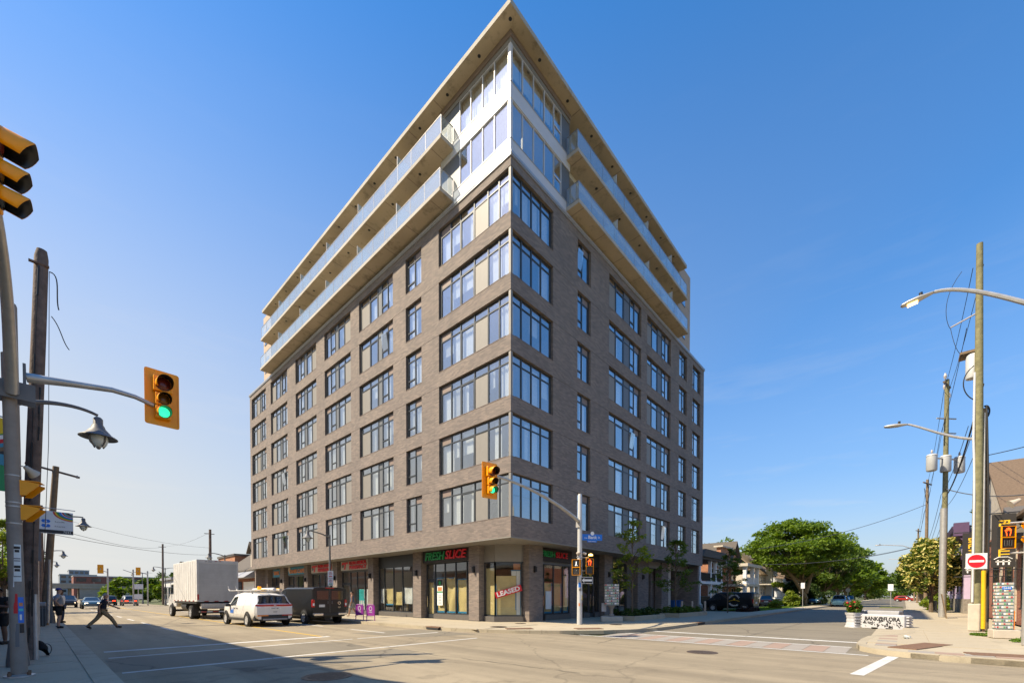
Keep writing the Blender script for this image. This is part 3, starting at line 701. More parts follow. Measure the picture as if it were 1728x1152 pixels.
# set-back top storeys -----------------------------------------------------
TOP = .15
def top_wall(z0, z1, band0):
    pass
UL = [.30, 1.26, 2.13, 3.04, 3.93]; UR = [.26, 1.06, 1.94, 2.84, 3.70, 4.37]
BL0, BL1, BR0, BR1 = 4.45, 32.4, 4.85, 21.3          # balcony extents
ZF = [23.62, 26.50, 29.30]                           # undersides of the two balcony slabs and the roof
for lv, (s0, h0) in enumerate(((24.13, 26.09), (26.87, 28.77))):
    b0 = ZT+.22 if lv == 0 else 26.09
    # white metal band below the glass, wrapping the corner
    box('white_band', 'white_metal', (TOP-.05, TOP+.2, TOP-.05, 5.55, b0, s0), apt); box('white_band', 'white_metal', (TOP+.201, 5.2, TOP-.05, TOP+.2, b0, s0), apt)
    box('band_edge', 'cap_metal', (TOP-.075, TOP+.2, TOP-.075, 5.55, s0+.001, s0+.03), apt); box('band_edge', 'cap_metal', (TOP+.201, 5.2, TOP-.075, TOP+.2, s0+.001, s0+.03), apt)
    box('corner_post', 'white_metal', (TOP-.03, TOP+.12, TOP-.03, TOP+.12, s0+.03, h0), apt)
    for side, mu in (('L', UL), ('R', UR)):
        m = MB()
        for i, x in enumerate(mu): fb(m, side, x-.025, x+.025, TOP-.01, TOP+.08, s0+.03, h0)
        fb(m, side, TOP+.121, mu[-1]+.03, TOP-.012, TOP+.08, h0-.05, h0) if side == 'L' else fb(m, side, TOP+.121, mu[-1]+.03, TOP-.012, TOP+.08, h0-.05, h0)
        if side == 'R': fb(m, side, mu[-2]+.02, mu[-1]-.02, TOP-.01, TOP+.08, s0+.75, s0+.82)
        wn = m.build('window', 'white_metal', apt)
        lo = TOP+.12
        for a, b in zip([lo]+mu, mu):
            if b-a < .1: continue
            put('pane', pane(b-a-.05, h0-.05-s0-.03, 'glass', side), wn, (TOP+.03, a+.025, s0+.03) if side == 'L' else (a+.025, TOP+.03, s0+.03))
            if lv == 1:
                cm = curtain_mesh(b-a-.05, 1.1 if side == 'R' else 1.35, 'curtain', int(a*50)); put('blind', cm, wn, (TOP+.25, a+.03, h0-.05-(1.1 if side == 'R' else 1.35)) if side == 'L' else (a+.03, TOP+.25, h0-.05-1.1), (0, 0, R(90) if side == 'L' else 0))
        e = mu[-1]+.031; nx = 5.5 if side == 'L' else 5.2
        d = MB(); fb(d, side, e, e+.75, TOP, TOP+.06, s0+.03 if 0 else b0+.35, h0); d.build('panel', 'panel_grey', wn)
        d = MB(); fb(d, side, e+.76, nx, TOP, TOP+.06, b0+.35, h0); d.build('panel', 'panel_grey', wn)
    # recessed walls behind the balconies: door glass, grey panels, white piers
    for side, a0, a1 in (('L', 5.551, BL1), ('R', 5.201, BR1)):
        zf = ZF[lv]+.22; zc = ZF[lv+1]; D = .95
        fbuild('balcony_wall', 'panel_grey', side, (a0, a1, D+.1, D+.3, zf, zc))
        u = a0+.3; i = 0
        while u+2.6 < a1:
            m = MB()
            for x in (u, u+.85, u+1.7, u+2.5): fb(m, side, x, x+.05, D, D+.099, zf+.02, zc-.25)
            fb(m, side, u+.05, u+2.5, D+.01, D+.099, zc-.31, zc-.25)
            wn = m.build('window', 'white_metal', apt)
            for x in (u+.05, u+.9, u+1.75): put('pane', pane(.75 if x > u+1.7 else .8, zc-.31-zf-.04, 'glass', side), wn, (D+.05, x, zf+.03) if side == 'L' else (x, D+.05, zf+.03))
            u += 3.0; i += 1
    # return walls of the corner pod
    box('pod_return', 'white_metal', (TOP+.061, .95, 5.50, 5.55, b0, ZF[lv+1]), apt); box('pod_return', 'white_metal', (5.15, 5.2, TOP+.061, .95, b0, ZF[lv+1]), apt)
# dark trim below the roof
box('head_trim', 'panel_beige', (TOP-.04, TOP+.2, TOP-.04, 5.55, 28.771, 29.0), apt); box('head_trim', 'panel_beige', (TOP+.201, 5.2, TOP-.04, TOP+.2, 28.771, 29.0), apt)
box('head_trim', 'louver', (TOP-.09, TOP+.2, TOP-.09, 5.55, 29.001, 29.299), apt); box('head_trim', 'louver', (TOP+.201, 5.2, TOP-.09, TOP+.2, 29.001, 29.299), apt)
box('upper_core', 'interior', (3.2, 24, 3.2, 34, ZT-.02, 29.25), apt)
box('floor_slab', 'ceiling', (TOP+.21, 24, TOP+.21, 34, 26.2, 26.48), apt); box('floor_slab', 'ceiling', (TOP+.21, 24, TOP+.21, 34, 23.2, 23.6), apt)
# balcony slabs, roof slab: concrete soffits with a paler cast edge
def slab_l(name, z, xo, yo, y0, y1, x0, x1, roof=False):
    if roof:
        m = MB().box(xo, x1, yo, y1, z, z+.24); o = m.build(name, 'concrete_soffit', apt)
        MB().box(xo-.012, xo, yo-.012, y1, z+.004, z+.25).box(xo, x1, yo-.012, yo, z+.004, z+.25).build('slab_edge', 'concrete_edge', o)
        return o
    o = MB().box(xo, 1.0, y0, y1, z, z+.2).build(name, 'concrete_soffit', apt)
    MB().box(xo-.012, xo, y0, y1, z+.004, z+.21).box(xo-.012, 1.0, y0-.012, y0, z+.004, z+.21).build('slab_edge', 'concrete_edge', o)
    o2 = MB().box(x0, x1, yo, 1.0, z, z+.2).build(name, 'concrete_soffit', apt)
    MB().box(x0-.012, x1, yo-.012, yo, z+.004, z+.21).box(x0-.012, x0, yo, 1.0, z+.004, z+.21).build('slab_edge', 'concrete_edge', o2)
slab_l('balcony_slab', ZF[0], -.86, -.76, BL0, BL1, BR0, BR1); slab_l('balcony_slab', ZF[1], -.78, -.68, BL0, BL1, BR0, BR1)
roof = slab_l('roof_slab', ZF[2], -.62, -.54, 0, 32.45, 0, 21.5, True)
def soffit_joint(side, u, d0, d1, z):   # formwork joint lines
    fbuild('formwork_joint', 'louver', side, (u, u+.03, d0, d1, z-.006, z-.001))
for z, o in ((ZF[0], .80), (ZF[1], .72), (ZF[2], .56)):
    for i in range(12):
        u = 5.3+2.4*i
        if u < 31.5: soffit_joint('L', u, -o, .1, z)
        if u < 20.8: soffit_joint('R', u, -o+.05, .1, z)
def downlight(x, y, z): MB().lathe([(.085, z-.004), (.085, z+.01)], 14, (x, y, 0)).build('downlight', 'black_metal', apt)
for i in range(12): downlight(-.22, .1+2.55*i+1.9, ZF[2])
for i in range(8): downlight(2.0+2.5*i, -.2, ZF[2])
downlight(-.2, -.15, ZF[2])
for i in range(9): downlight(-.3, 7+2.9*i, ZF[1])
for i in range(5): downlight(7.5+2.9*i, -.25, ZF[1])
# tan end bays beyond the balconies
for side, a0, a1, top in (('L', BL1+.02, 34.45, 29.95), ('R', BR1+.02, 24.2, 30.25)):
    zs = ZT+.22
    fbuild('tan_wall', 'tan_panel', side, (a0, a1, TOP, TOP+2.5, zs, top))
    for z in (25.2, 27.2, 28.9): fbuild('panel_joint', 'louver', side, (a0, a1, TOP-.004, TOP, z, z+.02))
    for z in (24.2, 27.0):
        m = MB(); w0 = a0+.55; fb(m, side, w0, w0+1.1, TOP-.02, TOP-.005, z, z+1.5); wn = m.build('window', 'frame_dark', apt)
        put('pane', pane(.48, 1.38, 'glass', side), wn, (TOP-.03, w0+.05, z+.06) if side == 'L' else (w0+.05, TOP-.03, z+.06)); put('pane', pane(.48, 1.38, 'glass', side), wn, (TOP-.03, w0+.57, z+.06) if side == 'L' else (w0+.57, TOP-.03, z+.06))
box('tan_wall', 'tan_panel', (TOP+2.501, 24.2, 32.5, 34.45, ZT, 29.95), apt); box('tan_wall', 'tan_panel', (21.6, 24.2, TOP+2.501, 32.49, ZT, 30.2), apt)
# glass balustrades and frosted dividers
def rail(side, z, o, u0, u1):
    ln = u1-u0; n = round(ln/1.38); w = ln/n; m = MB()
    for i in range(n+1): fb(m, side, u0+i*w-.015, u0+i*w+.015, -o+.03, -o+.06, z+.2, z+1.22)
    fb(m, side, u0, u1, -o+.025, -o+.065, z+1.221, z+1.255)
    fb(m, side, u0, u0+.04, -o+.07, TOP-.05, z+1.221, z+1.255); fb(m, side, u0, u0+.03, TOP-.1, TOP-.06, z+.2, z+1.22)
    rl = m.build('railing', 'frame_grey', apt)
    for i in range(n): put('pane', pane(w-.04, .93, 'rail_glass', side), rl, (-o+.04, u0+i*w+.02, z+.27) if side == 'L' else (u0+i*w+.02, -o+.04, z+.27))
    other = 'R' if side == 'L' else 'L'
    put('pane', pane(o-.05, .93, 'rail_glass', other), rl, (-o+.07, u0+.01, z+.27) if side == 'L' else (u0+.01, -o+.07, z+.27))
for z, o in ((ZF[0], (.86, .76)), (ZF[1], (.78, .68))):
    rail('L', z, o[0], BL0, BL1-.05); rail('R', z, o[1], BR0, BR1-.05)
    zc = z+2.6
    for u in (8.8, 13.6, 18.4, 23.2, 28.0):
        m = MB(); fb(m, 'L', u, u+.04, -o[0]+.12, -o[0]+.16, z+.2, zc-.6); fb(m, 'L', u, u+.04, -o[0]+.16, .95, zc-.64, zc-.6); dv = m.build('divider', 'white_metal', apt)
        fbuild('pane', 'frosted', 'L', (u+.012, u+.028, -o[0]+.16, .95, z+.3, zc-.641), dv)
    for u in (9.4, 14.0, 18.2):
        m = MB(); fb(m, 'R', u, u+.04, -o[1]+.12, -o[1]+.16, z+.2, zc-.6); fb(m, 'R', u, u+.04, -o[1]+.16, .95, zc-.64, zc-.6); dv = m.build('divider', 'white_metal', apt)
        fbuild('pane', 'frosted', 'R', (u+.012, u+.028, -o[1]+.16, .95, z+.3, zc-.641), dv)

# ------------------------------------------------------------------ ground floor
MB().box(.0, RW, .0, LW, ZB-.06, ZB-.001).build('soffit', 'tan_panel' if 0 else 'panel_beige', apt)
for x, y in ((.6, .6), (.6, 6.6), (.6, 12.5), (.6, 18.3), (.6, 24), (6, .6), (11.5, .6)): MB().lathe([(.07, ZB-.066), (.07, ZB-.05)], 12, (x, y, 0)).build('downlight', 'chrome', apt)
FP = 1.2; SF = 1.66                      # column face, shop-front plane
for a, b in ((3.58, 4.44), (9.12, 10.02), (15.12, 15.90), (20.93, 21.75), (26.85, 27.60), (32.55, 33.7), (37.2, LW)):
    box('column', 'brick', (FP, FP+.62, a, b, .13, ZB-.061), apt); box('column_base', 'stone_dark', (FP-.004, FP+.6, a-.004, b+.004, .13, .20), apt)
for a, b in ((2.86, 4.10), (11.15, 12.25), (16.28, 18.22), (20.84, 22.3)):
    box('column', 'brick', (a, b, FP, FP+.62, .13, ZB-.061), apt)
box('column', 'limestone', (22.301, 22.8, FP+.0, FP+.6, .13, ZB-.061), apt); box('column', 'limestone', (25.4, 26.0, FP+1.5, FP+2.1, .13, ZB-.061), apt)  # first box: the brick pier's sunlit edge, put in as paler colour
for y in (3.95, 9.55, 15.5, 21.3, 27.2, 33.1):
    t = MB().box(FP-.10, FP, y-.05, y+.05, 2.95, 3.32).lathe([(.075, 2.98), (.075, 3.28)], 10, (FP-.13, y, 0)); t.build('wall_light', 'black_metal', apt)
for x in (3.3, 11.7, 17.1): MB().box(x-.05, x+.05, FP-.10, FP, 2.95, 3.32).lathe([(.075, 2.98), (.075, 3.28)], 10, (x, FP-.13, 0)).build('wall_light', 'black_metal', apt)
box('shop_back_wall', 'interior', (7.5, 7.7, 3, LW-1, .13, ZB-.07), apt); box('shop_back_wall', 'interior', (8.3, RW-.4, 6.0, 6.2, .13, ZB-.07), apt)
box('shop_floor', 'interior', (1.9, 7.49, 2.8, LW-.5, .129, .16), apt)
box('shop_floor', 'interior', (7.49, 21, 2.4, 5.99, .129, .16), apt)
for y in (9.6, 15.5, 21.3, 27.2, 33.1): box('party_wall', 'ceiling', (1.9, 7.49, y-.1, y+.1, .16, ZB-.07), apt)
def shopfront(side, a, b, mull, zt=3.70, zs=.45, door=None, panel='panel_grey', sf=SF, head=True):
    """glazed shop bay; door = index of the bay that is a door. Returns the window part"""
    m = MB(); fr = .03
    for x in mull: fb(m, side, x-fr, x+fr, sf-.02, sf+.08, .16, zt)
    fb(m, side, mull[0]+fr, mull[-1]-fr, sf-.015, sf+.08, zt-.06, zt)
    for i, (x, y) in enumerate(zip(mull, mull[1:])):
        if i == door:
            fb(m, side, x+fr, y-fr, sf-.015, sf+.08, 2.62, 2.72)
            for p in (x+fr, y-fr-.09): fb(m, side, p, p+.09, sf-.03, sf+.05, .18, 2.62)
            fb(m, side, x+fr+.09, y-fr-.09, sf-.03, sf+.05, .18, .42); fb(m, side, x+fr+.09, y-fr-.09, sf-.03, sf+.05, 2.5, 2.62)
        else: fb(m, side, x+fr, y-fr, sf-.03, sf+.08, zs, zs+.06)
    wn = m.build('shop_window', 'frame_dark', apt)
    for i, (x, y) in enumerate(zip(mull, mull[1:])):
        def P(u, z): return (sf+.03, u, z) if side == 'L' else (u, sf+.03, z)
        if i == door:
            put('pane', pane(y-x-2*fr-.18, 2.08, 'shop_glass', side), wn, P(x+fr+.09, .42)); put('pane', pane(y-x-2*fr, zt-.06-2.72, 'shop_glass', side), wn, P(x+fr, 2.72))
            h = MB(); fb(h, side, y-fr-.13, y-fr-.10, sf-.09, sf-.06, .9, 1.6); h.build('door_handle', 'chrome', wn)
        else:
            put('pane', pane(y-x-2*fr, zt-.06-zs-.06, 'shop_glass', side), wn, P(x+fr, zs+.06))
            h = MB(); fb(h, side, x-fr if i == 0 else x-.001 if False else x, y, sf-.14, sf+.1, .13, zs-.001); h.build('plinth', 'stone_dark', wn)
    if head: h = MB(); fb(h, side, a, b, sf-.01, sf+.12, zt+.001, ZB-.061); h.build('head_panel', panel, wn)
    return wn
def paper(wn, side, u0, u1, z0, z1, mat, d=SF+.13, wave=.01, tape=None, lean=0, seed=0):
    r = random.Random(seed+int(u0*100)); ph = r.random()*6
    def fn(a, b):
        u = u0+(u1-u0)*a + lean*(1-b)*math.sin(b*5+ph); dd = d+wave*math.sin(a*7+ph+b*3)+wave*.6*math.sin(b*9+ph)
        return (dd, u, z0+(z1-z0)*b) if side == 'L' else (u, dd, z0+(z1-z0)*b)
    MB().grid(fn, 10, 10).build('paper_sheet', mat, wn, smooth=True)
    if tape:
        m = MB(); w = .05
        for s in tape:
            if s == 't': fb(m, side, u0-.03, u1+.03, d-.035, d-.03, z1-w, z1+.02)
            if s == 'b': fb(m, side, u0-.03, u1+.03, d-.035, d-.03, z0-.02, z0+w+.03)
            if s == 'l': fb(m, side, u0-.03, u0+w, d-.036, d-.031, z0, z1)
            if s == 'r': fb(m, side, u1-w, u1+.03, d-.036, d-.031, z0, z1)
        tag(m.build('blue_tape', 'blue_tape', wn), kind='stuff')
# bay 1: pizza shop, door at its far end
w1 = shopfront('L', 4.44, 9.12, [4.46, 5.1, 6.15, 7.2, 8.2, 9.1], door=4, zt=3.72)
paper(w1, 'L', 8.35, 8.98, .45, 2.5, 'kraft'); paper(w1, 'L', 7.26, 8.14, .56, 2.78, 'kraft', tape='tblr'); paper(w1, 'L', 6.2, 7.14, .56, 2.75, 'kraft', wave=.05, lean=.12, tape='tb'); paper(w1, 'L', 5.15, 6.1, .56, 2.65, 'kraft', tape='tblr', wave=.02); paper(w1, 'L', 4.5, 5.05, .56, 2.0, 'white_paper', tape='r')
m = MB(); fb(m, 'L', 7.42, 7.98, SF-.012, SF-.004, 1.0, 2.66); ps_ = m.build('menu_poster', 'white_paper', w1)
m = MB(); fb(m, 'L', 7.43, 7.97, SF-.016, SF-.013, 2.25, 2.65); m.build('poster_band', 'sign_dark', ps_)
m = MB(); fb(m, 'L', 7.43, 7.97, SF-.016, SF-.013, 1.82, 1.9); m.build('poster_band', 'sign_green', ps_)
m = MB(); fb(m, 'L', 7.5, 7.9, SF-.018, SF-.014, 1.93, 2.18); m.build('poster_photo', 'sign_orange', ps_)
MB().lathe([(.13, -.002), (.13, .002)], 16, (SF-.019, 7.7, 2.45), axis='x').build('poster_badge', 'sign_green', ps_)
for i in range(6): m = MB(); fb(m, 'L', 7.55, 7.86, SF-.016, SF-.013, 1.1+.1*i, 1.13+.1*i); m.build('print_line', 'sign_red' if i > 4 else 'panel_grey', ps_)
# bay 2: papered windows
w2 = shopfront('L', 10.02, 15.12, [10.05, 10.7, 11.95, 13.1, 14.3, 15.05], panel='frame_dark', zt=3.72)
for a, b, z, mt, tp in ((14.36, 15.0, 2.15, 'white_paper', 'l'), (13.16, 14.24, 2.15, 'kraft', 'b'), (12.0, 13.05, 1.9, 'kraft', 'l'), (10.76, 11.9, 2.2, 'white_paper', 'lr'), (10.08, 10.66, 1.6, 'white_paper', 'lt')): paper(w2, 'L', a, b, 1.05 if mt == 'white_paper' else .95, z, mt, tape=tp, wave=.02)
for i in range(7): m = MB(); u = 10.2+.68*i; fb(m, 'L', u, u+.09+.15*(i % 2), 2.3, 2.36, .5, 1.0+.25*(i % 3)); m.build('stored_board', 'kraft' if i % 2 else 'panel_beige', w2)
# bay 3 and 4: pharmacy
for (a, b) in ((15.9, 20.93), (21.75, 26.85)):
    w3 = shopfront('L', a, b, [a+.03, a+1.3, a+2.5, a+3.6, b-.03], door=3 if a < 20 else None, zt=3.60)
    m = MB(); fb(m, 'L', a+.1, a+2.45 if a < 20 else b-.1, SF+.11, SF+.115, .5, 2.15); fp = m.build('window_print', 'white_paper', w3)
    if a < 20:
        m = MB(); fb(m, 'L', a+1.62, a+2.44, SF+.104, SF+.108, 1.25, 2.14); m.build('print_patch', 'teal_print', fp)
        for i, (u, z, h) in enumerate(((a+.3, 1.5, .6), (a+.75, 1.3, .8), (a+1.3, 1.6, .5), (a+1.55, 1.0, .4), (a+1.85, .9, .34), (a+2.2, .8, .44))): m = MB(); fb(m, 'L', u, u+.09, SF+.104, SF+.108, z, z+h); m.build('print_patch', 'teal_print', fp)
        m = MB(); fb(m, 'L', a+.35, a+.75, SF+.104, SF+.108, .95, 1.12); m.build('print_patch', 'print_skin', fp)
w5 = shopfront('L', 27.6, 32.55, [27.63, 28.9, 30.1, 31.3, 32.5], door=3, zt=3.6)
m = MB(); fb(m, 'L', 27.7, 30.0, SF+.11, SF+.115, .9, 1.75); fp = m.build('window_print', 'white_paper', w5)
for i, (u, mt) in enumerate(((28.0, 'purple_print'), (28.5, 'purple_print'), (29.1, 'flower_red'), (29.6, 'sign_orange'))): m = MB(); fb(m, 'L', u, u+.33, SF+.104, SF+.108, 1.15, 1.6); m.build('print_patch', mt, fp)
w6 = shopfront('L', 33.7, 37.2, [33.73, 34.8, 36.0, 37.15], door=1, zt=3.6)
# chamfered corner window
ch = [(SF, 3.58), (SF, 2.72), (2.72, SF), (2.86, SF)]
def vwall(name, mat, p, q, z0, z1, t, parent, off=0):
    d = Vector((q[0]-p[0], q[1]-p[1])).normalized(); n = Vector((-d.y, d.x)); P = [(p[0]+n.x*off, p[1]+n.y*off), (q[0]+n.x*off, q[1]+n.y*off), (q[0]+n.x*(off+t), q[1]+n.y*(off+t)), (p[0]+n.x*(off+t), p[1]+n.y*(off+t))]
    return MB().prism(P, z0, z1).build(name, mat, parent)
segs = list(zip(ch, ch[1:])); wc = None
m = MB()
for (p, q) in ((ch[0], ch[1]), (ch[1], ch[2])):
    for x, y in (p, q): m.box(x-.03, x+.03, y-.03, y+.03, .45, 3.55)
wc = m.build('corner_window', 'frame_dark', apt)
vwall('plinth', 'stone_dark', (SF-.14, 3.577), (SF-.14, 2.66), .13, .44, .35, wc); vwall('plinth', 'stone_dark', (SF-.14, 2.659), (2.66, SF-.14), .13, .44, .35, wc); vwall('plinth', 'stone_dark', (2.661, SF-.14), (2.859, SF-.14), .13, .44, .35, wc)
for (p, q) in segs:
    vwall('pane', 'shop_glass', p, q, .45, 3.5, .014, wc); vwall('head_panel', 'panel_beige', p, q, 3.551, ZB-.062, .1, wc, -.03); vwall('rail', 'frame_dark', p, q, .445, .50, .05, wc, -.03); vwall('rail', 'frame_dark', p, q, 3.48, 3.55, .05, wc, -.03)
def lerp2(p, q, t): return (p[0]+(q[0]-p[0])*t, p[1]+(q[1]-p[1])*t)
vwall('paper_sheet', 'kraft', lerp2(ch[0], ch[1], .06), lerp2(ch[0], ch[1], .94), .52, 3.2, .01, wc, .1)
p, q = ch[1], ch[2]
vwall('paper_sheet', 'kraft', lerp2(p, q, .04), lerp2(p, q, .80), .52, 2.75, .01, wc, .1); vwall('paper_sheet', 'white_paper', lerp2(p, q, .81), lerp2(p, q, .95), .52, 3.05, .01, wc, .1); vwall('paper_sheet', 'white_paper', lerp2(p, q, .62), lerp2(p, q, .80), 2.76, 3.05, .01, wc, .1)
for t0, t1, z0, z1 in ((.02, .05, .5, 2.3), (.955, .985, .5, 3.0), (.60, .97, 3.03, 3.08), (.77, .80, .8, 1.9)): vwall('blue_tape', 'blue_tape', lerp2(p, q, t0), lerp2(p, q, t1), z0, z1, .006, wc, .085)
vwall('lit_sign', 'sign_orange', lerp2(p, q, .70), lerp2(p, q, .96), 3.12, 3.46, .01, wc, .3)
# side street shop fronts
v1 = shopfront('R', 4.1, 8.3, [4.13, 4.77, 5.76, 6.74, 7.48], door=0, zt=3.55, panel='panel_grey')
for a, b in ((4.83, 5.70), (5.82, 6.68), (6.8, 7.4)): paper(v1, 'R', a, b, .56, 2.4 if a < 6.7 else 2.9, 'kraft', tape='br')
paper(v1, 'R', 4.25, 4.65, .45, 2.4, 'kraft'); m = MB(); fb(m, 'R', 4.95, 5.5, SF-.01, SF-.004, .8, 1.9); m.build('menu_poster', 'white_paper', v1)
box('entry_wall', 'brick', (7.52, 9.0, SF+.0, SF+.35, .13, ZB-.061), apt)
m = MB().box(8.42, 8.62, SF-.03, SF, 1.2, 1.75).box(8.42, 8.66, SF-.03, SF, 1.9, 2.5); m.build('intercom_panel', 'panel_grey', apt)
v2 = shopfront('R', 9.0, 11.15, [9.03, 9.75, 10.42, 11.1], door=1, zt=3.7, panel='frame_dark')
v3 = shopfront('R', 12.25, 15.2, [12.28, 13.1, 14.0, 15.15], zt=4.2, panel='frame_dark', zs=.3)
box('pier', 'stone_dark', (15.2, 16.279, SF-.1, SF+.5, .13, ZB-.061), apt)
box('garage_wall', 'brick', (18.0, 27, 7.5, 7.8, .13, ZB-.061), apt); box('garage_wall', 'brick', (20.4, 20.8, 2.0, 7.4, .13, ZB-.061), apt); box('garage_wall', 'brick', (17.6, 17.9, 1.83, 7.4, .13, ZB-.061), apt)
box('lintel', 'panel_beige', (18.22, 27.3, FP+.1, FP+.4, 3.95, ZB-.061), apt)
box('storage_wall', 'brick', (24.2, 24.6, 3.6, 7.4, .13, ZB-.061), apt)

# ------------------------------------------------------------------ shop signs
def sign_l(label, y0, y1, z0, z1, mat, d=FP+.12, t=.1):
    s = thing('shop_sign', label, 'sign', (d, (y0+y1)/2, (z0+z1)/2)); w, h = (y1-y0)/2, (z1-z0)/2
    MB().box(0, t, -w, w, -h, h).build('sign_board', mat, s, bevel=.008); return s
s = sign_l('black pizza shop sign with slanted green and red letters facing the main road', 4.46, 9.08, 3.74, 4.49, 'sign_dark')
text('FRESH', 'sign_green', (-.05, 1.02, 0), (-1, 0, 0), s, size=.70, ext=.04, bold=.014, shear=.22, width=2.0); text('SLICE', 'sign_red', (-.05, -1.0, .01), (-1, 0, 0), s, size=.70, ext=.04, bold=.014, shear=.22, width=1.95)
s = thing('shop_sign', 'green and red letter sign over the shaded side street shop window', 'sign', (5.6, FP+.25, 4.08))
MB().box(-1.45, 1.85, 0, .1, -.38, .38).build('sign_board', 'sign_dark', s)
text('FRESH', 'sign_green', (-.72, -.05, .03), (0, -1, 0), s, size=.48, ext=.03, bold=.008, shear=.1, width=1.32); text('SLICE', 'sign_red', (.66, -.05, .03), (0, -1, 0), s, size=.48, ext=.03, bold=.008, shear=.1, width=1.25)
for i, (y0, y1, lb) in enumerate(((15.9, 20.5, 'grey pharmacy sign with red letters nearest the papered window bay'), (21.75, 26.3, 'grey pharmacy sign with red letters behind the no parking post'))):
    s = sign_l(lb, y0, y1, 3.70, 4.46, 'sign_grey'); w = (y1-y0)/2
    text('FLORA MEDICAL', 'sign_red', (-.03, -.55, .17), (-1, 0, 0), s, size=.36, ext=.02, bold=.012, width=2.75); text('PHARMACY', 'sign_red', (-.03, -.55, -.18), (-1, 0, 0), s, size=.42, ext=.02, bold=.014, width=2.75)
    MB().prism([(1.05, .28), (2.0, .28), (2.12, .12), (1.98, -.02), (1.85, .1), (1.55, .12), (1.72, -.3), (1.52, -.3), (1.38, .12), (1.05, .16)][::-1], -.03, 0, axis='x').build('emblem', 'sign_red', s)
    MB().lathe([(.13, -.035), (.13, 0)], 12, (0, 1.9, -.02), axis='x').build('emblem', 'stone_dark', s)
s = sign_l('long blue shop sign with orange lettering left of the pharmacy', 27.6, 31.7, 3.72, 4.45, 'sign_blue'); text('TAMIS CAFE', 'sign_orange', (-.03, -.1, -.08), (-1, 0, 0), s, size=.5, ext=.02, bold=.02, width=3.7)
MB().lathe([(.28, -.02), (.28, 0)], 14, (0, 1.75, .16), axis='x').build('emblem', 'limestone', s)
s = sign_l('small blue shop sign with orange lettering at the far end', 33.75, 35.8, 3.6, 4.4, 'sign_blue'); text('TAMIS', 'sign_orange', (-.03, .1, 0), (-1, 0, 0), s, size=.5, ext=.02, bold=.02, width=1.5)
# LEASED banner stuck across the corner window
mid = lerp2(ch[1], ch[2], .5); s = thing('leased_banner', 'red LEASED banner stuck at a slant on the corner window', 'banner', (mid[0]-.03, mid[1]-.03, 1.85))
s.rotation_euler = (0, 0, math.atan2(ch[2][1]-ch[1][1], ch[2][0]-ch[1][0]))
m = MB().box(-.78, .78, -.012, 0, -.18, .18); b_ = m.build('banner_sheet', 'sign_red', s); b_.rotation_euler = (0, R(-17), 0)
x_ = text('LEASED', 'white_paint', (0, -.016, 0), (0, -1, 0), s, size=.36, ext=.004, bold=.012, roll=R(17), width=1.35)
# ================================================================== signals, poles, lamps, wires, street furniture
def catenary(a, b, sag, n=14):
    a, b = Vector(a), Vector(b)
    return [a.lerp(b, i/n) - Vector((0, 0, sag*4*(i/n)*(1-i/n))) for i in range(n+1)]
def wire(a, b, sag, label, r=.013, mat='cable', group='overhead wires'):
    o = MB().tube(catenary(a, b, sag), r, 5).build('overhead_wire', mat); tag(o, label, 'wire', group); return o
def bezier(p0, p1, p2, p3, n=12):
    p = [Vector(q) for q in (p0, p1, p2, p3)]
    return [p[0]*(1-t)**3+p[1]*3*t*(1-t)**2+p[2]*3*t*t*(1-t)+p[3]*t**3 for t in [i/n for i in range(n+1)]]
def visor(parent, r, ln, z, y0, a0=-35, a1=215):
    m = MB(); n = 14
    def fn(u, v):
        a = R(a0+(a1-a0)*u); k = ln*(1-.28*max(0, -math.sin(a)))*v
        # the tunnel is cut back towards its open underside
        cut = .55+.45*min(1, max(0, (math.sin(a)+.6)/1.2))
        return (r*math.cos(a), y0-ln*cut*v-.03*v, z+r*math.sin(a)-.045*v)
    m.grid(fn, n, 3)
    o = m.build('visor', ['signal_yellow', 'black_paint'], parent, smooth=True); s = o.modifiers.new('sheet', 'SOLIDIFY'); s.thickness = .006; s.material_offset = 1
    return o
def signal_head(name_label, loc, rz, parent=None, board=True, lit='g'):
    """three-aspect head facing local -y, amber housing and back board"""
    t = thing('traffic_signal', name_label, 'traffic light', loc, rz)
    if board:
        w, h, r = .335, .66, .05; pts = arc(w-r, h-r, r, 0, 90, 3)+arc(-w+r, h-r, r, 90, 180, 3)+arc(-w+r, -h+r, r, 180, 270, 3)+arc(w-r, -h+r, r, 270, 360, 3)
        MB().prism(pts, .0, .012, axis='y').build('back_board', 'signal_yellow', t)
        m = MB().box(-.325, -.30, -.012, -.001, -.62, .62).box(.30, .325, -.012, -.001, -.62, .62); m.build('board_rim', 'signal_yellow', t)
    for z, s, lens, lt in ((.30, .185, 'signal_lens_red', 'r'), (-.06, .15, 'signal_lens_amber', 'a'), (-.37, .15, 'signal_lens_green', 'g')):
        sec = MB().box(-s, s, -.16, -.003, z-s+.005, z+s-.005).build('housing', 'signal_yellow', t, bevel=.02)
        r = s*.80; lens = 'signal_lens_dark' if lt == 'g' and lit != 'g' else lens
        MB().lathe([(r*.3, -.195), (r*.75, -.185), (r, -.162), (r, -.15)], 20, (0, 0, z), axis='y').build('lens', lens, sec, smooth=True)
        MB().lathe([(r+.004, -.175), (r+.016, -.175), (r+.016, -.158), (r+.004, -.158)], 20, (0, 0, z), axis='y', caps=False).build('lens_ring', 'black_metal', sec)
        visor(sec, r+.016, .30 if s > .16 else .24, z, -.16)
    MB().box(-.05, .05, .013, .09, -.1, .12).build('bracket', 'galvanised', t)
    return t
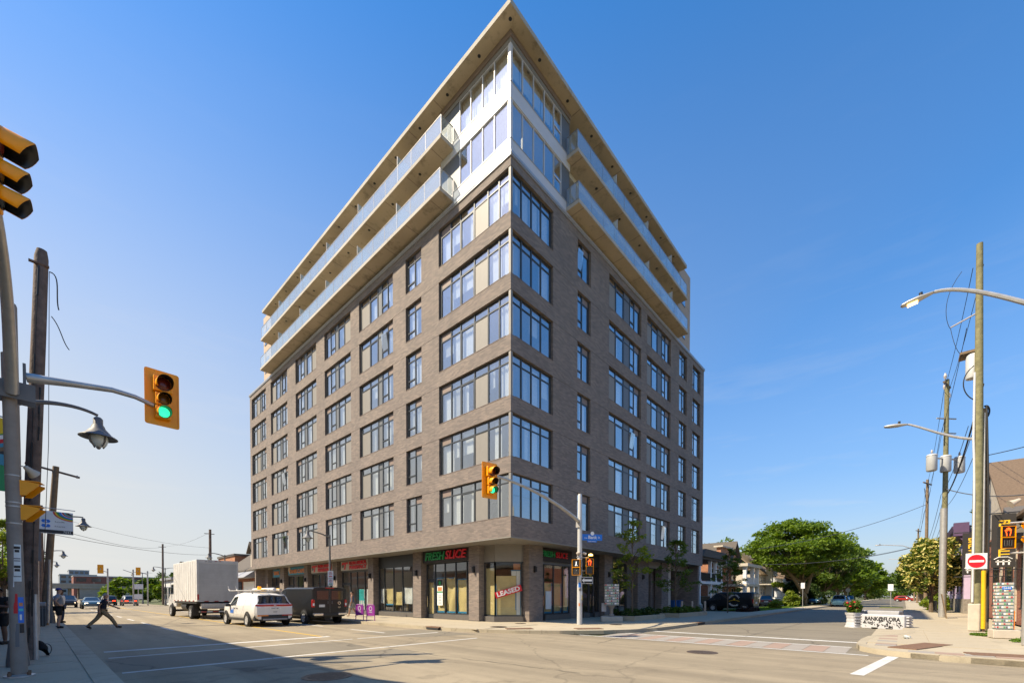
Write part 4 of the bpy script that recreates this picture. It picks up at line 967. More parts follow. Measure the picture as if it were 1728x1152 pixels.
HAND = [(-.045, -.14), (-.06, -.02), (-.10, .06), (-.075, .08), (-.045, .03), (-.05, .13), (-.025, .135), (-.015, .05), (-.01, .15), (.015, .15), (.018, .05), (.03, .135), (.052, .128), (.048, .03), (.065, .09), (.085, .08), (.07, -.02), (.05, -.14)]
def ped_signal(label, loc, rz, sym='hand', two=True):
    t = thing('pedestrian_signal', label, 'pedestrian signal', loc, rz)
    h = .40 if two else .22
    for k, z in enumerate((.2, -.2) if two else (0,)):
        b = MB().box(-.205, .205, .0, .2, z-.195, z+.195).build('housing', 'plastic_black', t, bevel=.015)
        m = MB().box(-.215, -.20, -.05, .01, z-.195, z+.195).box(.20, .215, -.05, .01, z-.195, z+.195).box(-.20, .20, -.05, -.002, z+.182, z+.195).box(-.20, .20, -.05, -.002, z-.195, z-.184); m.build('visor', 'signal_yellow', b)
        box('face', 'black_paint', (-.188, .188, -.012, -.003, z-.168, z+.168), b)
        if k == 0:
            if sym == 'hand': MB().tube([(x, -.018, z-.01+y) for x, y in HAND], .012, 6).build('hand_symbol', 'hand_red', b)
            else: MB().tube([(-.05, -.018, z-.13), (0, -.018, z), (.05, -.018, z-.13)], .012, 6).tube([(0, -.018, z), (.01, -.018, z+.09)], .016, 6).build('walk_symbol', 'walk_white', b)
        else:
            for x in (-.07, .07): MB().tube([(x-.04, -.016, z-.1), (x+.04, -.016, z-.1), (x+.04, -.016, z+.1), (x-.04, -.016, z+.1), (x-.04, -.016, z-.1)], .006, 5).build('digit', 'plastic_grey', b)
    return t
def wrap_sheet(parent, r, a0, a1, z0, z1, mat, name='poster', taper=0):
    def fn(u, v): a = R(a0+(a1-a0)*u); return ((r-taper*v)*math.cos(a), (r-taper*v)*math.sin(a), z0+(z1-z0)*v)
    return MB().grid(fn, 8, 2).build(name, mat, parent, smooth=True)

# ---- near left corner: steel pole with two mast arms
sp = thing('signal_pole', 'grey steel signal pole with flyers at the left edge of the pavement', 'signal pole', (-16.1, -2.65, .14))
MB().lathe([(.2, 0), (.2, .03), (.115, .05)], 20).build('base_plate', 'galvanised', sp)
for a in range(4): MB().lathe([(.028, .03), (.028, .09)], 8, (.165*math.cos(a*1.571+.78), .165*math.sin(a*1.571+.78), 0)).build('anchor_bolt', 'rust', sp)
MB().tube([(0, 0, .02), (-.03, 0, 3), (-.06, 0, 5.75)], [.105, .096, .088], 24).build('post', 'conc_pole', sp, smooth=True)
for z in (3.05, 3.12, 3.6, 2.75): MB().lathe([(.101, z), (.101, z+.02)], 24, (-.03, 0, 0)).build('strap', 'galvanised', sp)
P_ = [(-118, -62, 1.72, 2.38, 'white_paper'), (-90, -50, .98, 1.44, 'sign_street_blue'), (-120, -92, 1.15, 1.5, 'sign_red'), (-140, -112, 1.62, 2.3, 'white_paint'), (-128, -122, 2.85, 2.95, 'white_paint'), (-112, -86, .55, .97, 'panel_grey'), (-82, -50, .8, .96, 'black_paint')]
for a0, a1, z0, z1, mt in P_: wrap_sheet(sp, .1075 if z0 < 1.6 else .1065, a0, a1, z0, z1, mt, taper=.004)
for i, (z, w, mt) in enumerate(((2.30, 40, 'black_paint'), (2.24, 30, 'black_paint'), (2.12, 44, 'panel_grey'), (2.08, 40, 'panel_grey'), (1.96, 42, 'black_paint'), (1.90, 36, 'black_paint'), (1.80, 46, 'panel_grey'))): wrap_sheet(sp, .108, -90-w*.5, -90+w*.5, z, z+(.045 if mt == 'black_paint' else .018), mt, 'print_line')
wrap_sheet(sp, .1085, -84, -58, 1.28, 1.34, 'sign_orange', 'print_line'); wrap_sheet(sp, .1085, -86, -56, 1.19, 1.235, 'teal_print', 'print_line'); wrap_sheet(sp, .1085, -80, -66, 1.03, 1.13, 'white_paint', 'print_line')
m = MB().box(-.34, .26, -.17, -.15, 4.95, 5.25).box(-.34, .26, .15, .17, 4.95, 5.25); m.build('clamp_plate', 'plastic_grey', sp)
m = MB().box(.11, .15, -.14, .14, 5.25, 5.62); m.build('arm_flange', 'plastic_grey', sp)
MB().tube([(.15, 0, 5.42), (.75, 0, 5.52), (1.3, 0, 5.60), (1.65, 0, 5.58), (1.95, 0, 5.50)], [.085, .062, .052, .046, .042], 12).build('mast_arm', 'galvanised', sp, smooth=True)
MB().tube(bezier((-.02, -.16, 5.05), (-.02, -.9, 5.9), (-.0, -2.2, 6.5), (-.12, -3.95, 6.5)), [.09, .088, .085, .08, .076, .072, .069, .066, .063, .06, .058, .056, .055], 12).build('mast_arm', 'galvanised', sp, smooth=True)
signal_head('amber traffic light with green lit, hanging at the left over the main road', (-14.0, -2.62, 5.84), 0).scale = (.88, .9, .89)
signal_head('near amber traffic light seen from its side at the left edge', (-16.24, -6.7, 6.55), R(80), lit='r').scale = (.88, .9, .95)
for z, lb in ((3.42, 'upper amber signal visor on the flyer covered pole'), (2.98, 'lower amber signal visor on the flyer covered pole')):
    t = thing('pedestrian_signal', lb, 'pedestrian signal', (-16.05, -2.55, z+.14), R(75)); t.scale = (.72, .72, .72)
    MB().box(-.2, .2, .02, .2, -.18, .18).build('housing', 'signal_yellow', t)
    MB().prism([(-.0, -.2), (-.0, .18), (-.36, .12), (-.36, .07), (-.12, -.2)], -.21, -.195, axis='x').build('visor', 'signal_yellow', t)
    MB().prism([(-.0, -.2), (-.0, .18), (-.36, .12), (-.36, .07), (-.12, -.2)], .195, .21, axis='x').build('visor', 'signal_yellow', t)
    MB().box(-.194, .194, -.36, 0, .165, .18).build('visor', 'signal_yellow', t); box('face', 'black_paint', (-.19, .19, -.01, 0.018, -.17, .16), t)
    t.location.x += .02
t = thing('horn_speaker', 'small pale horn fixed to the flyer covered pole', 'speaker', (-15.98, -2.6, 3.95), R(40)); t.scale = (.75, .75, .75); MB().lathe([(.03, -.02), (.05, .0), (.075, .12), (.125, .24)], 16, axis='x').build('horn', 'limestone', t, rot=(0, R(35), 0), smooth=True)
MB().tube([(-.2, 0, 0), (-.05, 0, 0)], .015, 8).build('bracket', 'galvanised', t)

# ---- weathered wooden pole
wp = thing('utility_pole', 'weathered brown timber pole with split grain behind the flyer covered pole', 'utility pole', (-16.0, .34, .14))
o = MB().tube([(0, 0, 0), (.04, -.02, 2.5), (.14, -.08, 5), (.24, -.15, 7.5), (.30, -.20, 9.15), (.31, -.21, 9.32)], [.135, .13, .125, .12, .115, .085], 20).build('shaft', 'wood_weathered', wp, smooth=True)
for a, z0, z1, d in ((-75, 1, 3.4, .02), (-110, 3.6, 8.9, .03), (-60, 5, 6.2, .02), (-95, .4, 1.8, .02)):
    m = MB(); k = 8
    for i in range(k):
        za = z0+(z1-z0)*i/k; zb = z0+(z1-z0)*(i+1)/k
        def off(z): return (.304*z/9.2*(z/9.2)**.25, -.2*(z/9.2)**1.2)
        (xa, ya), (xb, yb) = off(za), off(zb); ra = .133-.02*za/9.2; rb = .133-.02*zb/9.2
        A = R(a+2*math.sin(i)); m.tube([(xa+ra*math.cos(A), ya+ra*math.sin(A), za), (xb+rb*math.cos(A), yb+rb*math.sin(A), zb)], .012+.008*math.sin(i*2), 5)
    m.build('split', 'black_paint', wp)
MB().tube([(.1, -.1, .0), (.1, -.1, 1.5)], .045, 10).build('conduit', 'galvanised', wp)
MB().tube(bezier((.42, -.2, 8.9), (.62, -.2, 8.95), (.5, -.2, 8.4), (.56, -.2, 8.1)), .012, 5).tube(bezier((.44, -.2, 7.9), (.6, -.2, 7.7), (.6, -.2, 7.4), (.72, -.2, 7.25)), .01, 5).tube([(.42, -.2, 8.9), (.36, -.15, 5), (.24, -.1, 2)], .006, 5).build('loose_cable', 'cable', wp)
MB().box(.1, .42, -.32, -.26, 8.93, 8.97).build('hook', 'rust', wp)

# ---- bell street lamps
def bell(parent, x, y, z):
    l = MB().lathe([(.05, .30), (.085, .26), (.085, .14), (.11, .10), (.13, .04), (.19, -.03), (.235, -.09), (.33, -.15), (.34, -.165), (.30, -.16), (.2, -.10)], 20, (x, y, z)).build('lamp_shade', 'plastic_grey', parent, smooth=True)
    MB().lathe([(.16, -.13), (.17, -.2), (.15, -.28), (.09, -.35), (.03, -.375)], 18, (x, y, z)).build('globe', 'frosted', l, smooth=True)
    m = MB()
    for a in range(4): m.tube([(x+.185*math.cos(a*1.571+.6), y+.185*math.sin(a*1.571+.6), z-.14), (x+.18*math.cos(a*1.571+.6), y+.18*math.sin(a*1.571+.6), z-.25), (x+.10*math.cos(a*1.571+.6), y+.1*math.sin(a*1.571+.6), z-.37)], .016, 6)
    m.lathe([(.02, -.42), (.045, -.39), (.03, -.36)], 8, (x, y, z)); m.build('cage', 'plastic_grey', l)
def lamp_post(label, loc, reach, z=5.5, top=5.75, mat='plastic_grey', double=0):
    t = thing('street_lamp', label, 'street lamp', loc, 0, 'bell lamps along the main road')
    MB().lathe([(.17, 0), (.17, .1), (.13, .5), (.08, .7), (.068, 3), (.055, top)], 14).build('post', mat, t, smooth=True)
    MB().tube(bezier((0, 0, top-.18), (reach*.3, 0, top+.02), (reach*.7, 0, top+.12), (reach, 0, z+.34)), [.055-.002*i for i in range(13)], 8).build('arm', mat, t, smooth=True)
    bell(t, reach, 0, z)
    if double: MB().tube(bezier((0, 0, top-.18), (-reach*.3, 0, top+.02), (-reach*.7, 0, top+.1), (-reach*1.05, 0, z+.2)), [.05-.003*i for i in range(13)], 8).build('arm', mat, t, smooth=True)
    return t
t = lamp_post('bell shaped street lamp on the arm beside the timber pole', (-16.15, -.86, .14), 1.27, z=5.22, top=5.6)
MB().lathe([(.11, .14), (.10, 3), (.085, 7.4), (.07, 7.45)], 18).build('column', 'conc_pole', t, smooth=True)
for i, (y, lb) in enumerate(((19.5, 'second bell street lamp on the left pavement, behind the bus stop sign'), (46, 'third bell street lamp along the left pavement'), (66, 'fourth and farthest bell street lamp on the left pavement'))): lamp_post(lb, (-15.35, y, .14), 1.3)
lamp_post('bell street lamp with parking signs before the brick facade', (-2.6, 14.07, .14), -1.45, z=5.35, top=5.55)
lamp_post('bell street lamp rising behind the white box truck', (-2.6, 38, .14), -1.4, double=1); lamp_post('bell street lamp with two arms near the white low building', (-2.6, 69, .14), -1.4, double=1)
lamp_post('farthest bell street lamp on the right pavement', (-2.6, 90, .14), -1.4, double=1)
t = thing('parking_sign', 'pair of white no parking plates on the lamp post by the pharmacy', 'sign', (-2.6, 13.98, 2.75))
for z, h in ((.28, .25), (-.22, .22)):
    b = box('plate', 'white_paint', (-.17, .17, -.012, 0, z-h, z+h), t, bevel=.01)
    MB().lathe([(.07, -.018), (.095, -.018), (.095, -.012), (.07, -.012)], 16, (0, 0, z+.08), axis='y', caps=False).build('ring', 'sign_red', b)
    text('P', 'black_paint', (0, -.014, z+.08), (0, -1, 0), b, size=.13, ext=.002); MB().box(-.1, .1, -.016, -.013, z-.15, z-.09).build('band', 'sign_green' if z < 0 else 'sign_red', b)
t.rotation_euler = (0, 0, R(-30))
# pride banner on the near lamp column
t = thing('street_banner', 'rainbow coloured banner cut off by the left edge', 'banner', (-16.28, -.9, 4.45), R(12))
cols = [('sign_green', -.2, -.05), ('flower_yellow', -.35, -.2), ('sign_blue', -.45, -.35)]
MB().box(-.62, 0, -.006, .006, -.72, .75).build('cloth', 'sign_green', t); MB().box(-.62, -.12, -.010, -.007, -.72, -.05).build('stripe', 'flower_yellow', t)
MB().prism([(-.62, .12), (-.62, .75), (0, .75), (0, .45)], -.011, -.0075, axis='y').build('field', 'flower_yellow', t)
for k, (mt, z) in enumerate((('black_paint', .02), ('wood_brown', .1), ('sign_blue', .18), ('flower_red', .26), ('white_paint', .34))): MB().prism([(-.62, z-.33), (-.62, z-.25), (0, z+.08), (0, z)], -.014-.001*k, -.012-.001*k, axis='y').build('chevron', mt, t)
MB().box(-.62, .02, -.02, -.0165, -.2, .02).build('bracket_sleeve', 'sign_blue', t); MB().tube([(-.65, 0, .78), (.12, 0, .78)], .015, 6).build('rod', 'galvanised', t)

# ---- bus stop sign
bs = thing('bus_stop_sign', 'white bus stop sign with routes 6 and 7 and a rainbow corner', 'bus sign', (-15.85, 5.2, .72), R(4))
MB().lathe([(.035, -.58), (.035, 3.6)], 10).build('post', 'galvanised', bs); box('timetable_case', 'plastic_grey', (-.04, .09, -.06, -.036, 1.95, 2.85), bs)
b = box('sign_plate', 'white_paint', (.02, .80, -.03, -.01, 2.82, 3.52), bs, bevel=.012)
box('footer_band', 'plastic_black', (.025, .795, -.033, -.0305, 2.84, 2.94), b)
for k, (mt, r0, r1) in enumerate((('sign_red', .44, .40), ('flower_yellow', .40, .36), ('sign_green', .36, .31), ('sign_street_blue', .31, .26), ('flower_red', .24, .20), ('teal_print', .20, .16), ('wood_brown', .16, .12), ('black_paint', .12, .08))):
    pts = [(.79+r0*math.cos(R(a)), 3.51+r0*math.sin(R(a))*.62) for a in range(180, 271, 10)]+[(.79+r1*math.cos(R(a)), 3.51+r1*math.sin(R(a))*.62) for a in range(270, 179, -10)]
    MB().prism(pts, -.034, -.031, axis='y').build('rainbow_stripe', mt, b)
for z, s in ((3.20, '6'), (3.06, '7')):
    h = .05; MB().prism([(.1, z), (.13, z+h), (.27, z+h), (.30, z), (.27, z-h), (.13, z-h)][::-1], -.034, -.031, axis='y').build('route_badge', 'sign_street_blue', b)
    text(s, 'white_paint', (.2, -.036, z), (0, -1, 0), b, size=.1, ext=.001, bold=.003); text('Rockcliffe' if s == '6' else 'St-Laurent', 'black_paint', (.5, -.032, z), (0, -1, 0), b, size=.055, ext=.001)
text('7643', 'white_paint', (.66, -.035, 2.89), (0, -1, 0), b, size=.09, ext=.001)
MB().tube([(.03, 0, 3.62), (.85, 0, 3.60)], .012, 6).build('hanger', 'galvanised', bs)

# ---- litter bin, hydro pole and others along the left pavement
t = thing('litter_bin', 'grey slatted litter bin on the left pavement behind the timber pole', 'litter bin', (-15.95, 16.5, .14))
m = MB().box(-.34, .34, -.34, .34, 0, .86); m.build('liner', 'plastic_black', t)
for i in range(9):
    x = -.36+.09*i
    for y in (-.36, .345): box('slat', 'plastic_grey', (x-.03, x+.03, y, y+.015, .04, .98), t)
    for y in (-.36, .345): box('slat', 'plastic_grey', (y, y+.015, x-.03, x+.03, .04, .98), t)
MB().box(-.39, .39, -.39, .39, .98, 1.16).build('rim', 'frame_grey', t, bevel=.03)
up = thing('utility_pole', 'leaning pole with crossarm rising behind the bus stop sign', 'utility pole', (-15.62, 17.6, .14))
MB().tube([(0, 0, 0), (.25, -.1, 4), (.5, -.25, 8.0)], [.16, .14, .12], 12).build('shaft', 'wood_brown', up, smooth=True)
MB().tube([(-.55, -.25, 7.95), (1.35, -.25, 7.6)], .055, 6).build('crossarm', 'wood_weathered', up)
for x in (-.5, 1.25): MB().lathe([(.03, -.25), (.06, -.2), (.03, -.1)], 8, (x, -.25, 7.8)).build('insulator', 'porcelain', up)
MB().tube([(.12, -.2, .1), (.22, -.18, 3.3)], .06, 8).build('conduit', 'galvanised', up)
for i, (x, y, h, lb) in enumerate(((-15.6, 36, 8.6, 'distant slim pole beside the left pavement lamps'), (-2.2, 45.5, 9.2, 'tall dark pole rising above the box truck roof'), (-1.5, 78, 10.2, 'slim wire pole left of the box truck'))):
    t = thing('utility_pole', lb, 'utility pole', (x, y, .14)); MB().tube([(0, 0, 0), (.05, 0, h)], [.17, .13], 10).build('shaft', 'wood_weathered', t, smooth=True); MB().tube([(-.5, .1, h-.5), (.5, .1, h-.5)], .04, 6).build('crossarm', 'wood_weathered', t)
# wires over the main road
wire((-15.2, 17.4, 5.0), (-1.6, 78, 9.8), .5, 'upper wire slung across the main road left of the truck'); wire((-15.2, 17.4, 4.7), (-2.15, 45.5, 6.4), .3, 'lower wire slung across the main road behind the truck')
wire((-15.5, 36, 8.2), (-2.15, 45.5, 7.2), .5, 'thin wire crossing above the truck', .01); wire((-2.2, 45.5, 9.0), (-1.5, 78, 10.0), .5, 'wire between the two poles beyond the truck', .01)

# ---- far corner: white signal post, mast arm, signs
np_ = thing('signal_pole', 'white signal post with stickers on the corner pavement before the block', 'signal pole', (2.86, -2.17, .14))
MB().lathe([(.135, 0), (.13, 1.5), (.118, 5), (.105, 6.6), (.09, 6.65)], 20).build('post', 'transformer', np_, smooth=True)
for a0, a1, z0, z1, mt in ((-175, -120, 1.9, 2.15, 'sign_street_blue'), (-160, -110, 2.25, 2.7, 'white_paint'), (-120, -70, 1.3, 1.7, 'white_paint'), (-100, -60, 1.25, 1.5, 'flower_yellow'), (-170, -140, .95, 1.1, 'sign_orange'), (-90, -60, .95, 1.1, 'sign_orange'), (-150, -100, 2.8, 2.95, 'panel_grey'), (-165, -115, 1.72, 1.85, 'plastic_grey')): wrap_sheet(np_, .1375 if z0 < 1.6 else .135, a0, a1, z0, z1, mt, 'sticker')
MB().tube(bezier((-.1, 0, 5.25), (-1.6, -.1, 5.75), (-4.4, -.5, 6.15), (-7.15, -.83, 6.0)), [.10-.0045*i for i in range(13)], 12).build('mast_arm', 'galvanised', np_, smooth=True)
MB().box(-.17, -.1, -.13, .13, 4.95, 5.45).build('arm_flange', 'galvanised', np_)
for s_ in (-1, 1): MB().lathe([(.04, 0), (.075, .03), (.075, .2)], 12, axis='x').build('camera', 'limestone', np_, (s_*.1, -.1, 3.68), rot=(0, R(25), R(-48+(0 if s_ > 0 else 180))))
signal_head('amber traffic light with green lit on the arm before the brick corner', (-4.55, -3.1, 5.86), R(-12))
t = ped_signal('pedestrian signal with red hand on the right of the white post', (3.18, -2.55, 3.12), R(-28)); t = ped_signal('pedestrian signal with walking figure on the left of the white post', (2.50, -2.20, 3.05), R(-75), 'walk')
for z in (2.75, 3.42): MB().tube([(-.38, -.05, z), (.36, -.3, z)], .022, 6).build('bracket', 'galvanised', np_)
MB().lathe([(.02, .22), (.1, .2), (.12, .12)], 10, (.36, -.42, 3.4)).build('beacon', 'lamp_on', np_)
t = thing('one_way_sign', 'black one way sign with white arrow pointing left on the white post', 'sign', (2.86, -2.36, 2.4), R(-42))
box('plate', 'white_paint', (-.1, .52, -.012, 0, -.17, .17), t); box('field', 'black_paint', (-.08, .50, -.016, -.0125, -.15, .15), t)
MB().prism([(-.06, 0), (.07, .12), (.07, .05), (.47, .05), (.47, -.05), (.07, -.05), (.07, -.12)][::-1], -.02, -.0165, axis='y').build('arrow', 'white_paint', t)
t = thing('sign_back', 'blank grey back of a sign left of the one way arrow', 'sign', (2.62, -2.18, 2.38), R(40)); box('plate', 'galvanised', (-.42, .02, -.01, 0, -.18, .18), t)
t = thing('street_name_sign', 'blue street name sign reading Bank on the white post', 'sign', (2.99, -2.2, 4.62), R(-36))
b = box('plate', 'sign_street_blue', (0, 1.12, -.012, 0, -.16, .16), t, bevel=.01); box('tab', 'sign_street_blue', (.3, .82, -.012, 0, -.25, -.161), t)
text('Bank', 'white_paint', (.58, -.014, .0), (0, -1, 0), b, size=.24, ext=.002, bold=.004); text('rue', 'white_paint', (.22, -.014, -.03), (0, -1, 0), b, size=.12, ext=.002); text('St.', 'white_paint', (.95, -.014, .0), (0, -1, 0), b, size=.13, ext=.002); text('bank street', 'white_paint', (.56, -.014, -.205), (0, -1, 0), t, size=.085, ext=.002)
MB().lathe([(.1, -.014), (.1, 0)], 16, (.58, 0, .2), axis='y').build('crest', 'white_paint', b)

# ---- wrapped utility cabinet on its post
def crest_box(label, loc, w, d, h, z0, rows, rz, num=None, post=True):
    t = thing('utility_cabinet', label, 'utility cabinet', loc, rz)
    b = box('cabinet', 'planter_white', (-w, w, -d, d, z0, z0+h), t, bevel=.015)
    cols = ['sign_red', 'white_paint', 'leafgreen', 'limestone', 'flower_red', 'panel_grey']
    for i in range(rows):
        z = z0+h*(i+.1)/rows; hh = h/rows
        MB().box(-w-.003, w+.003, -d-.003, d+.003, z, z+hh*.28).build('stripe', 'printgreen', b)
        for k in range(7):
            x = -w+.02+(2*w-.04)*k/7; mt = ['printred', 'white_paint', 'leafgreen', 'limestone', 'printpale', 'panel_grey', 'limestone'][(k*3+i*5) % 7]
            box('figure', mt, (x, x+(2*w-.04)/7*.8, -d-.006, -d, z+hh*.34, z+hh*.85), b)
        for k in range(4):
            y = -d+.02+(2*d-.04)*k/4; mt = ['printred', 'white_paint', 'printpale', 'limestone'][(k*3+i*5) % 4]
            box('figure', mt, (-w-.006, -w, y, y+(2*d-.04)/4*.8, z+hh*.34, z+hh*.85), b)
    if num: box('number_plate', 'sign_street_blue', (-w*.35, w*.72, -d-.014, -d-.007, z0+h-.24, z0+h-.14), b); text(num, 'white_paint', (w*.18, -d-.018, z0+h-.19), (0, -1, 0), b, size=.09, ext=.002)
    return t
M('leafgreen', (.10, .30, .12), .5); M('printgreen', (.10, .16, .15), .5); M('printred', (.45, .07, .06), .5); M('printpale', (.55, .50, .30), .5)
t = crest_box('patterned cabinet raised on a post by the planter bed', (6.6, -1.9, .14), .40, .24, 1.22, .92, 8, R(-56))
MB().lathe([(.17, .3), (.17, .36), (.1, .42), (.1, .7), (.24, .92)], 14).build('post', 'conc_pole', t, smooth=True); box('footing', 'limestone', (-.6, .6, -.45, .45, 0, .28), t, bevel=.02); box('meter_box', 'planter_white', (-.55, -.28, .2, .34, .55, 1.05), t)
t = crest_box('tall patterned cabinet with number plate on the near right corner', (6.75, -17.05, .14), .21, .15, 1.62, .30, 14, R(-80), '5440')
box('footing', 'limestone', (-.3, .36, -.26, .26, 0, .295), t, bevel=.02); box('side_panel', 'orange_plastic', (.22, .24, -.14, .3, .31, .95), t)

# ---- right side: tall green-brown pole with street light, cables, stop signs
mpole = thing('utility_pole', 'tallest greenish timber pole at the right with conduits and a street light', 'utility pole', (10.5, -16.72, .14))
MB().tube([(0, 0, 0), (-.03, .02, 8), (-.16, .10, 15.9)], [.17, .14, .10], 18).build('shaft', 'wood_green', mpole, smooth=True)
MB().tube([(.18, -.26, 0), (.15, -.2, 4.5), (.08, -.1, 9.2)], [.13, .12, .09], 14).build('stub_pole', 'wood_brown', mpole, smooth=True)
MB().tube([(-.15, .12, 1.2), (-.15, .12, 5.5), (-.1, .13, 6.8), (-.14, .17, 8.0), (-.14, .17, 10.7)], .04, 10).build('conduit', 'white_metal', mpole, smooth=True)
MB().tube([(-.05, -.18, .3), (-.06, -.16, 6), (.0, -.14, 9)], .028, 8).build('conduit', 'galvanised', mpole, smooth=True)
for k in range(3): MB().tube(bezier((.0+.06*k, -.34, .4), (.08+.05*k, -.34, 4), (-.05+.1*k, -.26, 7), (.06+.05*k, -.2, 9.3), 16), .032, 8).build('cable_bundle', 'cable', mpole, smooth=True)
o = MB().prism([(-.2, -.1), (-.02, -.16), (.06, .16), (-.14, .26)], 0, 1.15).build('concrete_guard', 'limestone', mpole, bevel=.04)
MB().tube(bezier((-.05, .2, 8.0), (-.05, 1.0, 8.25), (-.03, 1.7, 8.9), (0, 2.2, 9.15)), [.055-.001*i for i in range(13)], 8).build('lamp_arm', 'galvanised', mpole, smooth=True)
def cobra(parent, p, rz, mat='galvanised', lit=False, pitch=0):
    h = MB().lathe([(.03, 0), (.07, .02), (.10, .15), (.15, .35), (.15, .62), (.10, .78), (.03, .82)], 12, axis='y').build('lamp_head', mat, parent, p, smooth=True); h.scale = (1, 1, .5); h.rotation_euler = (R(pitch), 0, rz)
    if lit: box('led_panel', 'lamp_on', (-.10, .10, .40, .66, -.165, -.14), h)
    MB().lathe([(.05, .1), (.05, .34)], 10, (0, .3, 0)).build('photocell', 'black_metal', h)
cobra(mpole, (0, 2.2, 9.15), 0, pitch=6)
MB().lathe([(.21, 0), (.22, .05), (.22, .95), (.18, 1.0)], 16, (.24, .2, 10.6)).build('transformer', 'transformer', mpole, smooth=True); MB().box(.05, .8, .0, .6, 11.65, 11.75).build('bracket', 'wood_brown', mpole)
MB().tube([(-.08, .1, 13.15), (-.1, .9, 12.85)], .03, 8).build('insulator_arm', 'porcelain', mpole); MB().tube(bezier((-.2, .6, 15), (-.3, 1.3, 14), (-.2, 1.0, 12.9), (-.1, .9, 12.8)), .01, 5).tube(bezier((-.1, .9, 12.8), (0, .7, 11.5), (.1, .5, 11.7), (.2, .45, 11.5)), .01, 5).tube(bezier((-.1, .2, 11), (-.4, .7, 10.5), (-.3, .5, 9.8), (-.15, .2, 9.6)), .02, 5).build('drop_wire', 'cable', mpole)
m = MB().tube(bezier((.1, -.15, 9.3), (.3, -.3, 9.4), (.4, -.35, 9.1), (.25, -.25, 8.9)), .035, 6); m.build('splice_case', 'cable', mpole)
t = thing('pole_guard', 'bright yellow tube guarding a guy wire beside the tall pole', 'guard tube', (10.15, -16.9, .14)); MB().tube([(0, 0, .12), (-.07, .02, 2.5)], .07, 12).build('tube', 'yellow_paint', t, smooth=True); MB().tube([(0, 0, 0), (0, 0, .14)], .02, 6).build('anchor', 'rust', t)
t = thing('no_entry_sign', 'white plate with red no entry disc fixed to the tall pole', 'sign', (9.98, -16.66, 3.02), R(-76)); t.scale = (.80, 1, .80)
box('plate', 'white_paint', (-.40, .40, -.02, 0, -.40, .40), t, bevel=.02); MB().lathe([(.335, -.026), (.335, -.0205)], 28, axis='y').build('disc', 'sign_red', t); box('bar', 'white_paint', (-.27, .27, -.032, -.027, -.055, .055), t)
p2 = thing('utility_pole', 'greenish timber pole with three grey transformers', 'utility pole', (26.4, -16.5, .14))
MB().tube([(0, 0, 0), (0, 0, 16.3)], [.17, .12], 16).build('shaft', 'wood_green', p2, smooth=True); MB().tube([(0, .05, 0), (0, .05, 7.5)], [.2, .19], 14).build('cable_riser', 'galvanised', p2, smooth=True)
MB().tube([(-1.15, .2, 15.8), (1.15, -.2, 16.1)], .075, 6).build('crossarm', 'wood_weathered', p2)
for x in (-1.0, .0, 1.0):
    q = MB().lathe([(.25, 0), (.29, .06), (.29, 1.0), (.31, 1.02), (.26, 1.12)], 16, (x*.95+.0, -x*.72, 10.0)).build('transformer', 'transformer', p2, smooth=True)
    MB().lathe([(.04, 1.2), (.07, 1.3), (.03, 1.45)], 8, (x*.95, -x*.72, 10.0)).build('bushing', 'porcelain', q)
    MB().tube([(0, 0, 10.9), (x*.95, -x*.72, 10.9)], .05, 6).build('bracket', 'galvanised', p2)
    MB().lathe([(.05, -.35), (.08, -.2), (.05, 0)], 8, (x, -.17*x, 15.7)).build('insulator', 'porcelain', p2)
for z in (13.6, 12.6): MB().tube([(-.7, .5, z), (.7, -.5, z+.1)], .045, 6).build('crossarm', 'galvanised', p2)
MB().lathe([(.05, 16.3), (.1, 16.5), (.04, 16.7)], 8, (-.2, .1, 0)).build('insulator', 'porcelain', p2)
for i, (x, h, lb) in enumerate(((60.3, 16.2, 'third timber pole down the side street with crossarm and bracket lamp'), (108, 15.5, 'distant timber pole with crossarm above the yellow tree'), (146, 14, 'farthest thin pole down the side street'))):
    t = thing('utility_pole', lb, 'utility pole', (x, -16.5, .14)); MB().tube([(0, 0, 0), (0, 0, h)], [.2, .14], 10).build('shaft', 'wood_brown', t, smooth=True)
    if i < 2: MB().tube([(-1.2, .4, h-.5), (1.2, -.4, h-.5)], .08, 6).build('crossarm', 'wood_weathered', t)
    if i == 0:
        MB().tube([(0, .2, 7), (-.2, 2.2, 8.0), (-.3, 4.2, 8.25)], .05, 8).build('lamp_arm', 'galvanised', t, smooth=True); cobra(t, (-.3, 4.2, 8.25), 0)
        MB().tube([(-.9, .3, h-1.2), (-.3, .1, h-2.8), (.4, -.1, h-2.6), (.9, -.3, h-1.2)], .03, 5).build('jumper', 'cable', t)
MB().tube([(0, .2, 8), (-.2, 3, 9.3), (-.2, 4.6, 9.4)], .05, 8).build('lamp_arm', 'galvanised', [o for o in COL.objects if o.get('label') == 'distant timber pole with crossarm above the yellow tree'][0])
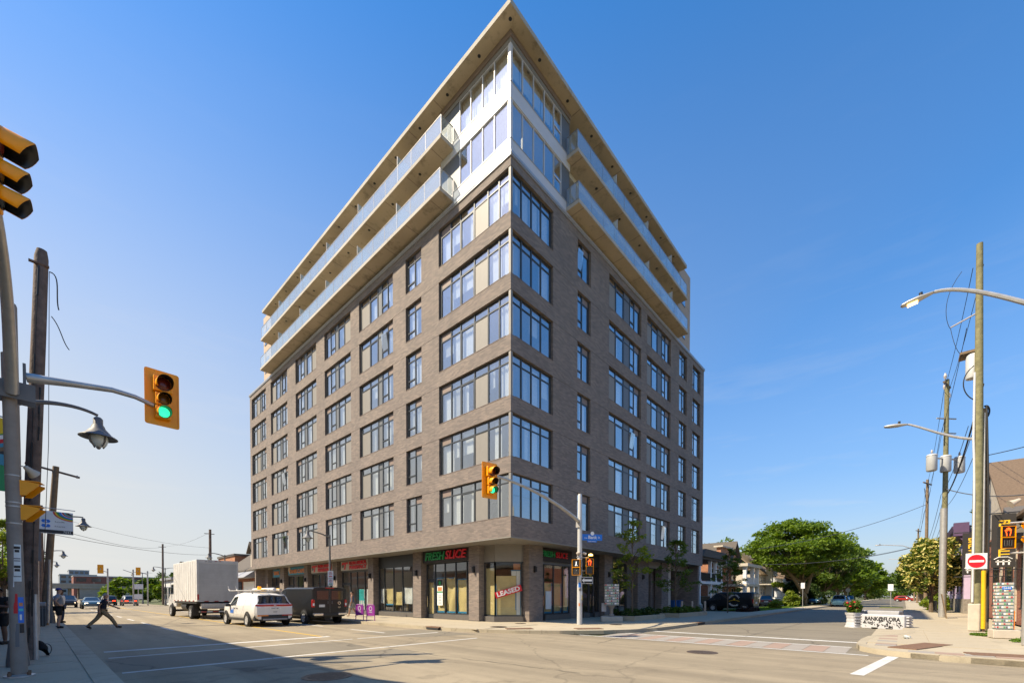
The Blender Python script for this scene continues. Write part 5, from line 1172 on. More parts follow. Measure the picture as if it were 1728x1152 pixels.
# near right signal post with its own tall lamp arm
s2 = thing('signal_pole', 'pale steel signal post cut by the right edge of the picture', 'signal pole', (3.85, -17.25, .14))
MB().tube([(0, 0, 0), (0, 0, 6), (0, 0, 10.3)], [.16, .14, .11], 18).build('post', 'galvanised', s2, smooth=True)
MB().tube(bezier((0, .1, 10.0), (0, .9, 10.7), (-.02, 1.6, 11.25), (-.03, 2.15, 11.3)), [.07-.0015*i for i in range(13)], 8).build('lamp_arm', 'galvanised', s2, smooth=True); cobra(s2, (-.03, 2.15, 11.3), 0, lit=True, pitch=-8)
for z, w in ((3.65, 1), (2.75, 1)): MB().tube([(0, 0, z), (-.02, .42, z)], .03, 6).build('bracket', 'galvanised', s2)
wrap_sheet(s2, .164, 150, 215, 1.3, 1.9, 'white_paint', 'sticker'); MB().box(-.24, -.13, -.05, .08, 1.02, 1.14).build('push_button', 'signal_yellow', s2)
q_ = ped_signal('pedestrian signal with red hand on the near right corner', (3.74, -16.78, 3.36), R(-64)); q_.scale = (.78, .8, .84)
t = thing('pedestrian_signal', 'amber pedestrian signal visors cut by the right edge', 'pedestrian signal', (3.6, -17.42, 3.36), R(-140))
for z in (.2, -.2):
    b = MB().box(-.2, .2, 0, .2, z-.18, z+.18).build('housing', 'signal_yellow', t); MB().prism([(0, z-.2), (0, z+.18), (-.36, z+.12), (-.36, z+.07), (-.1, z-.2)], -.21, -.195, axis='x').prism([(0, z-.2), (0, z+.18), (-.36, z+.12), (-.36, z+.07), (-.1, z-.2)], .195, .21, axis='x').box(-.194, .194, -.36, 0, z+.165, z+.18).build('visor', 'signal_yellow', b)
t = thing('horn_speaker', 'pale horn fixed to the near right signal post', 'speaker', (3.75, -17.0, 4.45), R(110)); MB().lathe([(.03, -.02), (.05, 0), (.075, .12), (.125, .24)], 16, axis='x').build('horn', 'limestone', t, rot=(0, R(30), 0), smooth=True)
# wires along the side street
NM = ('topmost', 'second from the top', 'middle', 'upper of the low', 'centre of the low', 'lowest')
for k, (dz, dy) in enumerate(((15.7, .15), (15.9, -.15), (12.7, .3), (8.6, .2), (8.2, .1), (7.8, -.1))):
    wire((10.45, -16.6+dy, dz+.1 if dz < 15 else 15.2), (26.4, -16.5+dy, dz), .35, NM[k]+' wire between the tallest pole and the transformer pole', .012, group='side street wires near'); wire((26.4, -16.5+dy, dz), (60.3, -16.5+dy, dz-.6), .8, NM[k]+' wire running down the side street past the transformer pole', .014, group='side street wires middle'); wire((60.3, -16.5+dy, dz-.6), (108, -16.5+dy, dz-.9), 1.0, NM[k]+' distant wire running down the side street', .016, group='side street wires far')
wire((60.3, -16.4, 13.2), (42, -1.6, 7.2), .7, 'twisted service cable crossing to the houses', .03, 'cable_grey'); wire((60.3, -16.4, 8.2), (46, -1.2, 5.6), .7, 'second service cable crossing to the houses', .03, 'cable_grey'); wire((108, -16.4, 12), (66, -1.0, 7.0), .8, 'third service cable crossing before the large tree', .04, 'cable_grey')
wire((26.4, -16.5, 9.0), (14.5, -20, 6.4), .5, 'thick guy cable from the transformer pole to the brewery wall', .03, 'cable_grey'); wire((26.4, -16.6, 8.6), (10.4, -16.8, 10.3), .6, 'twisted cable rising to the tallest pole', .035, 'cable')
wire((10.6, -17.0, 7.4), (4.2, -21, 7.2), .2, 'service wire leaving to the brewery gable', .016)

# ---- painted plastic barrier and flower pot
br = thing('barrier', 'white plastic barrier painted with black lettering across the side street lane', 'barrier', (11.55, -13.85, 0), R(-90-30)); br.scale = (.82, .9, .86)
L = 1.12
prof = [(-.26, 0), (.26, 0), (.26, .16), (.17, .34), (.13, .80), (-.13, .80), (-.17, .34), (-.26, .16)]
MB().prism([(.30, 0), (.30, .82), (-.30, .82), (-.30, 0)][::-1], -L, L, axis='x').build('barrier_body', 'planter_white', br, bevel=.05)
for s_ in (-1, 1):
    for k in range(5): MB().box(s_*L+(0 if s_ > 0 else -.14), s_*L+(.14 if s_ > 0 else 0), -.16, .16, .08+.15*k, .16+.15*k).build('hinge_lug', 'planter_white', br, bevel=.015)
for x in (-.38, .38): box('fork_slot', 'black_paint', (x-.17, x+.17, -.304, -.2, .015, .10), br)
text('BANK@FLORA', 'black_paint', (0, -.303, .57), (0, -1, 0), br, size=.30, ext=.002, bold=.012, width=1.85)
rd = random.Random(3)
for k in range(46):
    x = rd.uniform(-1.0, 1.0); z = rd.uniform(.15, .42); a = rd.uniform(0, 3.1); w, h = rd.uniform(.03, .10), rd.uniform(.008, .03)
    c, s_ = math.cos(a), math.sin(a); MB().prism([(x+(-w*c+h*s_), z+(-w*s_-h*c)), (x+(w*c+h*s_), z+(w*s_-h*c)), (x+(w*c-h*s_), z+(w*s_+h*c)), (x+(-w*c-h*s_), z+(-w*s_+h*c))], -.306, -.303, axis='y').build('doodle', 'black_paint', br)
t = thing('barrier', 'second pale barrier lying behind the painted one', 'barrier', (12.5, -13.55, 0), R(-90-26)); MB().prism([(.25, 0), (.25, .6), (.18, .88), (-.18, .88), (-.25, .6), (-.25, 0)][::-1], -.95, .95, axis='x').build('barrier_body', 'frame_grey', t, bevel=.05)
fp = thing('flower_pot', 'white ribbed planter with red flowers beside the painted barrier', 'planter', (12.3, -12.62, 0), R(-48)); fp.scale = (.82, .82, .88)
def potf(u, v):
    a = 2*math.pi*u; w = .40-.10*math.sin(v*math.pi)**1.0*(.9)+.02*(math.sin(v*30) > .3)
    q = max(abs(math.cos(a)), abs(math.sin(a))); return (w*math.cos(a)/q*(1-.12*(q < .8)), w*math.sin(a)/q*(1-.12*(q < .8)), .86*v)
MB().grid(potf, 24, 16).build('pot', 'planter_white', fp, smooth=True); MB().box(-.32, .32, -.32, .32, .70, .78).build('soil', 'mulch', fp)
for k in range(4): MB().box(-.27-.02*(k in (0, 3)), .27+.02*(k in (0, 3)), -.40, -.30, .12+.17*k, .17+.17*k).build('rib', 'planter_white', fp, bevel=.02)

# ---- bike racks, bins, bollards, planter beds
for k, (y, lb) in enumerate(((9.75, 'purple bike rack panel nearer the black van'), (8.45, 'purple bike rack panel farther from the black van'))):
    t = thing('bike_rack', lb, 'bike rack', (-2.62, y+.35, .14), R(-62)); t.scale = (.66, 1, .92)
    MB().tube([(-.4, 0, 0), (-.4, 0, .92), (-.3, 0, 1.02), (.3, 0, 1.02), (.4, 0, .92), (.4, 0, 0)], .03, 8).build('frame', 'purple_paint', t)
    b = box('panel', 'purple_paint', (-.35, .35, -.012, .012, .32, .98), t); MB().lathe([(.11, -.02), (.15, -.02), (.15, -.013), (.11, -.013)], 18, (0, 0, .78), axis='y', caps=False).build('emblem', 'white_paint', b); text('BANK', 'white_paint', (0, -.016, .55), (0, -1, 0), b, size=.13, ext=.002)
for k, (x, y, lb) in enumerate(((25.9, 2.3, 'blue wheeled recycling bin under the block passage'), (26.6, 2.05, 'second blue recycling bin with black bags on top'))):
    t = thing('recycling_bin', lb, 'bin', (x, y, .13)); MB().prism([(-.28, 0), (.28, 0), (.36, 1.0), (-.36, 1.0)], -.38, .38, axis='y').build('body', 'bin_blue', t, bevel=.03); MB().box(-.4, .4, -.42, .42, 1.0, 1.08).build('lid', 'bin_blue', t, bevel=.03)
    for s_ in (-.25, .25): MB().lathe([(.1, -.03), (.1, .03)], 12, (s_, .38, .1), axis='x').build('wheel', 'tyre', t)
for k, (x, y, lb) in enumerate(((20.9, -.55, 'pale timber bollard nearest the blue bins'), (21.6, -1.15, 'middle pale timber bollard by the drive'), (22.5, -1.9, 'pale timber bollard at the drive edge'))):
    t = MB().lathe([(.09, 0), (.09, 1.0), (.06, 1.04)], 12, (0, 0, 0)).build('bollard', 'tan_panel', None, (x, y, .13), smooth=True); tag(t, lb, 'bollard', 'bollards by the drive')
# ================================================================== trees and plants
def leaf_cloud(name, mat, centers, radii, n, size, parent, seed=1, flat=.75, hang=0, spread=.55, kind='stuff'):
    """many leaf-sized faces gathered into uneven clumps"""
    r = np.random.default_rng(seed); C_ = np.array(centers); k = r.integers(0, len(C_), n)
    d = r.normal(size=(n, 3)); d /= np.linalg.norm(d, axis=1)[:, None]
    rad = np.array(radii)[k]*(spread+(1-spread)*r.random(n)**.5)*r.uniform(.75, 1.12, n)
    p = C_[k]+d*rad[:, None]*np.array([1, 1, flat])
    a = r.normal(size=(n, 3)); a[:, 2] *= .6; a /= np.linalg.norm(a, axis=1)[:, None]
    b = np.cross(a, r.normal(size=(n, 3))); b /= np.linalg.norm(b, axis=1)[:, None]
    s = size*r.uniform(.55, 1.35, n)[:, None]
    v = np.stack([p-a*s, p+b*s*.45, p+a*s, p-b*s*.45], 1).reshape(-1, 3)
    me = bpy.data.meshes.new(name); me.vertices.add(4*n); me.vertices.foreach_set('co', v.ravel()); me.loops.add(4*n); me.loops.foreach_set('vertex_index', np.arange(4*n, dtype=np.int32)); me.polygons.add(n); me.polygons.foreach_set('loop_start', np.arange(0, 4*n, 4, dtype=np.int32))
    me.update(calc_edges=True); me.materials.append(MATS[mat]); me.validate()
    o = put(name, me, parent)
    if kind: o['kind'] = kind
    return o
def limbs(name, mat, segs, parent):
    m = MB()
    for pts, ra in segs: m.tube(pts, ra, 8)
    return m.build(name, mat, parent, smooth=True)
def tree(label, loc, h, w, trunk_h, leaf, n, size, seed, group=None, name='street_tree', bark='bark', flat=.8, lean=(0, 0), clumps=44, blossom=None, cat='tree', tr=.02, shape=1.0):
    r = random.Random(seed); t = thing(name, label, cat, loc, 0, group)
    cz = trunk_h+(h-trunk_h)*.5; hz_ = (h-trunk_h)*.5
    cs, rs, segs = [], [], []
    top = Vector((lean[0]*.5, lean[1]*.5, trunk_h+hz_*.5))
    segs.append(([(0, 0, -.1), (lean[0]*.1, lean[1]*.1, trunk_h*.6), tuple(top)], [h*tr*1.25, h*tr, h*tr*.5]))
    for i in range(clumps):
        u = r.random()*2-1; a = r.random()*6.283; q = (1-u*u)**.5*r.uniform(.3, 1.06)**.55
        ww = w*.5*(1-(max(0, u))**2*.25*shape)
        c = Vector((lean[0]+q*ww*math.cos(a)*.82, lean[1]+q*ww*math.sin(a)*.82, cz+u*hz_*.82)); cs.append(tuple(c)); rs.append(w*r.uniform(.065, .165))
        if i % 2 == 0:
            s = Vector((lean[0]*.3, lean[1]*.3, trunk_h*r.uniform(.75, 1.1))); m_ = s.lerp(c, .5)+Vector((0, 0, -.05*h)); segs.append(([tuple(s), tuple(m_), tuple(c)], [h*tr*.42, h*tr*.26, h*tr*.08]))
    limbs('trunk', bark, segs, t)
    leaf_cloud('crown', leaf, cs, rs, n, size, t, seed, flat, spread=.25)
    if blossom:
        cs2 = [(x, y, z) for (x, y, z) in cs]; leaf_cloud('blossom', blossom, cs2, [q*1.1 for q in rs], n//4, size*1.2, t, seed+5, flat, spread=.8)
    return t
big = tree('large spreading locust tree arching over the side street houses', (66, -3.0, .06), 13.8, 16, 4.6, 'leaf', 26000, .26, 11, bark='bark_lit', flat=.42, clumps=105, lean=(-1.0, 1.5), tr=.013)
limbs('low_limb', 'bark_lit', [([(0, 0, 1.2), (-1.6, 1.4, 4.2), (-3.3, 2.6, 6.4), (-5.4, 3.6, 6.7)], [.30, .24, .18, .10]), ([(-3.3, 2.6, 6.4), (-4.2, 3.0, 8)], [.15, .06]), ([(0, 0, 2), (.7, -.6, 5), (1.0, -.9, 8)], [.28, .2, .1])], big)
tree('tall maple tree next along behind the large locust', (88, -2.8, .06), 14.0, 15, 3.0, 'leaf_mid', 14000, .34, 12, flat=.6, clumps=72)
tree('second maple tree farther down the left of the side street', (110, -3, .06), 14.0, 16, 3, 'leaf', 10000, .42, 13, flat=.6, clumps=64)
tree('third maple tree closing the left side of the side street', (140, -2, .06), 14.5, 17, 3, 'leaf_mid', 8000, .55, 14, flat=.6, clumps=56)
tree('far tree at the end of the side street', (185, -4, .06), 14, 18, 3, 'leaf', 7000, .65, 15, flat=.6, clumps=48)
tree('dark reddish tree in the shade under the large locust', (80, 5, .06), 8, 9, 1.5, 'leaf_red', 8000, .28, 16, clumps=48)
tree('dark leafy tree behind the porch houses', (84, 9, .06), 12, 13, 2, 'leaf_dark', 8000, .34, 17, clumps=48)
tree('tree rising behind the white chimney house', (72, 12, .06), 12.5, 11, 3, 'leaf', 9000, .30, 27, clumps=48)
tree('cream blossoming lilac tree on the right pavement', (38.5, -16.3, .12), 6.8, 5.6, 1.9, 'leaf_mid', 15000, .13, 18, blossom='blossom', flat=.85, clumps=40)
tree('second blossoming lilac tree behind the first', (46.5, -16.4, .12), 7.0, 6, 2.0, 'leaf_mid', 9000, .15, 19, blossom='blossom', flat=.85, clumps=34)
tree('leafy tree standing behind the lilac building', (52, -23, .0), 13.5, 8, 3, 'leaf_dark', 7000, .26, 20, clumps=44)
tree('slim tree beyond the blossoming lilacs', (72, -17.4, .12), 9.8, 5.5, 2.5, 'leaf_mid', 6000, .24, 21, clumps=40)
tree('rounded tree on the right farther down the side street', (88, -17.2, .12), 7.8, 8, 2, 'leaf_yellow', 7000, .28, 22, clumps=48)
tree('far tree on the right of the side street', (120, -17.5, .12), 11, 11, 2.5, 'leaf_mid', 6000, .42, 23, clumps=44)
tree('farthest tree closing the right of the side street', (165, -18, .12), 12, 14, 2.5, 'leaf_dark', 6000, .55, 24, clumps=44)
# young street trees by the block
def young(label, x, y, h, w, n, seed, leaf='leaf_mid', size=.10, base=1.9):
    r = random.Random(seed); t = thing('young_tree', label, 'tree', (x, y, .14), 0); segs = [([(0, 0, 0), (.03, .02, h*.5), (0, .03, h*.92)], [.045, .035, .012])]; cs, rs = [], []
    for i in range(46):
        z = base+(h-base)*r.random()**.8; a = r.random()*6.283; q = w*.5*(1-((z-base)/(h-base))**2*.8)*r.uniform(.35, 1)
        c = (q*math.cos(a), q*math.sin(a), z); cs.append(c); rs.append(r.uniform(.22, .46)); segs.append(([(0, 0, z-.45-.2*r.random()), (c[0]*.5, c[1]*.5, z-.12), c], [.02, .013, .005]))
    limbs('trunk', 'bark', segs, t); leaf_cloud('crown', leaf, cs, rs, n, size, t, seed, .55, spread=.02); return t
young('slender young tree in the near planter bed', 8.4, -2.3, 5.9, 3.0, 1500, 31, 'leaf_yellow'); young('young tree in the far planter bed with dark leaves', 14.6, -2.5, 5.3, 3.4, 1800, 32, 'leaf_mid'); young('young tree before the black brewery van', 24.3, -3.2, 5.5, 3.2, 1700, 33, 'leaf_mid', .10, 1.5)
# planter beds
def bed(label, x0, x1, y0, y1, leaf, seed, h=.55, n=2600):
    t = thing('planter_bed', label, 'planter', ((x0+x1)/2, (y0+y1)/2, .13)); a, b = (x1-x0)/2, (y1-y0)/2
    m = MB().box(-a, a, -b, -b+.16, 0, .30).box(-a, a, b-.16, b, 0, .30).box(-a, -a+.16, -b+.161, b-.161, 0, .30).box(a-.16, a, -b+.161, b-.161, 0, .30); m.build('kerb_wall', 'concrete_kerb', t)
    box('soil', 'mulch', (-a+.161, a-.161, -b+.161, b-.161, .01, .22), t)
    r = random.Random(seed); cs = [(r.uniform(-a+.3, a-.3), r.uniform(-b+.3, b-.3), r.uniform(.25, h)) for _ in range(34)]; leaf_cloud('planting', leaf, cs, [r.uniform(.14, .3) for _ in cs], n, .09, t, seed, 1.0); return t
bed('low planter bed with leafy plants beside the patterned cabinet', 7.3, 11.6, -3.0, -.9, 'leaf_dark', 41); bed('second planter bed with grasses before the passage', 13.2, 18.8, -3.3, -1.0, 'leaf_mid', 42)
t = thing('flower_bed', 'strip of dark shrubs along the drive before the van', 'flower bed', (30.2, -3.4, .06)); box('soil', 'mulch', (-1.6, 2.2, -.5, .8, 0, .08), t); r = random.Random(9); cs = [(r.uniform(-1.5, 2.1), r.uniform(-.4, .7), .2) for _ in range(20)]; leaf_cloud('shrubs', 'leaf_red', cs, [.3]*20, 1800, .12, t, 9)
def shrub(label, x, y, w, h, leaf, n, size, seed, cone=False, z=.06):
    r = random.Random(seed); t = thing('shrub', label, 'shrub', (x, y, z)); cs, rs = [], []
    for i in range(24):
        u = r.random(); a = r.random()*6.283; q = w*.5*((1-u) if cone else math.sin(math.pi*min(.95, u*.8+.2)))*r.uniform(.4, .9); cs.append((q*math.cos(a), q*math.sin(a), h*u*.92+.1)); rs.append(w*.16)
    limbs('stem', 'bark', [([(0, 0, 0), (0, 0, h*.6)], [.05, .02])], t); leaf_cloud('foliage', leaf, cs, rs, n, size, t, seed); return t
shrub('conical cedar beside the small porch', 76, -1.0, 1.6, 3.4, 'leaf_yellow', 2500, .13, 51, True); shrub('golden green shrub by the parking sign', 56.5, -2.4, 2.6, 2.2, 'leaf_yellow', 2600, .15, 52); shrub('round low shrub on the lawn before the white stairs', 45.5, -2.8, 1.8, .9, 'leaf_yellow', 1800, .11, 53); shrub('second flowering shrub along the stone edge', 60.5, -2.2, 2.6, 1.5, 'leaf', 2000, .15, 54)
shrub('dark bush mass under the large locust', 72, -.5, 5, 4.2, 'leaf_dark', 5000, .2, 55); shrub('dark hedge bush farther under the trees', 82, -1.5, 6, 3.6, 'leaf_dark', 4500, .22, 56); shrub('bush with yellow flowers near the lilac trunk', 46, -17.0, 2.2, 1.5, 'leaf_yellow', 1800, .12, 57); shrub('bright bush on the right verge', 52, -17.2, 2.6, 1.9, 'leaf', 1800, .14, 58)
t = tag(leaf_cloud('lawn_grass', 'grass', [(x, y, .02) for x in np.arange(33.2, 60, 1.0) for y in np.arange(-3.7, -.2, 1.0)], [.75]*112, 16000, .07, None, 61, .06), 'mown grass on the lawn before the houses', 'grass', kind='stuff'); t.location = (0, 0, .07)
# flowers in the pot
cs = [(rng.uniform(-.3, .3), rng.uniform(-.3, .3), rng.uniform(.85, 1.45)) for _ in range(26)]; leaf_cloud('foliage', 'leaf_mid', cs, [.16]*26, 1600, .09, fp, 62, 1)
for k in range(9): x, y, z = cs[k]; MB().lathe([(.02, -.03), (.075, 0), (.05, .05), (.01, .06)], 8, (x*1.2, y*1.2-.1, z+.08)).build('flower', 'flower_red', fp)
for (x, y, z_) in ((10.4, -17.2, .14), (9.4, -17.4, .14), (5.3, -17.3, .14), (7.6, -16.6, .14)):
    r = random.Random(int(x*10)); o = tag(leaf_cloud('weeds', 'grass', [(r.uniform(-.35, .35), r.uniform(-.2, .2), .03) for _ in range(14)], [.09]*14, 300, .06, None, int(x*7), .7), 'tufts of weeds in the pavement of the near right corner', 'weeds', 'weeds at the near right corner', kind='stuff'); o.location = (x, y, z_)

# ================================================================== buildings around
def gable(m, x0, x1, y0, y1, z0, z1, axis='x', over=.35, t=.16):
    """pitched roof skin; ridge along axis"""
    if axis == 'x':
        ym = (y0+y1)/2; prof = [(y0-over, z0-over*.5), (ym, z1), (y1+over, z0-over*.5), (y1+over, z0-over*.5+t), (ym, z1+t*1.2), (y0-over, z0-over*.5+t)]; m.prism(prof, x0-over, x1+over, axis='x')
    else:
        xm = (x0+x1)/2; prof = [(x0-over, z0-over*.5), (xm, z1), (x1+over, z0-over*.5), (x1+over, z0-over*.5+t), (xm, z1+t*1.2), (x0-over, z0-over*.5+t)][::-1]; m.prism(prof, y0-over, y1+over, axis='y')
    return m
def win_on(parent, x0, x1, y, z0, z1, face='-y', frame='white_paint', name='window'):
    """sash window standing 3 cm proud of a wall; face gives the wall's outward side"""
    m = MB(); f = .08
    def B(a0, a1, d0, d1, b0, b1):
        if face == '-y': m.box(a0, a1, y-d1, y-d0, b0, b1)
        elif face == '+x': m.box(y+d0, y+d1, a0, a1, b0, b1)
        elif face == '-x': m.box(y-d1, y-d0, a0, a1, b0, b1)
        else: m.box(a0, a1, y+d0, y+d1, b0, b1)
    B(x0, x0+f, 0, .05, z0, z1); B(x1-f, x1, 0, .05, z0, z1); B(x0+f, x1-f, 0, .05, z0, z0+f); B(x0+f, x1-f, 0, .05, z1-f, z1); B(x0+f, x1-f, 0, .04, (z0+z1)/2-.03, (z0+z1)/2+.03); B(x0-.05, x1+.05, 0, .1, z0-.08, z0-.001)
    w = m.build(name, frame, parent); m = MB(); B(x0+f, x1-f, .004, .018, z0+f, z1-f); m.build('pane', 'pane_dark', w); return w
M('pane_dark', (.03, .04, .05), .06, var=.2, spec=.9)
def posts(parent, xs, y, z0, z1, mat='white_paint', w=.16, name='porch_column'):
    for x in xs:
        c = MB().box(x-w, x+w, y-w, y+w, z0, z1).build(name, mat, parent, bevel=.02); MB().box(x-w-.05, x+w+.05, y-w-.05, y+w+.05, z0, z0+.18).box(x-w-.05, x+w+.05, y-w-.05, y+w+.05, z1-.2, z1).build('collar', mat, c)
def railing(parent, p, q, z0, z1, mat='black_metal', n=None, name='railing', w=.02):
    p, q = Vector(p), Vector(q); ln = (q-p).length; n = n or int(ln/.14); m = MB()
    m.tube([p+Vector((0, 0, z1)), q+Vector((0, 0, z1))], .035, 4).tube([p+Vector((0, 0, z0+.1)), q+Vector((0, 0, z0+.1))], .03, 4); r = m.build(name, mat, parent)
    m = MB()
    for i in range(n+1): a = p.lerp(q, i/n); m.box(a.x-w, a.x+w, a.y-w, a.y+w, a.z+z0+.1, a.z+z1)
    tag(m.build('baluster', mat, r), kind='stuff')
# house 1: two-storey stone-coloured house with stacked white-columned porches
h1 = thing('house', 'stone house with white columned double porch beside the apartment block', 'house', (36.5, 5.5, .06))
box('wall', 'limestone', (-3.6, 4.6, 0, 9, 0, 6.3), h1); gable(MB(), -3.6, 4.6, 0, 9, 6.3, 8.9, 'y').build('roof', 'roof_light', h1); MB().prism([(-3.6, 6.3), (4.6, 6.3), (.5, 8.8)], .0, .3, axis='y').build('gable', 'stucco', h1)
MB().box(.6, 1.3, 3, 3.7, 7.6, 9.6).build('chimney', 'red_brick', h1); MB().box(.5, 1.4, 2.9, 3.8, 9.6, 9.75).build('chimney_cap', 'stone_dark', h1)
MB().box(-3.4, 4.5, -3.4, 0, 0, .55).build('porch_floor', 'limestone', h1); MB().box(-3.5, 4.6, -3.5, 0, 2.9, 3.2).build('porch_deck', 'white_paint', h1); MB().box(-3.7, 4.8, -3.7, 0, 5.6, 5.85).build('porch_roof', 'roof_shingle', h1); MB().prism([(-3.9, 5.85), (5.0, 5.85), (4.2, 6.7), (-3.1, 6.7)], -3.9, -.01, axis='y').build('porch_roof', 'roof_shingle', h1)
posts(h1, (-3.2, .4, 2.2, 4.3), -3.2, .55, 2.9); posts(h1, (-3.2, .4, 2.2, 4.3), -3.2, 3.2, 5.6)
railing(h1, (-3.1, -3.3, .55), (4.3, -3.3, .55), 0, .95); railing(h1, (-3.1, -3.3, 3.2), (4.3, -3.3, 3.2), 0, .95)
for x in (-2.6, 1.0, 3.0): win_on(h1, x, x+1.1, 0, 1.0, 2.7); win_on(h1, x, x+1.1, 0, 3.9, 5.3)
for x in (-2.9,): MB().box(x, x+1.0, -4.6, -3.4, 0, .3).build('step', 'limestone', h1)
# house 2: orange brick with porches and steep gable
h2 = thing('house', 'orange brick house with ivy, white columns and grey gabled roof', 'house', (50, 4.6, .06))
box('wall', 'orange_brick', (-6.5, 6.0, 0, 9, 0, 6.2), h2); gable(MB(), 1.0, 6.0, -.5, 9, 6.0, 9.4, 'y').build('roof', 'roof_shingle', h2); MB().prism([(1.0, 6.0), (6.0, 6.0), (3.5, 9.3)], -.3, .05, axis='y').build('gable', 'orange_brick', h2)
MB().box(-6.9, 1.2, -.5, 9.3, 6.2, 6.5).build('flat_roof', 'roof_light', h2); MB().prism([(-6.9, 6.5), (1.2, 6.5), (.6, 7.5), (-6.2, 7.5)], -.3, 8.8, axis='y').build('roof', 'roof_light', h2); MB().box(-3.2, 1.0, -.55, .0, 6.5, 8.2).build('dormer', 'orange_brick', h2); MB().box(-3.5, 1.3, -.9, .3, 8.2, 8.4).build('dormer_roof', 'stucco', h2)
MB().lathe([(1.0, -.7), (1.0, -.55)], 20, (-4.6, 0, 6.4), axis='y').build('round_pediment', 'roof_light', h2)
MB().box(-1.0, 6.3, -3.2, 0, 2.9, 3.2).build('porch_deck', 'stucco', h2); MB().box(-1.2, 6.5, -3.4, 0, 5.6, 6.0).build('porch_roof', 'stucco', h2); MB().box(-1.0, 6.3, -3.1, 0, 0, .6).build('porch_floor', 'stone_dark', h2)
posts(h2, (-.6, 3.2, 5.9), -2.9, .6, 2.9, w=.22); posts(h2, (-.6, 3.2, 5.9), -2.9, 3.2, 5.6, w=.22); railing(h2, (-.8, -3.0, 3.2), (6.1, -3.0, 3.2), 0, .9, 'white_paint')
for x in (-5.6, -3.4, 1.0, 3.6): win_on(h2, x, x+1.1, 0, 1.2, 2.7); win_on(h2, x, x+1.1, 0, 3.9, 5.3)
r = random.Random(5); cs = [(r.uniform(4.8, 6.4), r.uniform(-.5, .3), r.uniform(1, 8.2)) for _ in range(30)]; leaf_cloud('ivy', 'leaf', cs, [.45]*30, 2600, .14, h2, 5)
# house 3: beige house, white chimney, stair
h3 = thing('house', 'beige house with brown roof, white brick chimney and white stairs', 'house', (66.5, 2.6, .06))
box('wall', 'stucco', (-5.5, 5.0, 0, 8, 0, 5.0), h3); gable(MB(), -5.5, 5.0, 0, 8, 5.0, 9.0, 'x').build('roof', 'roof_tan', h3)
MB().box(-.9, .0, -.9, -.01, .2, 9.6).build('chimney', 'white_paint', h3); MB().lathe([(.2, 9.6), (.2, 10.4), (.3, 10.5)], 10, (-.45, -.45, 0)).build('flue', 'black_metal', h3)
MB().box(-6.0, -1.5, -2.4, 0, 1.1, 1.3).build('deck', 'white_paint', h3); railing(h3, (-6, -2.3, 1.3), (-1.6, -2.3, 1.3), 0, 1.0, 'white_paint'); railing(h3, (-1.5, -2.3, 1.3), (1.4, -3.4, .0), 0, 1.0, 'white_paint')
for k in range(6): MB().box(-1.5+.45*k, -1.05+.45*k, -3.2, -1.8, 0, 1.15-.19*k).build('step', 'white_paint', h3)
MB().box(-5.8, .2, -2.2, 0, 3.3, 3.45).build('balcony', 'stucco', h3); railing(h3, (-5.8, -2.1, 3.45), (.2, -2.1, 3.45), 0, .9, 'white_paint')
r = random.Random(6); cs = [(r.uniform(-6, 1), -2.2, r.uniform(3.0, 3.6)) for _ in range(24)]; leaf_cloud('climber', 'leaf_yellow', cs, [.35]*24, 1800, .14, h3, 6)
for x in (-4.6, -2.6, 1.2, 3.2): win_on(h3, x, x+1, 0, 1.7, 2.9); win_on(h3, x, x+1, 0, 3.7, 4.7)
MB().prism([(2.6, 5.0), (5.2, 5.0), (3.9, 7.6)], -.6, -.3, axis='y').build('gable', 'stucco', h3)
h4 = thing('house', 'small cream porch house with brown hip roof under the locust tree', 'house', (79, 2.0, .06))
box('wall', 'stucco', (-3.5, 3.5, 0, 7, 0, 4.8), h4); gable(MB(), -3.5, 3.5, 0, 7, 4.8, 7.6, 'y').build('roof', 'roof_brown', h4)
MB().prism([(-3.4, 3.0), (3.4, 3.0), (2.0, 4.2), (-2.0, 4.2)], -2.8, 0, axis='y').build('porch_roof', 'roof_tan', h4); MB().box(-3.2, 3.2, -2.6, -2.4, 2.5, 3.0).build('porch_beam', 'stucco', h4)
for x in (-2.9, 2.9): MB().box(x-.4, x+.4, -2.7, -2.0, 1.4, 2.5).build('porch_pier', 'stucco', h4); MB().box(x-.45, x+.45, -2.75, -1.95, 0, 1.4).build('porch_pier', 'orange_brick', h4)
win_on(h4, -1.6, 1.6, 0, .9, 2.5); win_on(h4, -1, 1, 0, 5.2, 6.4)
t = thing('porch_chair', 'orange chair on the small porch', 'chair', (79.4, .6, .5)); MB().box(-.35, .35, -.35, .35, .35, .5).build('seat', 'orange_plastic', t); MB().box(-.35, .35, .3, .38, .5, 1.0).build('backrest', 'orange_plastic', t)
for x in (-.3, .3):
    for y in (-.3, .3): MB().box(x-.03, x+.03, y-.03, y+.03, -.05, .35).build('leg', 'orange_plastic', t)
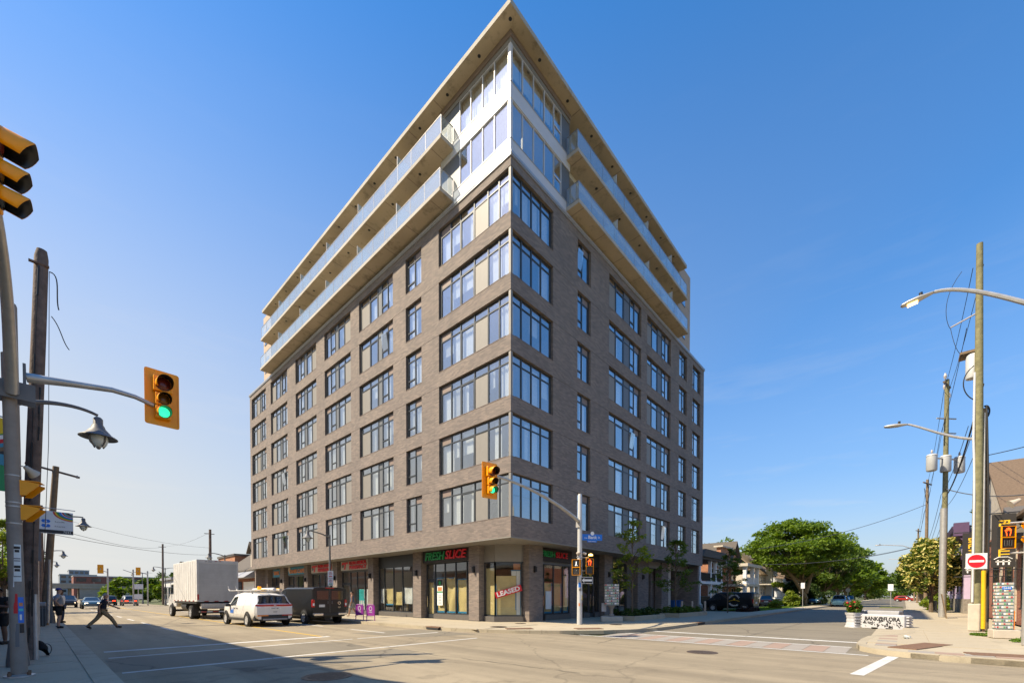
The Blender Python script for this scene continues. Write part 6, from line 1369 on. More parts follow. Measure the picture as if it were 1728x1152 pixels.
# brewery hall at the right: brick with stone quoins, brown roof
fh = thing('brewery_building', 'red brick hall with stone quoins and brown shingle roof at the right edge', 'building', (21, -18.9, .1))
box('wall', 'red_brick', (-6.9, 15.0, -14, 0, 0, 5.4), fh)
MB().box(-6.95, 1.2, -14, .06, 4.2, 5.39).build('upper_wall', 'stucco', fh)
box('main_block', 'limestone', (1.0, 15.0, -13.9, -.05, 5.4, 6.2), fh); gable(MB(), 1.0, 15.0, -14, -.05, 6.2, 10.6, 'y', over=.3).build('roof', 'roof_brown', fh); MB().prism([(1.0, 6.2), (15.0, 6.2), (8.0, 10.5)], -.3, -.04, axis='y').build('front_gable', 'limestone', fh)
MB().prism([(.35, 5.4), (.35, 5.55), (-6.5, 8.6), (-14, 8.6), (-14, 5.4)], -7.2, 1.0, axis='x').build('wing_roof', 'roof_brown', fh)
MB().prism([(-4.4, 4.4), (-.2, 4.4), (-2.3, 6.0)], -2.5, .25, axis='y').build('gable', 'stucco', fh); gable(MB(), -4.4, -.2, -2.6, .3, 4.4, 6.05, 'y', .25, .12).build('gable_roof', 'stone_dark', fh)
MB().box(-3.0, -2.2, -4.5, -3.6, 6.6, 8.4).build('vent_stack', 'frame_grey', fh)
for k in range(9):
    for x, w in ((-6.9, .75 if k % 2 else .5), (-2.0, .5 if k % 2 else .75), (2.6, .75 if k % 2 else .5)): MB().box(x, x+w, -.02, .045, .15+.47*k, .15+.47*k+.45).build('quoin', 'limestone', fh)
for k in range(9): MB().box(-6.955, -6.90, -.8 if k % 2 else -.55, .0, .15+.47*k, .6+.47*k).build('quoin', 'limestone', fh)
for x in (-5.6, -.8, 3.9): w_ = win_on(fh, x, x+2.2, 0, .9, 3.6, '+y', 'black_metal'); MB().box(x-.15, x+2.35, .0, .09, 3.65, 3.9).build('lintel', 'limestone', w_)
MB().box(-4.6, -2.6, .0, 1.2, 4.1, 4.25).build('canopy', 'black_metal', fh); MB().box(-7.3, -6.96, -5, -1, .1, 2.2).build('bin_store', 'orange_plastic' if 0 else 'wood_brown', fh)
for x in (-4.6, -2.6): MB().tube([(x, .05, 5.0), (x, 1.15, 4.25)], .02, 6).build('tie_rod', 'black_metal', fh)
# hanging banners of the brewery
def hbanner(label, x, y, z1, words_, h=3.3, w=.95):
    t = thing('hanging_banner', label, 'banner', (x, y, 0)); MB().tube([(0, -1.4, z1+.05), (0, .75, z1+.05)], .03, 6).build('bracket', 'black_metal', t); MB().tube([(0, -1.4, z1-h-.1), (0, .75, z1-h-.1)], .025, 6).build('bracket', 'black_metal', t)
    c = MB().box(-.012, .012, -w/2, w/2, z1-h, z1).build('cloth', 'banner_black', t)
    o = text(words_, 'banner_yellow', (-.016, 0, z1-.25-h*.36), (-1, 0, 0), c, size=.5, ext=.003, bold=.012, roll=R(-90), width=h*.68)
    for k in range(3): MB().box(-.018, -.013, -.22+.18*k, -.16+.18*k, z1-h+.12, z1-h+.36).build('emblem', 'white_paint', c)
    MB().tube([(-.016, -.3, z1-h+.40), (-.016, -.15, z1-h+.5), (-.016, .15, z1-h+.5), (-.016, .3, z1-h+.40)], .02, 4).box(-.018, -.013, -.25, .25, z1-h+.26, z1-h+.30).build('emblem', 'white_paint', c); return t
hbanner('black banner with yellow lettering behind the near right pedestrian signal', 15.9, -18.05, 5.6, 'FLORA HALL', 2.6, .8); hbanner('farther black banner with yellow lettering half hidden by the tallest pole', 21.6, -17.45, 5.35, 'BREWING', 2.5, .8)
# lilac painted shop next door
pb = thing('lilac_building', 'pale lilac shop building with dark plum cornice on the right', 'building', (45.6, -18.2, .1))
box('base_wall', 'rubble', (-9.2, 9, -10, .06, 0, 1.25), pb); box('wall', 'lilac_paint', (-9.1, 9, -10, 0, 1.25, 7.0), pb); MB().prism([(0, 6.0), (.25, 6.2), (.7, 7.0), (.8, 7.35), (-.3, 7.35), (-.3, 6.0)], -9.6, 9.2, axis='x').build('cornice', 'plum_paint', pb); MB().box(-9.75, -9.1, -.2, .7, 6.5, 7.6).build('cornice_block', 'plum_paint', pb); MB().box(-9.11, 8.9, .0, .12, 4.6, 4.9).build('string_course', 'plum_paint', pb)
for x in (-8.2, -4.4, -.6, 3.4): win_on(pb, x, x+1.4, 0, 1.8, 4.2, '+y', 'plum_paint')
MB().box(-8.95, -8.0, -9, -1.0, 7.3, 8.6).build('rear_gable', 'roof_brown', pb); gable(MB(), -9, 5, -11, -2, 6.8, 10.2, 'x').build('roof', 'roof_brown', pb)
railing(pb, (-9.0, 1.6, .05), (-2, 1.6, .05), 0, 1.0); None
# ---- west side of the main road, mostly out of frame: it shades the near road
def block(label, x0, x1, y0, y1, h, mat, trim='limestone', floors=3, shop=True):
    t = thing('shop_building', label, 'building', (x1, y0, .1)); L_ = y1-y0
    box('wall', mat, (x0-x1, 0, 0, L_, 0, h), t); MB().box(x0-x1-.1, .25, -.1, L_+.1, h, h+.35).build('cornice', trim, t)
    n = max(2, int(L_/2.6)); fh_ = (h-3.8)/max(1, floors-1)
    for f in range(1, floors):
        for i in range(n): a = (i+.5)*L_/n; win_on(t, a-.55, a+.55, 0, 3.8+fh_*(f-1)+.5, 3.8+fh_*f-.35, '+x', 'white_paint')
    for i in range(max(1, n//2)): a = (i+.5)*L_/max(1, n//2); win_on(t, a-1.9, a+1.9, 0, .6, 2.9, '+x', 'black_metal', 'shop_window')
    MB().box(.0, .5, .2, L_-.2, 3.1, 3.5).build('fascia', trim, t); return t
block('three storey brick block along the left pavement', -33, -19.65, -5, 23.5, 10.0, 'red_brick'); block('low brick shop farther along the left pavement', -33, -19.65, 27.5, 60, 4.6, 'orange_brick', floors=1); block('long orange brick building seen at the left edge', -34, -19.65, 62, 135, 6.6, 'orange_brick', floors=2)
block('low brick shop behind the photographer', -33, -19.65, -40, -24, 5.4, 'orange_brick', floors=1); 
tree('green street tree at the far left edge', (-17.9, 47, .14), 8.8, 5.6, 2.6, 'leaf_yellow', 5000, .16, 71, clumps=40); tree('second street tree along the left pavement', (-18.2, 76, .14), 8.5, 6, 2.6, 'leaf', 4000, .2, 72, clumps=40)
# ---- beyond the block on the main road
nb = thing('dormered_building', 'brown shop with steep grey roof and dormer beyond the apartment block', 'building', (1.2, 40.5, .1))
box('wall', 'red_brick', (0, 9, 0, 12, 0, 4.6), nb); gable(MB(), 0, 9, 0, 12, 4.6, 8.2, 'y').build('roof', 'roof_shingle', nb); MB().box(-.1, 1.4, .6, 1.8, 4.9, 6.7).build('dormer', 'stucco', nb); gable(MB(), -.1, 1.5, .5, 1.9, 6.6, 7.6, 'x').build('dormer_roof', 'roof_shingle', nb)
MB().prism([(-1.4, 3.6), (0, 3.6), (0, 4.6)], 0, 11, axis='y').build('awning', 'frame_grey', nb); MB().box(-.12, 0, .6, 4.5, 1.0, 3.2).build('display_window', 'white_paint', nb); MB().box(-.1, 0, 5.4, 8.4, .8, 3.2).build('display_window', 'pane_dark', nb)
ob = thing('orange_building', 'large plain orange brick building rising behind the truck', 'building', (2.5, 53.5, .1)); box('wall', 'orange_brick', (0, 20, 0, 8, 0, 7.0), ob); MB().box(-.15, 20, -.15, 8, 7.0, 7.3).build('cornice', 'stone_dark', ob)
for i in range(2): win_on(ob, 1.2+3.6*i, 3.2+3.6*i, 0, 1, 3.4, '-x', 'black_metal')
wb = thing('white_building', 'low white showroom left of the box truck', 'building', (-.6, 75, .1)); box('wall', 'far_white', (0, 22, 0, 9, 0, 4.2), wb); MB().box(-.4, 22, -.4, 9, 4.2, 4.6).build('roof_edge', 'cap_metal', wb)
for i in range(2): win_on(wb, .8+3.9*i, 4.0+3.9*i, 0, .5, 3.0, '-x', 'frame_grey')
for i in range(3): win_on(wb, 1+5*i, 5+5*i, 0, .5, 3.4, '-y', 'frame_grey')
# overpass, far blocks, far trees
op = thing('overpass', 'concrete highway overpass crossing the main road in the distance', 'bridge', (-8, 275, 0))
box('deck', 'far_concrete', (-70, 24, 0, 16, 5.2, 6.6), op); box('parapet', 'far_concrete', (-70, 24, -.25, .2, 6.6, 7.5), op); box('abutment', 'far_concrete', (6, 24, 0.5, 15.5, 0, 5.2), op); box('abutment', 'far_concrete', (-70, -10, .5, 15.5, 0, 5.2), op)
for x in (-4, 3): box('pier', 'far_concrete', (x-.5, x+.5, 3, 12, 0, 5.2), op)
for i in range(12): MB().tube([(-66+7*i, .0, 7.5), (-66+7*i, 0, 8.4)], .06, 5).build('rail_post', 'galvanised', op)
def far_block(label, x, y, w, d, h, mat, fl, cols, name='far_building'):
    t = thing(name, label, 'building', (x, y, 0)); box('wall', mat, (0, w, 0, d, 0, h), t); MB().box(-.2, w+.2, -.2, d+.2, h, h+.5).build('roof', 'cap_metal', t); fh_ = h/fl
    for f in range(fl):
        for c in range(cols): a = w*(c+.5)/cols; MB().box(a-w/cols*.32, a+w/cols*.32, -.12, 0, fh_*f+fh_*.3, fh_*f+fh_*.8).build('window', 'pane_dark', t)
    return t
far_block('dark red brick building beyond the overpass', -2, 322, 60, 20, 12.4, 'far_brick', 3, 10); far_block('blue grey stepped office block on the far left horizon', -4, 450, 20, 30, 17.5, 'far_grey', 5, 5); far_block('upper tier of the blue grey office block', 1, 453, 11, 24, 21, 'far_grey', 6, 4); far_block('second brick block beyond the overpass trees', 70, 330, 60, 20, 12, 'far_brick', 3, 9)
hr = far_block('white apartment tower with yellow top far down the side street', 520, -44, 30, 26, 33, 'far_white', 10, 6, 'apartment_tower'); box('yellow_storey', 'yellow_paint', (-.5, 30.5, -.5, 26.5, 30.5, 34.5), hr); box('penthouse', 'far_white', (4, 14, 6, 18, 34.5, 44), hr)
for k, (x, y, h, w, lf, lb) in enumerate(((-2.2, 122, 5.4, 9, 'leaf', 'bright green tree before the overpass'), (4, 133, 6.2, 9, 'leaf_mid', 'darker tree right of the bright overpass tree'), (10, 150, 7.5, 11, 'leaf', 'tree beyond the white showroom'), (3, 104, 5.2, 7, 'leaf', 'small bright tree right behind the white showroom'), (9, 112, 6.6, 9, 'leaf_mid', 'tree peeping over the white showroom roof'), (18, 178, 10.5, 12, 'leaf_dark', 'dark tree on the right horizon of the main road'), (-26, 240, 9, 12, 'leaf', 'tree at the left end of the overpass'), (30, 290, 15, 16, 'leaf_dark', 'tall dark tree rising over the brick building'), (8, 350, 14, 22, 'leaf_dark', 'tree line left of the far office block'), (40, 225, 13, 16, 'leaf_mid', 'tall tree above the white showroom roof'), (56, 210, 13, 16, 'leaf', 'tree cresting behind the truck'))): tree(lb, (x, y, 0), h, w, .6, lf, 3600, .42, 80+k, clumps=20, flat=.8)
for k, (x, y, h, w, lf, lb) in enumerate(((225, -2, 14, 22, 'leaf_mid', 'tree beyond the end of the side street on the left'), (260, -22, 12, 22, 'leaf_dark', 'tree beyond the end of the side street on the right'), (300, -10, 10, 26, 'leaf', 'low tree mass closing the end of the side street'), (330, 15, 14, 30, 'leaf_dark', 'dark tree mass at the far left of the side street end'), (320, -45, 13, 30, 'leaf_mid', 'tree mass at the far right of the side street end'), (210, 16, 14, 22, 'leaf_dark', 'tree filling the gap behind the maples'), (150, 14, 13, 18, 'leaf_dark', 'dark tree behind the third maple'), (115, 12, 13, 16, 'leaf_dark', 'dark tree behind the second maple'))): tree(lb, (x, y, 0), h, w, .6, lf, 4500, .6, 180+k, clumps=24, flat=.8)
# distant signals, signs
signal_head('distant amber traffic light back over the main road', (-9.4, 74, 5.6), R(180)); signal_head('farther distant amber traffic light by the showroom', (-4.4, 80, 5.7), R(150))
for x, y, lb in ((-8.5, 75.5, 'slim distant signal post left of the overpass tree'), (-5.5, 76, 'second distant signal post beside the overpass tree'), (-3.2, 80, 'distant signal post by the white showroom')):
    t = thing('signal_pole', lb, 'signal pole', (x, y, .0)); MB().tube([(0, 0, 0), (0, 0, 5.8)], .1, 8).build('post', 'galvanised', t); MB().tube([(0, 0, 5.2), (-1.2, 0, 5.7)], .05, 6).build('mast_arm', 'galvanised', t)
t = thing('bus_shelter_board', 'small white notice boards at the distant crossing', 'sign', (-4.6, 76, .1)); box('board', 'white_paint', (-.9, .2, -.05, 0, 1.0, 1.8), t); box('board', 'white_paint', (-.8, .3, -.05, 0, 2.6, 3.4), t); box('post', 'galvanised', (-.35, -.25, .001, .1, 0, 3.4), t)
t = thing('parking_sign', 'slim white sign on a post on the side street lawn', 'sign', (47.8, -5.2, .13)); MB().tube([(0, 0, 0), (0, 0, 2.9)], .035, 6).build('post', 'galvanised', t); box('plate', 'white_paint', (-.05, -.03, -.2, .2, 2.4, 3.1), t)
t = thing('parking_sign', 'leaning white sign in the middle of the side street', 'sign', (61.5, -13.2, 0)); MB().tube([(0, 0, 0), (-.15, .12, 3.0)], .05, 6).build('post', 'galvanised', t); box('plate', 'white_paint', (-.22, -.18, -.2, .35, 2.3, 3.2), t); MB().lathe([(1.3, 0), (1.1, .16)], 18).build('island', 'lawn_soil', t)
t = thing('stop_sign', 'distant round sign back on the left of the side street', 'sign', (95, -6.0, .1)); MB().tube([(0, 0, 0), (0, 0, 2.4)], .05, 6).build('post', 'galvanised', t); MB().lathe([(.42, -.02), (.42, .02)], 8, (-.06, 0, 2.7), axis='x').build('plate', 'galvanised', t)
t = thing('sandwich_board', 'wooden board leaning by the transformer pole', 'sign', (24.6, -16.3, .13)); MB().prism([(-.3, 0), (-.25, 0), (.0, 1.6), (-.05, 1.6)], -.35, .35, axis='x').build('board', 'wood_brown', t)
t = thing('litter', 'crumpled white paper on the near right corner', 'litter', (4.2, -14.6, .145)); leaf_cloud('paper', 'white_paper', [(0, 0, .05), (.12, .05, .04)], [.1, .06], 24, .08, t, 3, .6, kind=None)
# ================================================================== vehicles
def lin(tab, y):
    if y <= tab[0][0]: return tab[0][1]
    for (a, u), (b, v) in zip(tab, tab[1:]):
        if y <= b: return u+(v-u)*(y-a)/(b-a)
    return tab[-1][1]
class Shell:
    """car body lofted along y (rear at 0, front at L); roof, belt and width given as profiles"""
    def __init__(s, L, roof, belt, wb, wr, z0=.32): s.L, s.roof, s.belt, s.wb, s.wr, s.z0 = L, roof, belt, wb, wr, z0
    def sec(s, y):
        zr = lin(s.roof, y); zb = min(lin(s.belt, y), zr-.06); wb = lin(s.wb, y); wr = min(lin(s.wr, y), wb*.97); z0 = lin(s.z0, y) if isinstance(s.z0, list) else s.z0
        f = min(1, max(0, (zr-zb-.06)/.25)); wt = wr*f+(wb*.96)*(1-f)
        return [(0, z0), (wb*.86, z0), (wb*.965, z0+.10), (wb, z0+(zb-z0)*.55), (wb*.985, zb), (wt+.025, zr-.075*f-.02), (wt-.07, zr-.008), (wt*.5, zr+.012), (0, zr+.02)]
    def body(s, ny=54):
        ys = sorted(set([s.L*i/ny for i in range(ny+1)] + [p[0] for p in s.roof] + [p[0] for p in s.wb])); m = MB(); rows = []
        for y in ys:
            h = s.sec(y); full = [(x, y, z) for x, z in h]+[(-x, y, z) for x, z in h[-2:0:-1]]; k = len(m.v); m.v += full; rows.append((k, len(full)))
        for (a, n), (b, _) in zip(rows, rows[1:]):
            for j in range(n): j2 = (j+1) % n; m.f.append((a+j, a+j2, b+j2, b+j)); m.m.append(0)
        m.f.append(tuple(range(rows[0][0], rows[0][0]+rows[0][1]))[::-1]) if False else m.f.append(tuple(range(rows[0][0], rows[0][0]+rows[0][1]))); m.m.append(0)
        m.f.append(tuple(range(rows[-1][0], rows[-1][0]+rows[-1][1]))[::-1]); m.m.append(0)
        return m
    def side(s, y0, y1, s0=.1, s1=.9, lean0=0, lean1=0, sgn=1, off=.007):
        def fn(u, v):
            y = (y0+lean0*v)*(1-u)+(y1+lean1*v)*u; h = s.sec(y); p, q = h[4], h[5]; t = s0+(s1-s0)*v
            return (sgn*(p[0]+(q[0]-p[0])*t+off), y, p[1]+(q[1]-p[1])*t)
        return MB().grid(fn, 8, 3)
    def top(s, y0, y1, k=.96, off=.008):
        def fn(u, v):
            y = y0+(y1-y0)*v; h = s.sec(y); a = abs(2*u-1); x = (2*u-1)*(h[6][0])*k; z = h[8][1]+(h[6][1]-h[8][1])*a**1.5
            d = (lin(s.roof, y+.01)-lin(s.roof, y-.01))/.02; n = Vector((0, -d, 1)).normalized(); return (x, y+n.y*off, z+n.z*off)
        return MB().grid(fn, 10, 8)
def wheel(parent, x, y, r, w=.22, sgn=1, rim='rim', spokes=5):
    t = MB().lathe([(r*.66, -w/2), (r*.92, -w/2), (r, -w/2+.03), (r, w/2-.03), (r*.92, w/2), (r*.66, w/2)], 24, axis='x', caps=False).build('wheel', 'tyre', parent, (x, y, r), smooth=True)
    o = sgn*(w/2-.012); MB().lathe([(r*.67, o-sgn*.03), (r*.66, o), (r*.56, o-sgn*.02), (r*.55, o-sgn*.05)], 24, axis='x', caps=False).build('rim', rim, t, smooth=True); m = MB()
    for k in range(spokes):
        a = 2*math.pi*k/spokes; c, s_ = math.cos(a), math.sin(a); n = (-s_*.035, c*.035); b = o-sgn*.012
        m.quad((b, n[0]+c*.05, n[1]+s_*.05), (b, c*r*.6+n[0]*2, s_*r*.6+n[1]*2), (b, c*r*.6-n[0]*2, s_*r*.6-n[1]*2), (b, -n[0]+c*.05, -n[1]+s_*.05))
    m.lathe([(.075, o-sgn*.03), (.07, o-.005*sgn), (.03, o)], 12, axis='x'); m.build('spokes', rim, t); MB().lathe([(r*.55, o-sgn*.06), (r*.02, o-sgn*.06)], 20, axis='x').build('brake_disc', 'plastic_grey', t)
    return t
def wheels(t, sh, ys, r, inset=.10, rim='rim', spokes=5, w=.22):
    for y in ys:
        for sg in (-1, 1):
            x = sg*(lin(sh.wb, y)); a = MB().lathe([(r*.9, -.004), (r+.07, -.004), (r+.07, .006), (r*.9, .006)], 24, (x, y, r+.01), axis='x', caps=False).build('wheel_arch', 'plastic_black', t)
            wheel(t, x-sg*(w/2-.055), y, r, w, sg, rim, spokes)
def passenger_car(label, loc, rz, paint, kind='sedan', lights=True, lit=None, cat='car', name='parked_car', group=None):
    if kind == 'sedan': sh = Shell(4.6, [(0, .86), (.05, .98), (.55, 1.05), (1.25, 1.40), (1.8, 1.46), (2.6, 1.44), (3.45, 1.02), (3.7, .98), (4.4, .84), (4.6, .62)], [(0, .92), (4.6, .92)], [(0, .76), (.25, .88), (.8, .905), (3.8, .90), (4.35, .80), (4.6, .6)], [(0, .74), (.6, .7), (1.4, .60), (2.6, .62), (3.4, .72), (4.6, .6)]); wy, r = (.85, 3.62), .32
    else: sh = Shell(4.65, [(0, .95), (.06, 1.08), (.45, 1.58), (.9, 1.67), (2.5, 1.69), (3.4, 1.12), (3.6, 1.06), (4.4, .94), (4.65, .66)], [(0, 1.02), (4.65, 1.0)], [(0, .80), (.25, .90), (.8, .93), (3.8, .92), (4.4, .82), (4.65, .62)], [(0, .76), (.5, .68), (1.2, .70), (2.5, .70), (3.4, .76), (4.65, .6)]); wy, r = (.85, 3.65), .36
    t = thing(name, label, cat, loc, rz, group); b = sh.body().build('body', paint, t, smooth=True)
    for sg in (-1, 1):
        for (y0, y1, l0, l1) in ((.75 if kind != 'sedan' else 1.0, 1.75, .35, 0), (1.8, 2.65 if kind == 'sedan' else 2.75, 0, -.42)): sh.side(y0, y1+.25, .08, .88, l0, l1, sg).build('side_window', 'car_glass_dark', t, smooth=True)
        MB().box(sg*.92-.08 if sg > 0 else -1.05, 1.05 if sg > 0 else -.84, 2.75, 2.9, .98, 1.1).build('mirror', paint, t, bevel=.03)
        MB().box(sg*.52-.2, sg*.52+.2, -.02, .14, .72, .88).build('tail_light', 'tail_lit' if lit == 'tail' else 'tail_red', t, bevel=.02); MB().box(sg*.55-.17, sg*.55+.17, sh.L-.35, sh.L-.08, .62, .76).build('headlight', 'head_lit' if lit == 'head' else 'chrome', t, bevel=.03)
    if kind == 'sedan': sh.top(.62, 1.2).build('rear_window', 'car_glass_dark', t, smooth=True); sh.top(2.68, 3.42).build('windscreen', 'car_glass_dark', t, smooth=True)
    else: sh.top(.09, .44).build('rear_window', 'car_glass_dark', t, smooth=True); sh.top(2.6, 3.36).build('windscreen', 'car_glass_dark', t, smooth=True)
    MB().box(-.26, .26, -.012, 0.05, .62, .76).build('number_plate', 'white_paint', t); MB().box(-.8, .8, .02, .3, .30, .48).build('bumper', 'plastic_black', t, bevel=.04); MB().box(-.5, .5, sh.L-.12, sh.L-.02, .36, .55).build('grille', 'plastic_black', t); wheels(t, sh, wy, r); return t
M('car_glass_dark', (.018, .022, .026), .04, var=.1, spec=1.0)

# white minivan with a ladder on its roof
sh = Shell(5.15, [(0, 1.0), (.05, 1.08), (.12, 1.16), (.42, 1.62), (.62, 1.71), (1.2, 1.76), (2.6, 1.77), (3.3, 1.70), (4.15, 1.14), (4.45, 1.05), (5.0, .86), (5.15, .66)], [(0, 1.06), (2, 1.05), (5.15, 1.0)], [(0, .88), (.15, .97), (.6, .995), (4.3, .985), (4.85, .86), (5.15, .66)], [(0, .84), (.42, .76), (.9, .77), (2.6, .78), (3.3, .77), (4.2, .8), (5.15, .62)], [(0, .40), (.5, .30), (4.6, .28), (5.15, .34)])
mv = thing('minivan', 'white minivan with ladder and orange beacon on its roof, rear towards us', 'minivan', (-7.42, 10.05, 0), R(3))
sh.body().build('body', 'car_white', mv, smooth=True); sh.top(.14, .44, .98).build('rear_window', 'car_glass_dark', mv, smooth=True); sh.top(3.32, 4.1).build('windscreen', 'car_glass_dark', mv, smooth=True)
for sg in (-1, 1):
    for a, b_, l0, l1, mt in ((.62, 1.45, .12, 0, 'car_white'), (1.52, 2.55, 0, 0, 'white_paint'), (2.62, 3.75, 0, -.55, 'car_glass_dark')): sh.side(a, b_, .08, .86, l0, l1, sg).build('side_window', mt if sg < 0 else 'car_glass_dark', mv, smooth=True)
    m = MB().box(sg*.97, sg*(1.2), 3.42, 3.6, 1.02, 1.18); m.build('mirror', 'plastic_black', mv, bevel=.04)
    MB().box(sg*.998-.015, sg*.998+.015, .5, 4.3, .30, .42).build('sill_trim', 'plastic_black', mv)
    for y in (2.3, 2.7): MB().box(sg*1.0-.015, sg*1.0+.015, y, y+.2, .93, .97).build('door_handle', 'chrome', mv)
    for y in (1.5, 2.58): sh.side(y, y+.02, -1.4, .05, 0, 0, sg, .003).build('door_gap', 'plastic_grey', mv)
    MB().box(sg*.6-.26, sg*.6+.26, -.035, .1, .56, .62).build('reflector', 'amber_lens' if sg < 0 else 'tail_red', mv, bevel=.01)
MB().grid(lambda u, v: ((2*u-1)*.92, -.022+.10*(2*u-1)**4, 1.06+.10*v), 16, 1).build('light_bar', 'tail_red', mv, smooth=True)
MB().grid(lambda u, v: ((2*u-1)*.90, -.006+.085*(2*u-1)**4, .64+.41*v), 16, 2).build('tailgate', 'car_white', mv, smooth=True)
MB().prism([(-.95, 0.12), (-.6, -.03), (.6, -.03), (.95, .12), (.95, .35), (-.95, .35)], .30, .62).build('rear_bumper', 'plastic_black', mv, bevel=.03); MB().prism([(-.62, -.05), (.62, -.05), (.6, .1), (-.6, .1)], .34, .43).build('skid_plate', 'frame_grey', mv, bevel=.02)
MB().box(-.28, .28, -.03, -.008, .90, 1.0).build('number_plate', 'white_paint', mv); text('BWF 481', 'black_paint', (0, -.033, .95), (0, -1, 0), mv, size=.10, ext=.001); MB().box(-.1, .1, -.028, -.006, .76, .785).build('emblem', 'plastic_grey', mv); text('KIA', 'white_paint', (0, -.027, 1.11), (0, -1, 0), mv, size=.075, ext=.002, bold=.002)
text('bell', 'sign_street_blue', (-1.006, 3.15, .78), (-1, 0, 0), mv, size=.34, ext=.002, bold=.01, name='door_logo')
wheels(mv, sh, (.98, 4.08), .36, spokes=7)
rk = MB()
for y in (1.0, 2.9): rk.box(-.78, .78, y-.03, y+.03, 1.80, 1.85).box(-.76, -.7, y-.03, y+.03, 1.72, 1.80).box(.7, .76, y-.03, y+.03, 1.72, 1.80)
rk.build('roof_rack', 'galvanised', mv)
ld = thing('ladder', 'aluminium ladder strapped to the minivan roof', 'ladder', (-7.42, 10.05, 1.87), R(3))
for x in (-.62, -.22): MB().tube([(x, .1, .03), (x, 4.6, .03), (x, 4.75, .12), (x, 4.85, .32)], .03, 6).build('rail', 'galvanised', ld)
for k in range(13): MB().tube([(-.62, .3+.33*k, .03), (-.22, .3+.33*k, .03)], .018, 6).build('rung', 'galvanised', ld)
tb = thing('pipe_carrier', 'white tube and yellow gear strapped to the minivan roof', 'roof load', (-7.42, 10.05, 1.87), R(3))
MB().tube([(.28, .7, .09), (.28, 3.6, .09)], .09, 12).build('tube', 'white_metal', tb, smooth=True)
for k, (x, y, l) in enumerate(((.0, 1.2, 1.3), (.5, .5, 1.6), (.62, .9, 1.2))): MB().box(x-.07, x+.07, y, y+l, -.01, .10+.03*k).build('tool_case', 'yellow_paint' if k != 1 else 'limestone', tb, bevel=.02)
MB().lathe([(.11, -.03), (.11, .05)], 12, (-.05, 1.9, 0)).build('beacon_base', 'plastic_black', tb); MB().lathe([(.1, .05), (.1, .22), (.08, .26)], 12, (-.05, 1.9, 0)).build('beacon', 'orange_lamp', tb, smooth=True)
# black cargo van
sh = Shell(6.1, [(0, 2.06), (.03, 2.09), (3.7, 2.12), (4.2, 2.04), (4.95, 1.40), (5.15, 1.30), (5.95, 1.14), (6.1, .95)], [(0, 1.30), (4.4, 1.28), (6.1, 1.1)], [(0, .97), (.12, 1.01), (4.8, 1.01), (5.7, .96), (6.1, .86)], [(0, .94), (.3, .945), (4.2, .92), (5, .9), (6.1, .84)], .42)
bv = thing('cargo_van', 'black cargo van parked at the kerb before the pharmacy, rear doors towards us', 'van', (-4.62, 9.75, 0), R(1))
sh.body().build('body', 'car_black', bv, smooth=True)
for sg in (-1, 1):
    sh.side(3.55, 4.75, .08, .86, 0, -.35, sg).build('side_window', 'car_glass_dark', bv, smooth=True); sh.side(.35, 3.3, .06, .86, 0, 0, sg, .003).build('pressed_panel', 'car_black', bv, smooth=True)
    MB().box(sg*.94-.075, sg*.94+.075, -.03, .08, .98, 1.40).build('tail_light', 'tail_red', bv, bevel=.02); MB().box(sg*.94-.05, sg*.94+.05, -.036, -.02, 1.06, 1.2).build('reverse_light', 'white_paint', bv)
    MB().box(sg*.70-.27, sg*.70+.27, -.14, .05, .50, .64).build('bumper_end', 'chrome', bv, bevel=.03)
    MB().box(sg*.42-.34, sg*.42+.34, -.012, .02, 1.40, 1.90).build('rear_window', 'car_glass_dark', bv, bevel=.008); MB().box(sg*1.02, sg*1.27, 4.45, 4.6, 1.2, 1.52).build('mirror', 'plastic_black', bv, bevel=.04); MB().box(sg*.12-.015, sg*.12+.015, -.03, .0, 1.15, 1.32).build('door_handle', 'plastic_grey', bv)
MB().box(-.42, .42, -.12, .05, .50, .62).build('bumper', 'plastic_black', bv); MB().box(-.008, .008, -.008, 0, .66, 2.0).build('door_gap', 'plastic_grey', bv); MB().box(-.24, .24, -.03, 0.01, 2.03, 2.08).build('brake_light', 'tail_red', bv); MB().box(-.62, -.3, -.02, 0, .98, 1.12).build('number_plate', 'white_paint', bv); text('BM 37186', 'black_paint', (-.46, -.022, 1.05), (0, -1, 0), bv, size=.07, ext=.001)
MB().lathe([(.06, -.014), (.09, -.014), (.09, -.004), (.06, -.004)], 16, (.55, 0, 1.2), axis='y', caps=False).build('emblem', 'chrome', bv); text('NV', 'chrome', (.55, -.01, .95), (0, -1, 0), bv, size=.12, ext=.003)
MB().tube([(0, .3, .36), (0, 5, .36)], .2, 8).build('underbody', 'plastic_black', bv); wheels(bv, sh, (1.05, 4.75), .39, spokes=6, w=.26)
# white box truck
tk = thing('box_truck', 'dirty white box truck with roller door and lift gate on the main road', 'truck', (-7.42, 20.6, 0), R(1))
bx = MB().box(-1.22, 1.22, 0, 6.6, 1.22, 4.05).build('cargo_box', 'truck_box', tk, bevel=.03)
for k in range(11): MB().box(-1.232, -1.221, .35+.6*k, .38+.6*k, 1.32, 3.95).build('side_rib', 'truck_box', bx)
for sx in (-1, 1): MB().box(sx*1.22-.1*(sx > 0), sx*1.22+.1*(sx < 0), -.03, .0, 1.22, 4.05).build('door_post', 'truck_box', bx)
MB().box(-1.12, 1.12, -.03, 0, 3.82, 4.05).build('header', 'truck_box', bx); text('W 2705', 'plastic_grey', (-.55, -.034, 3.93), (0, -1, 0), bx, size=.12, ext=.002)
for k in range(7): MB().box(-1.115, 1.115, -.012, -.001, 1.26+.365*k, 1.26+.365*k+.355).build('roller_slat', 'truck_door', bx)
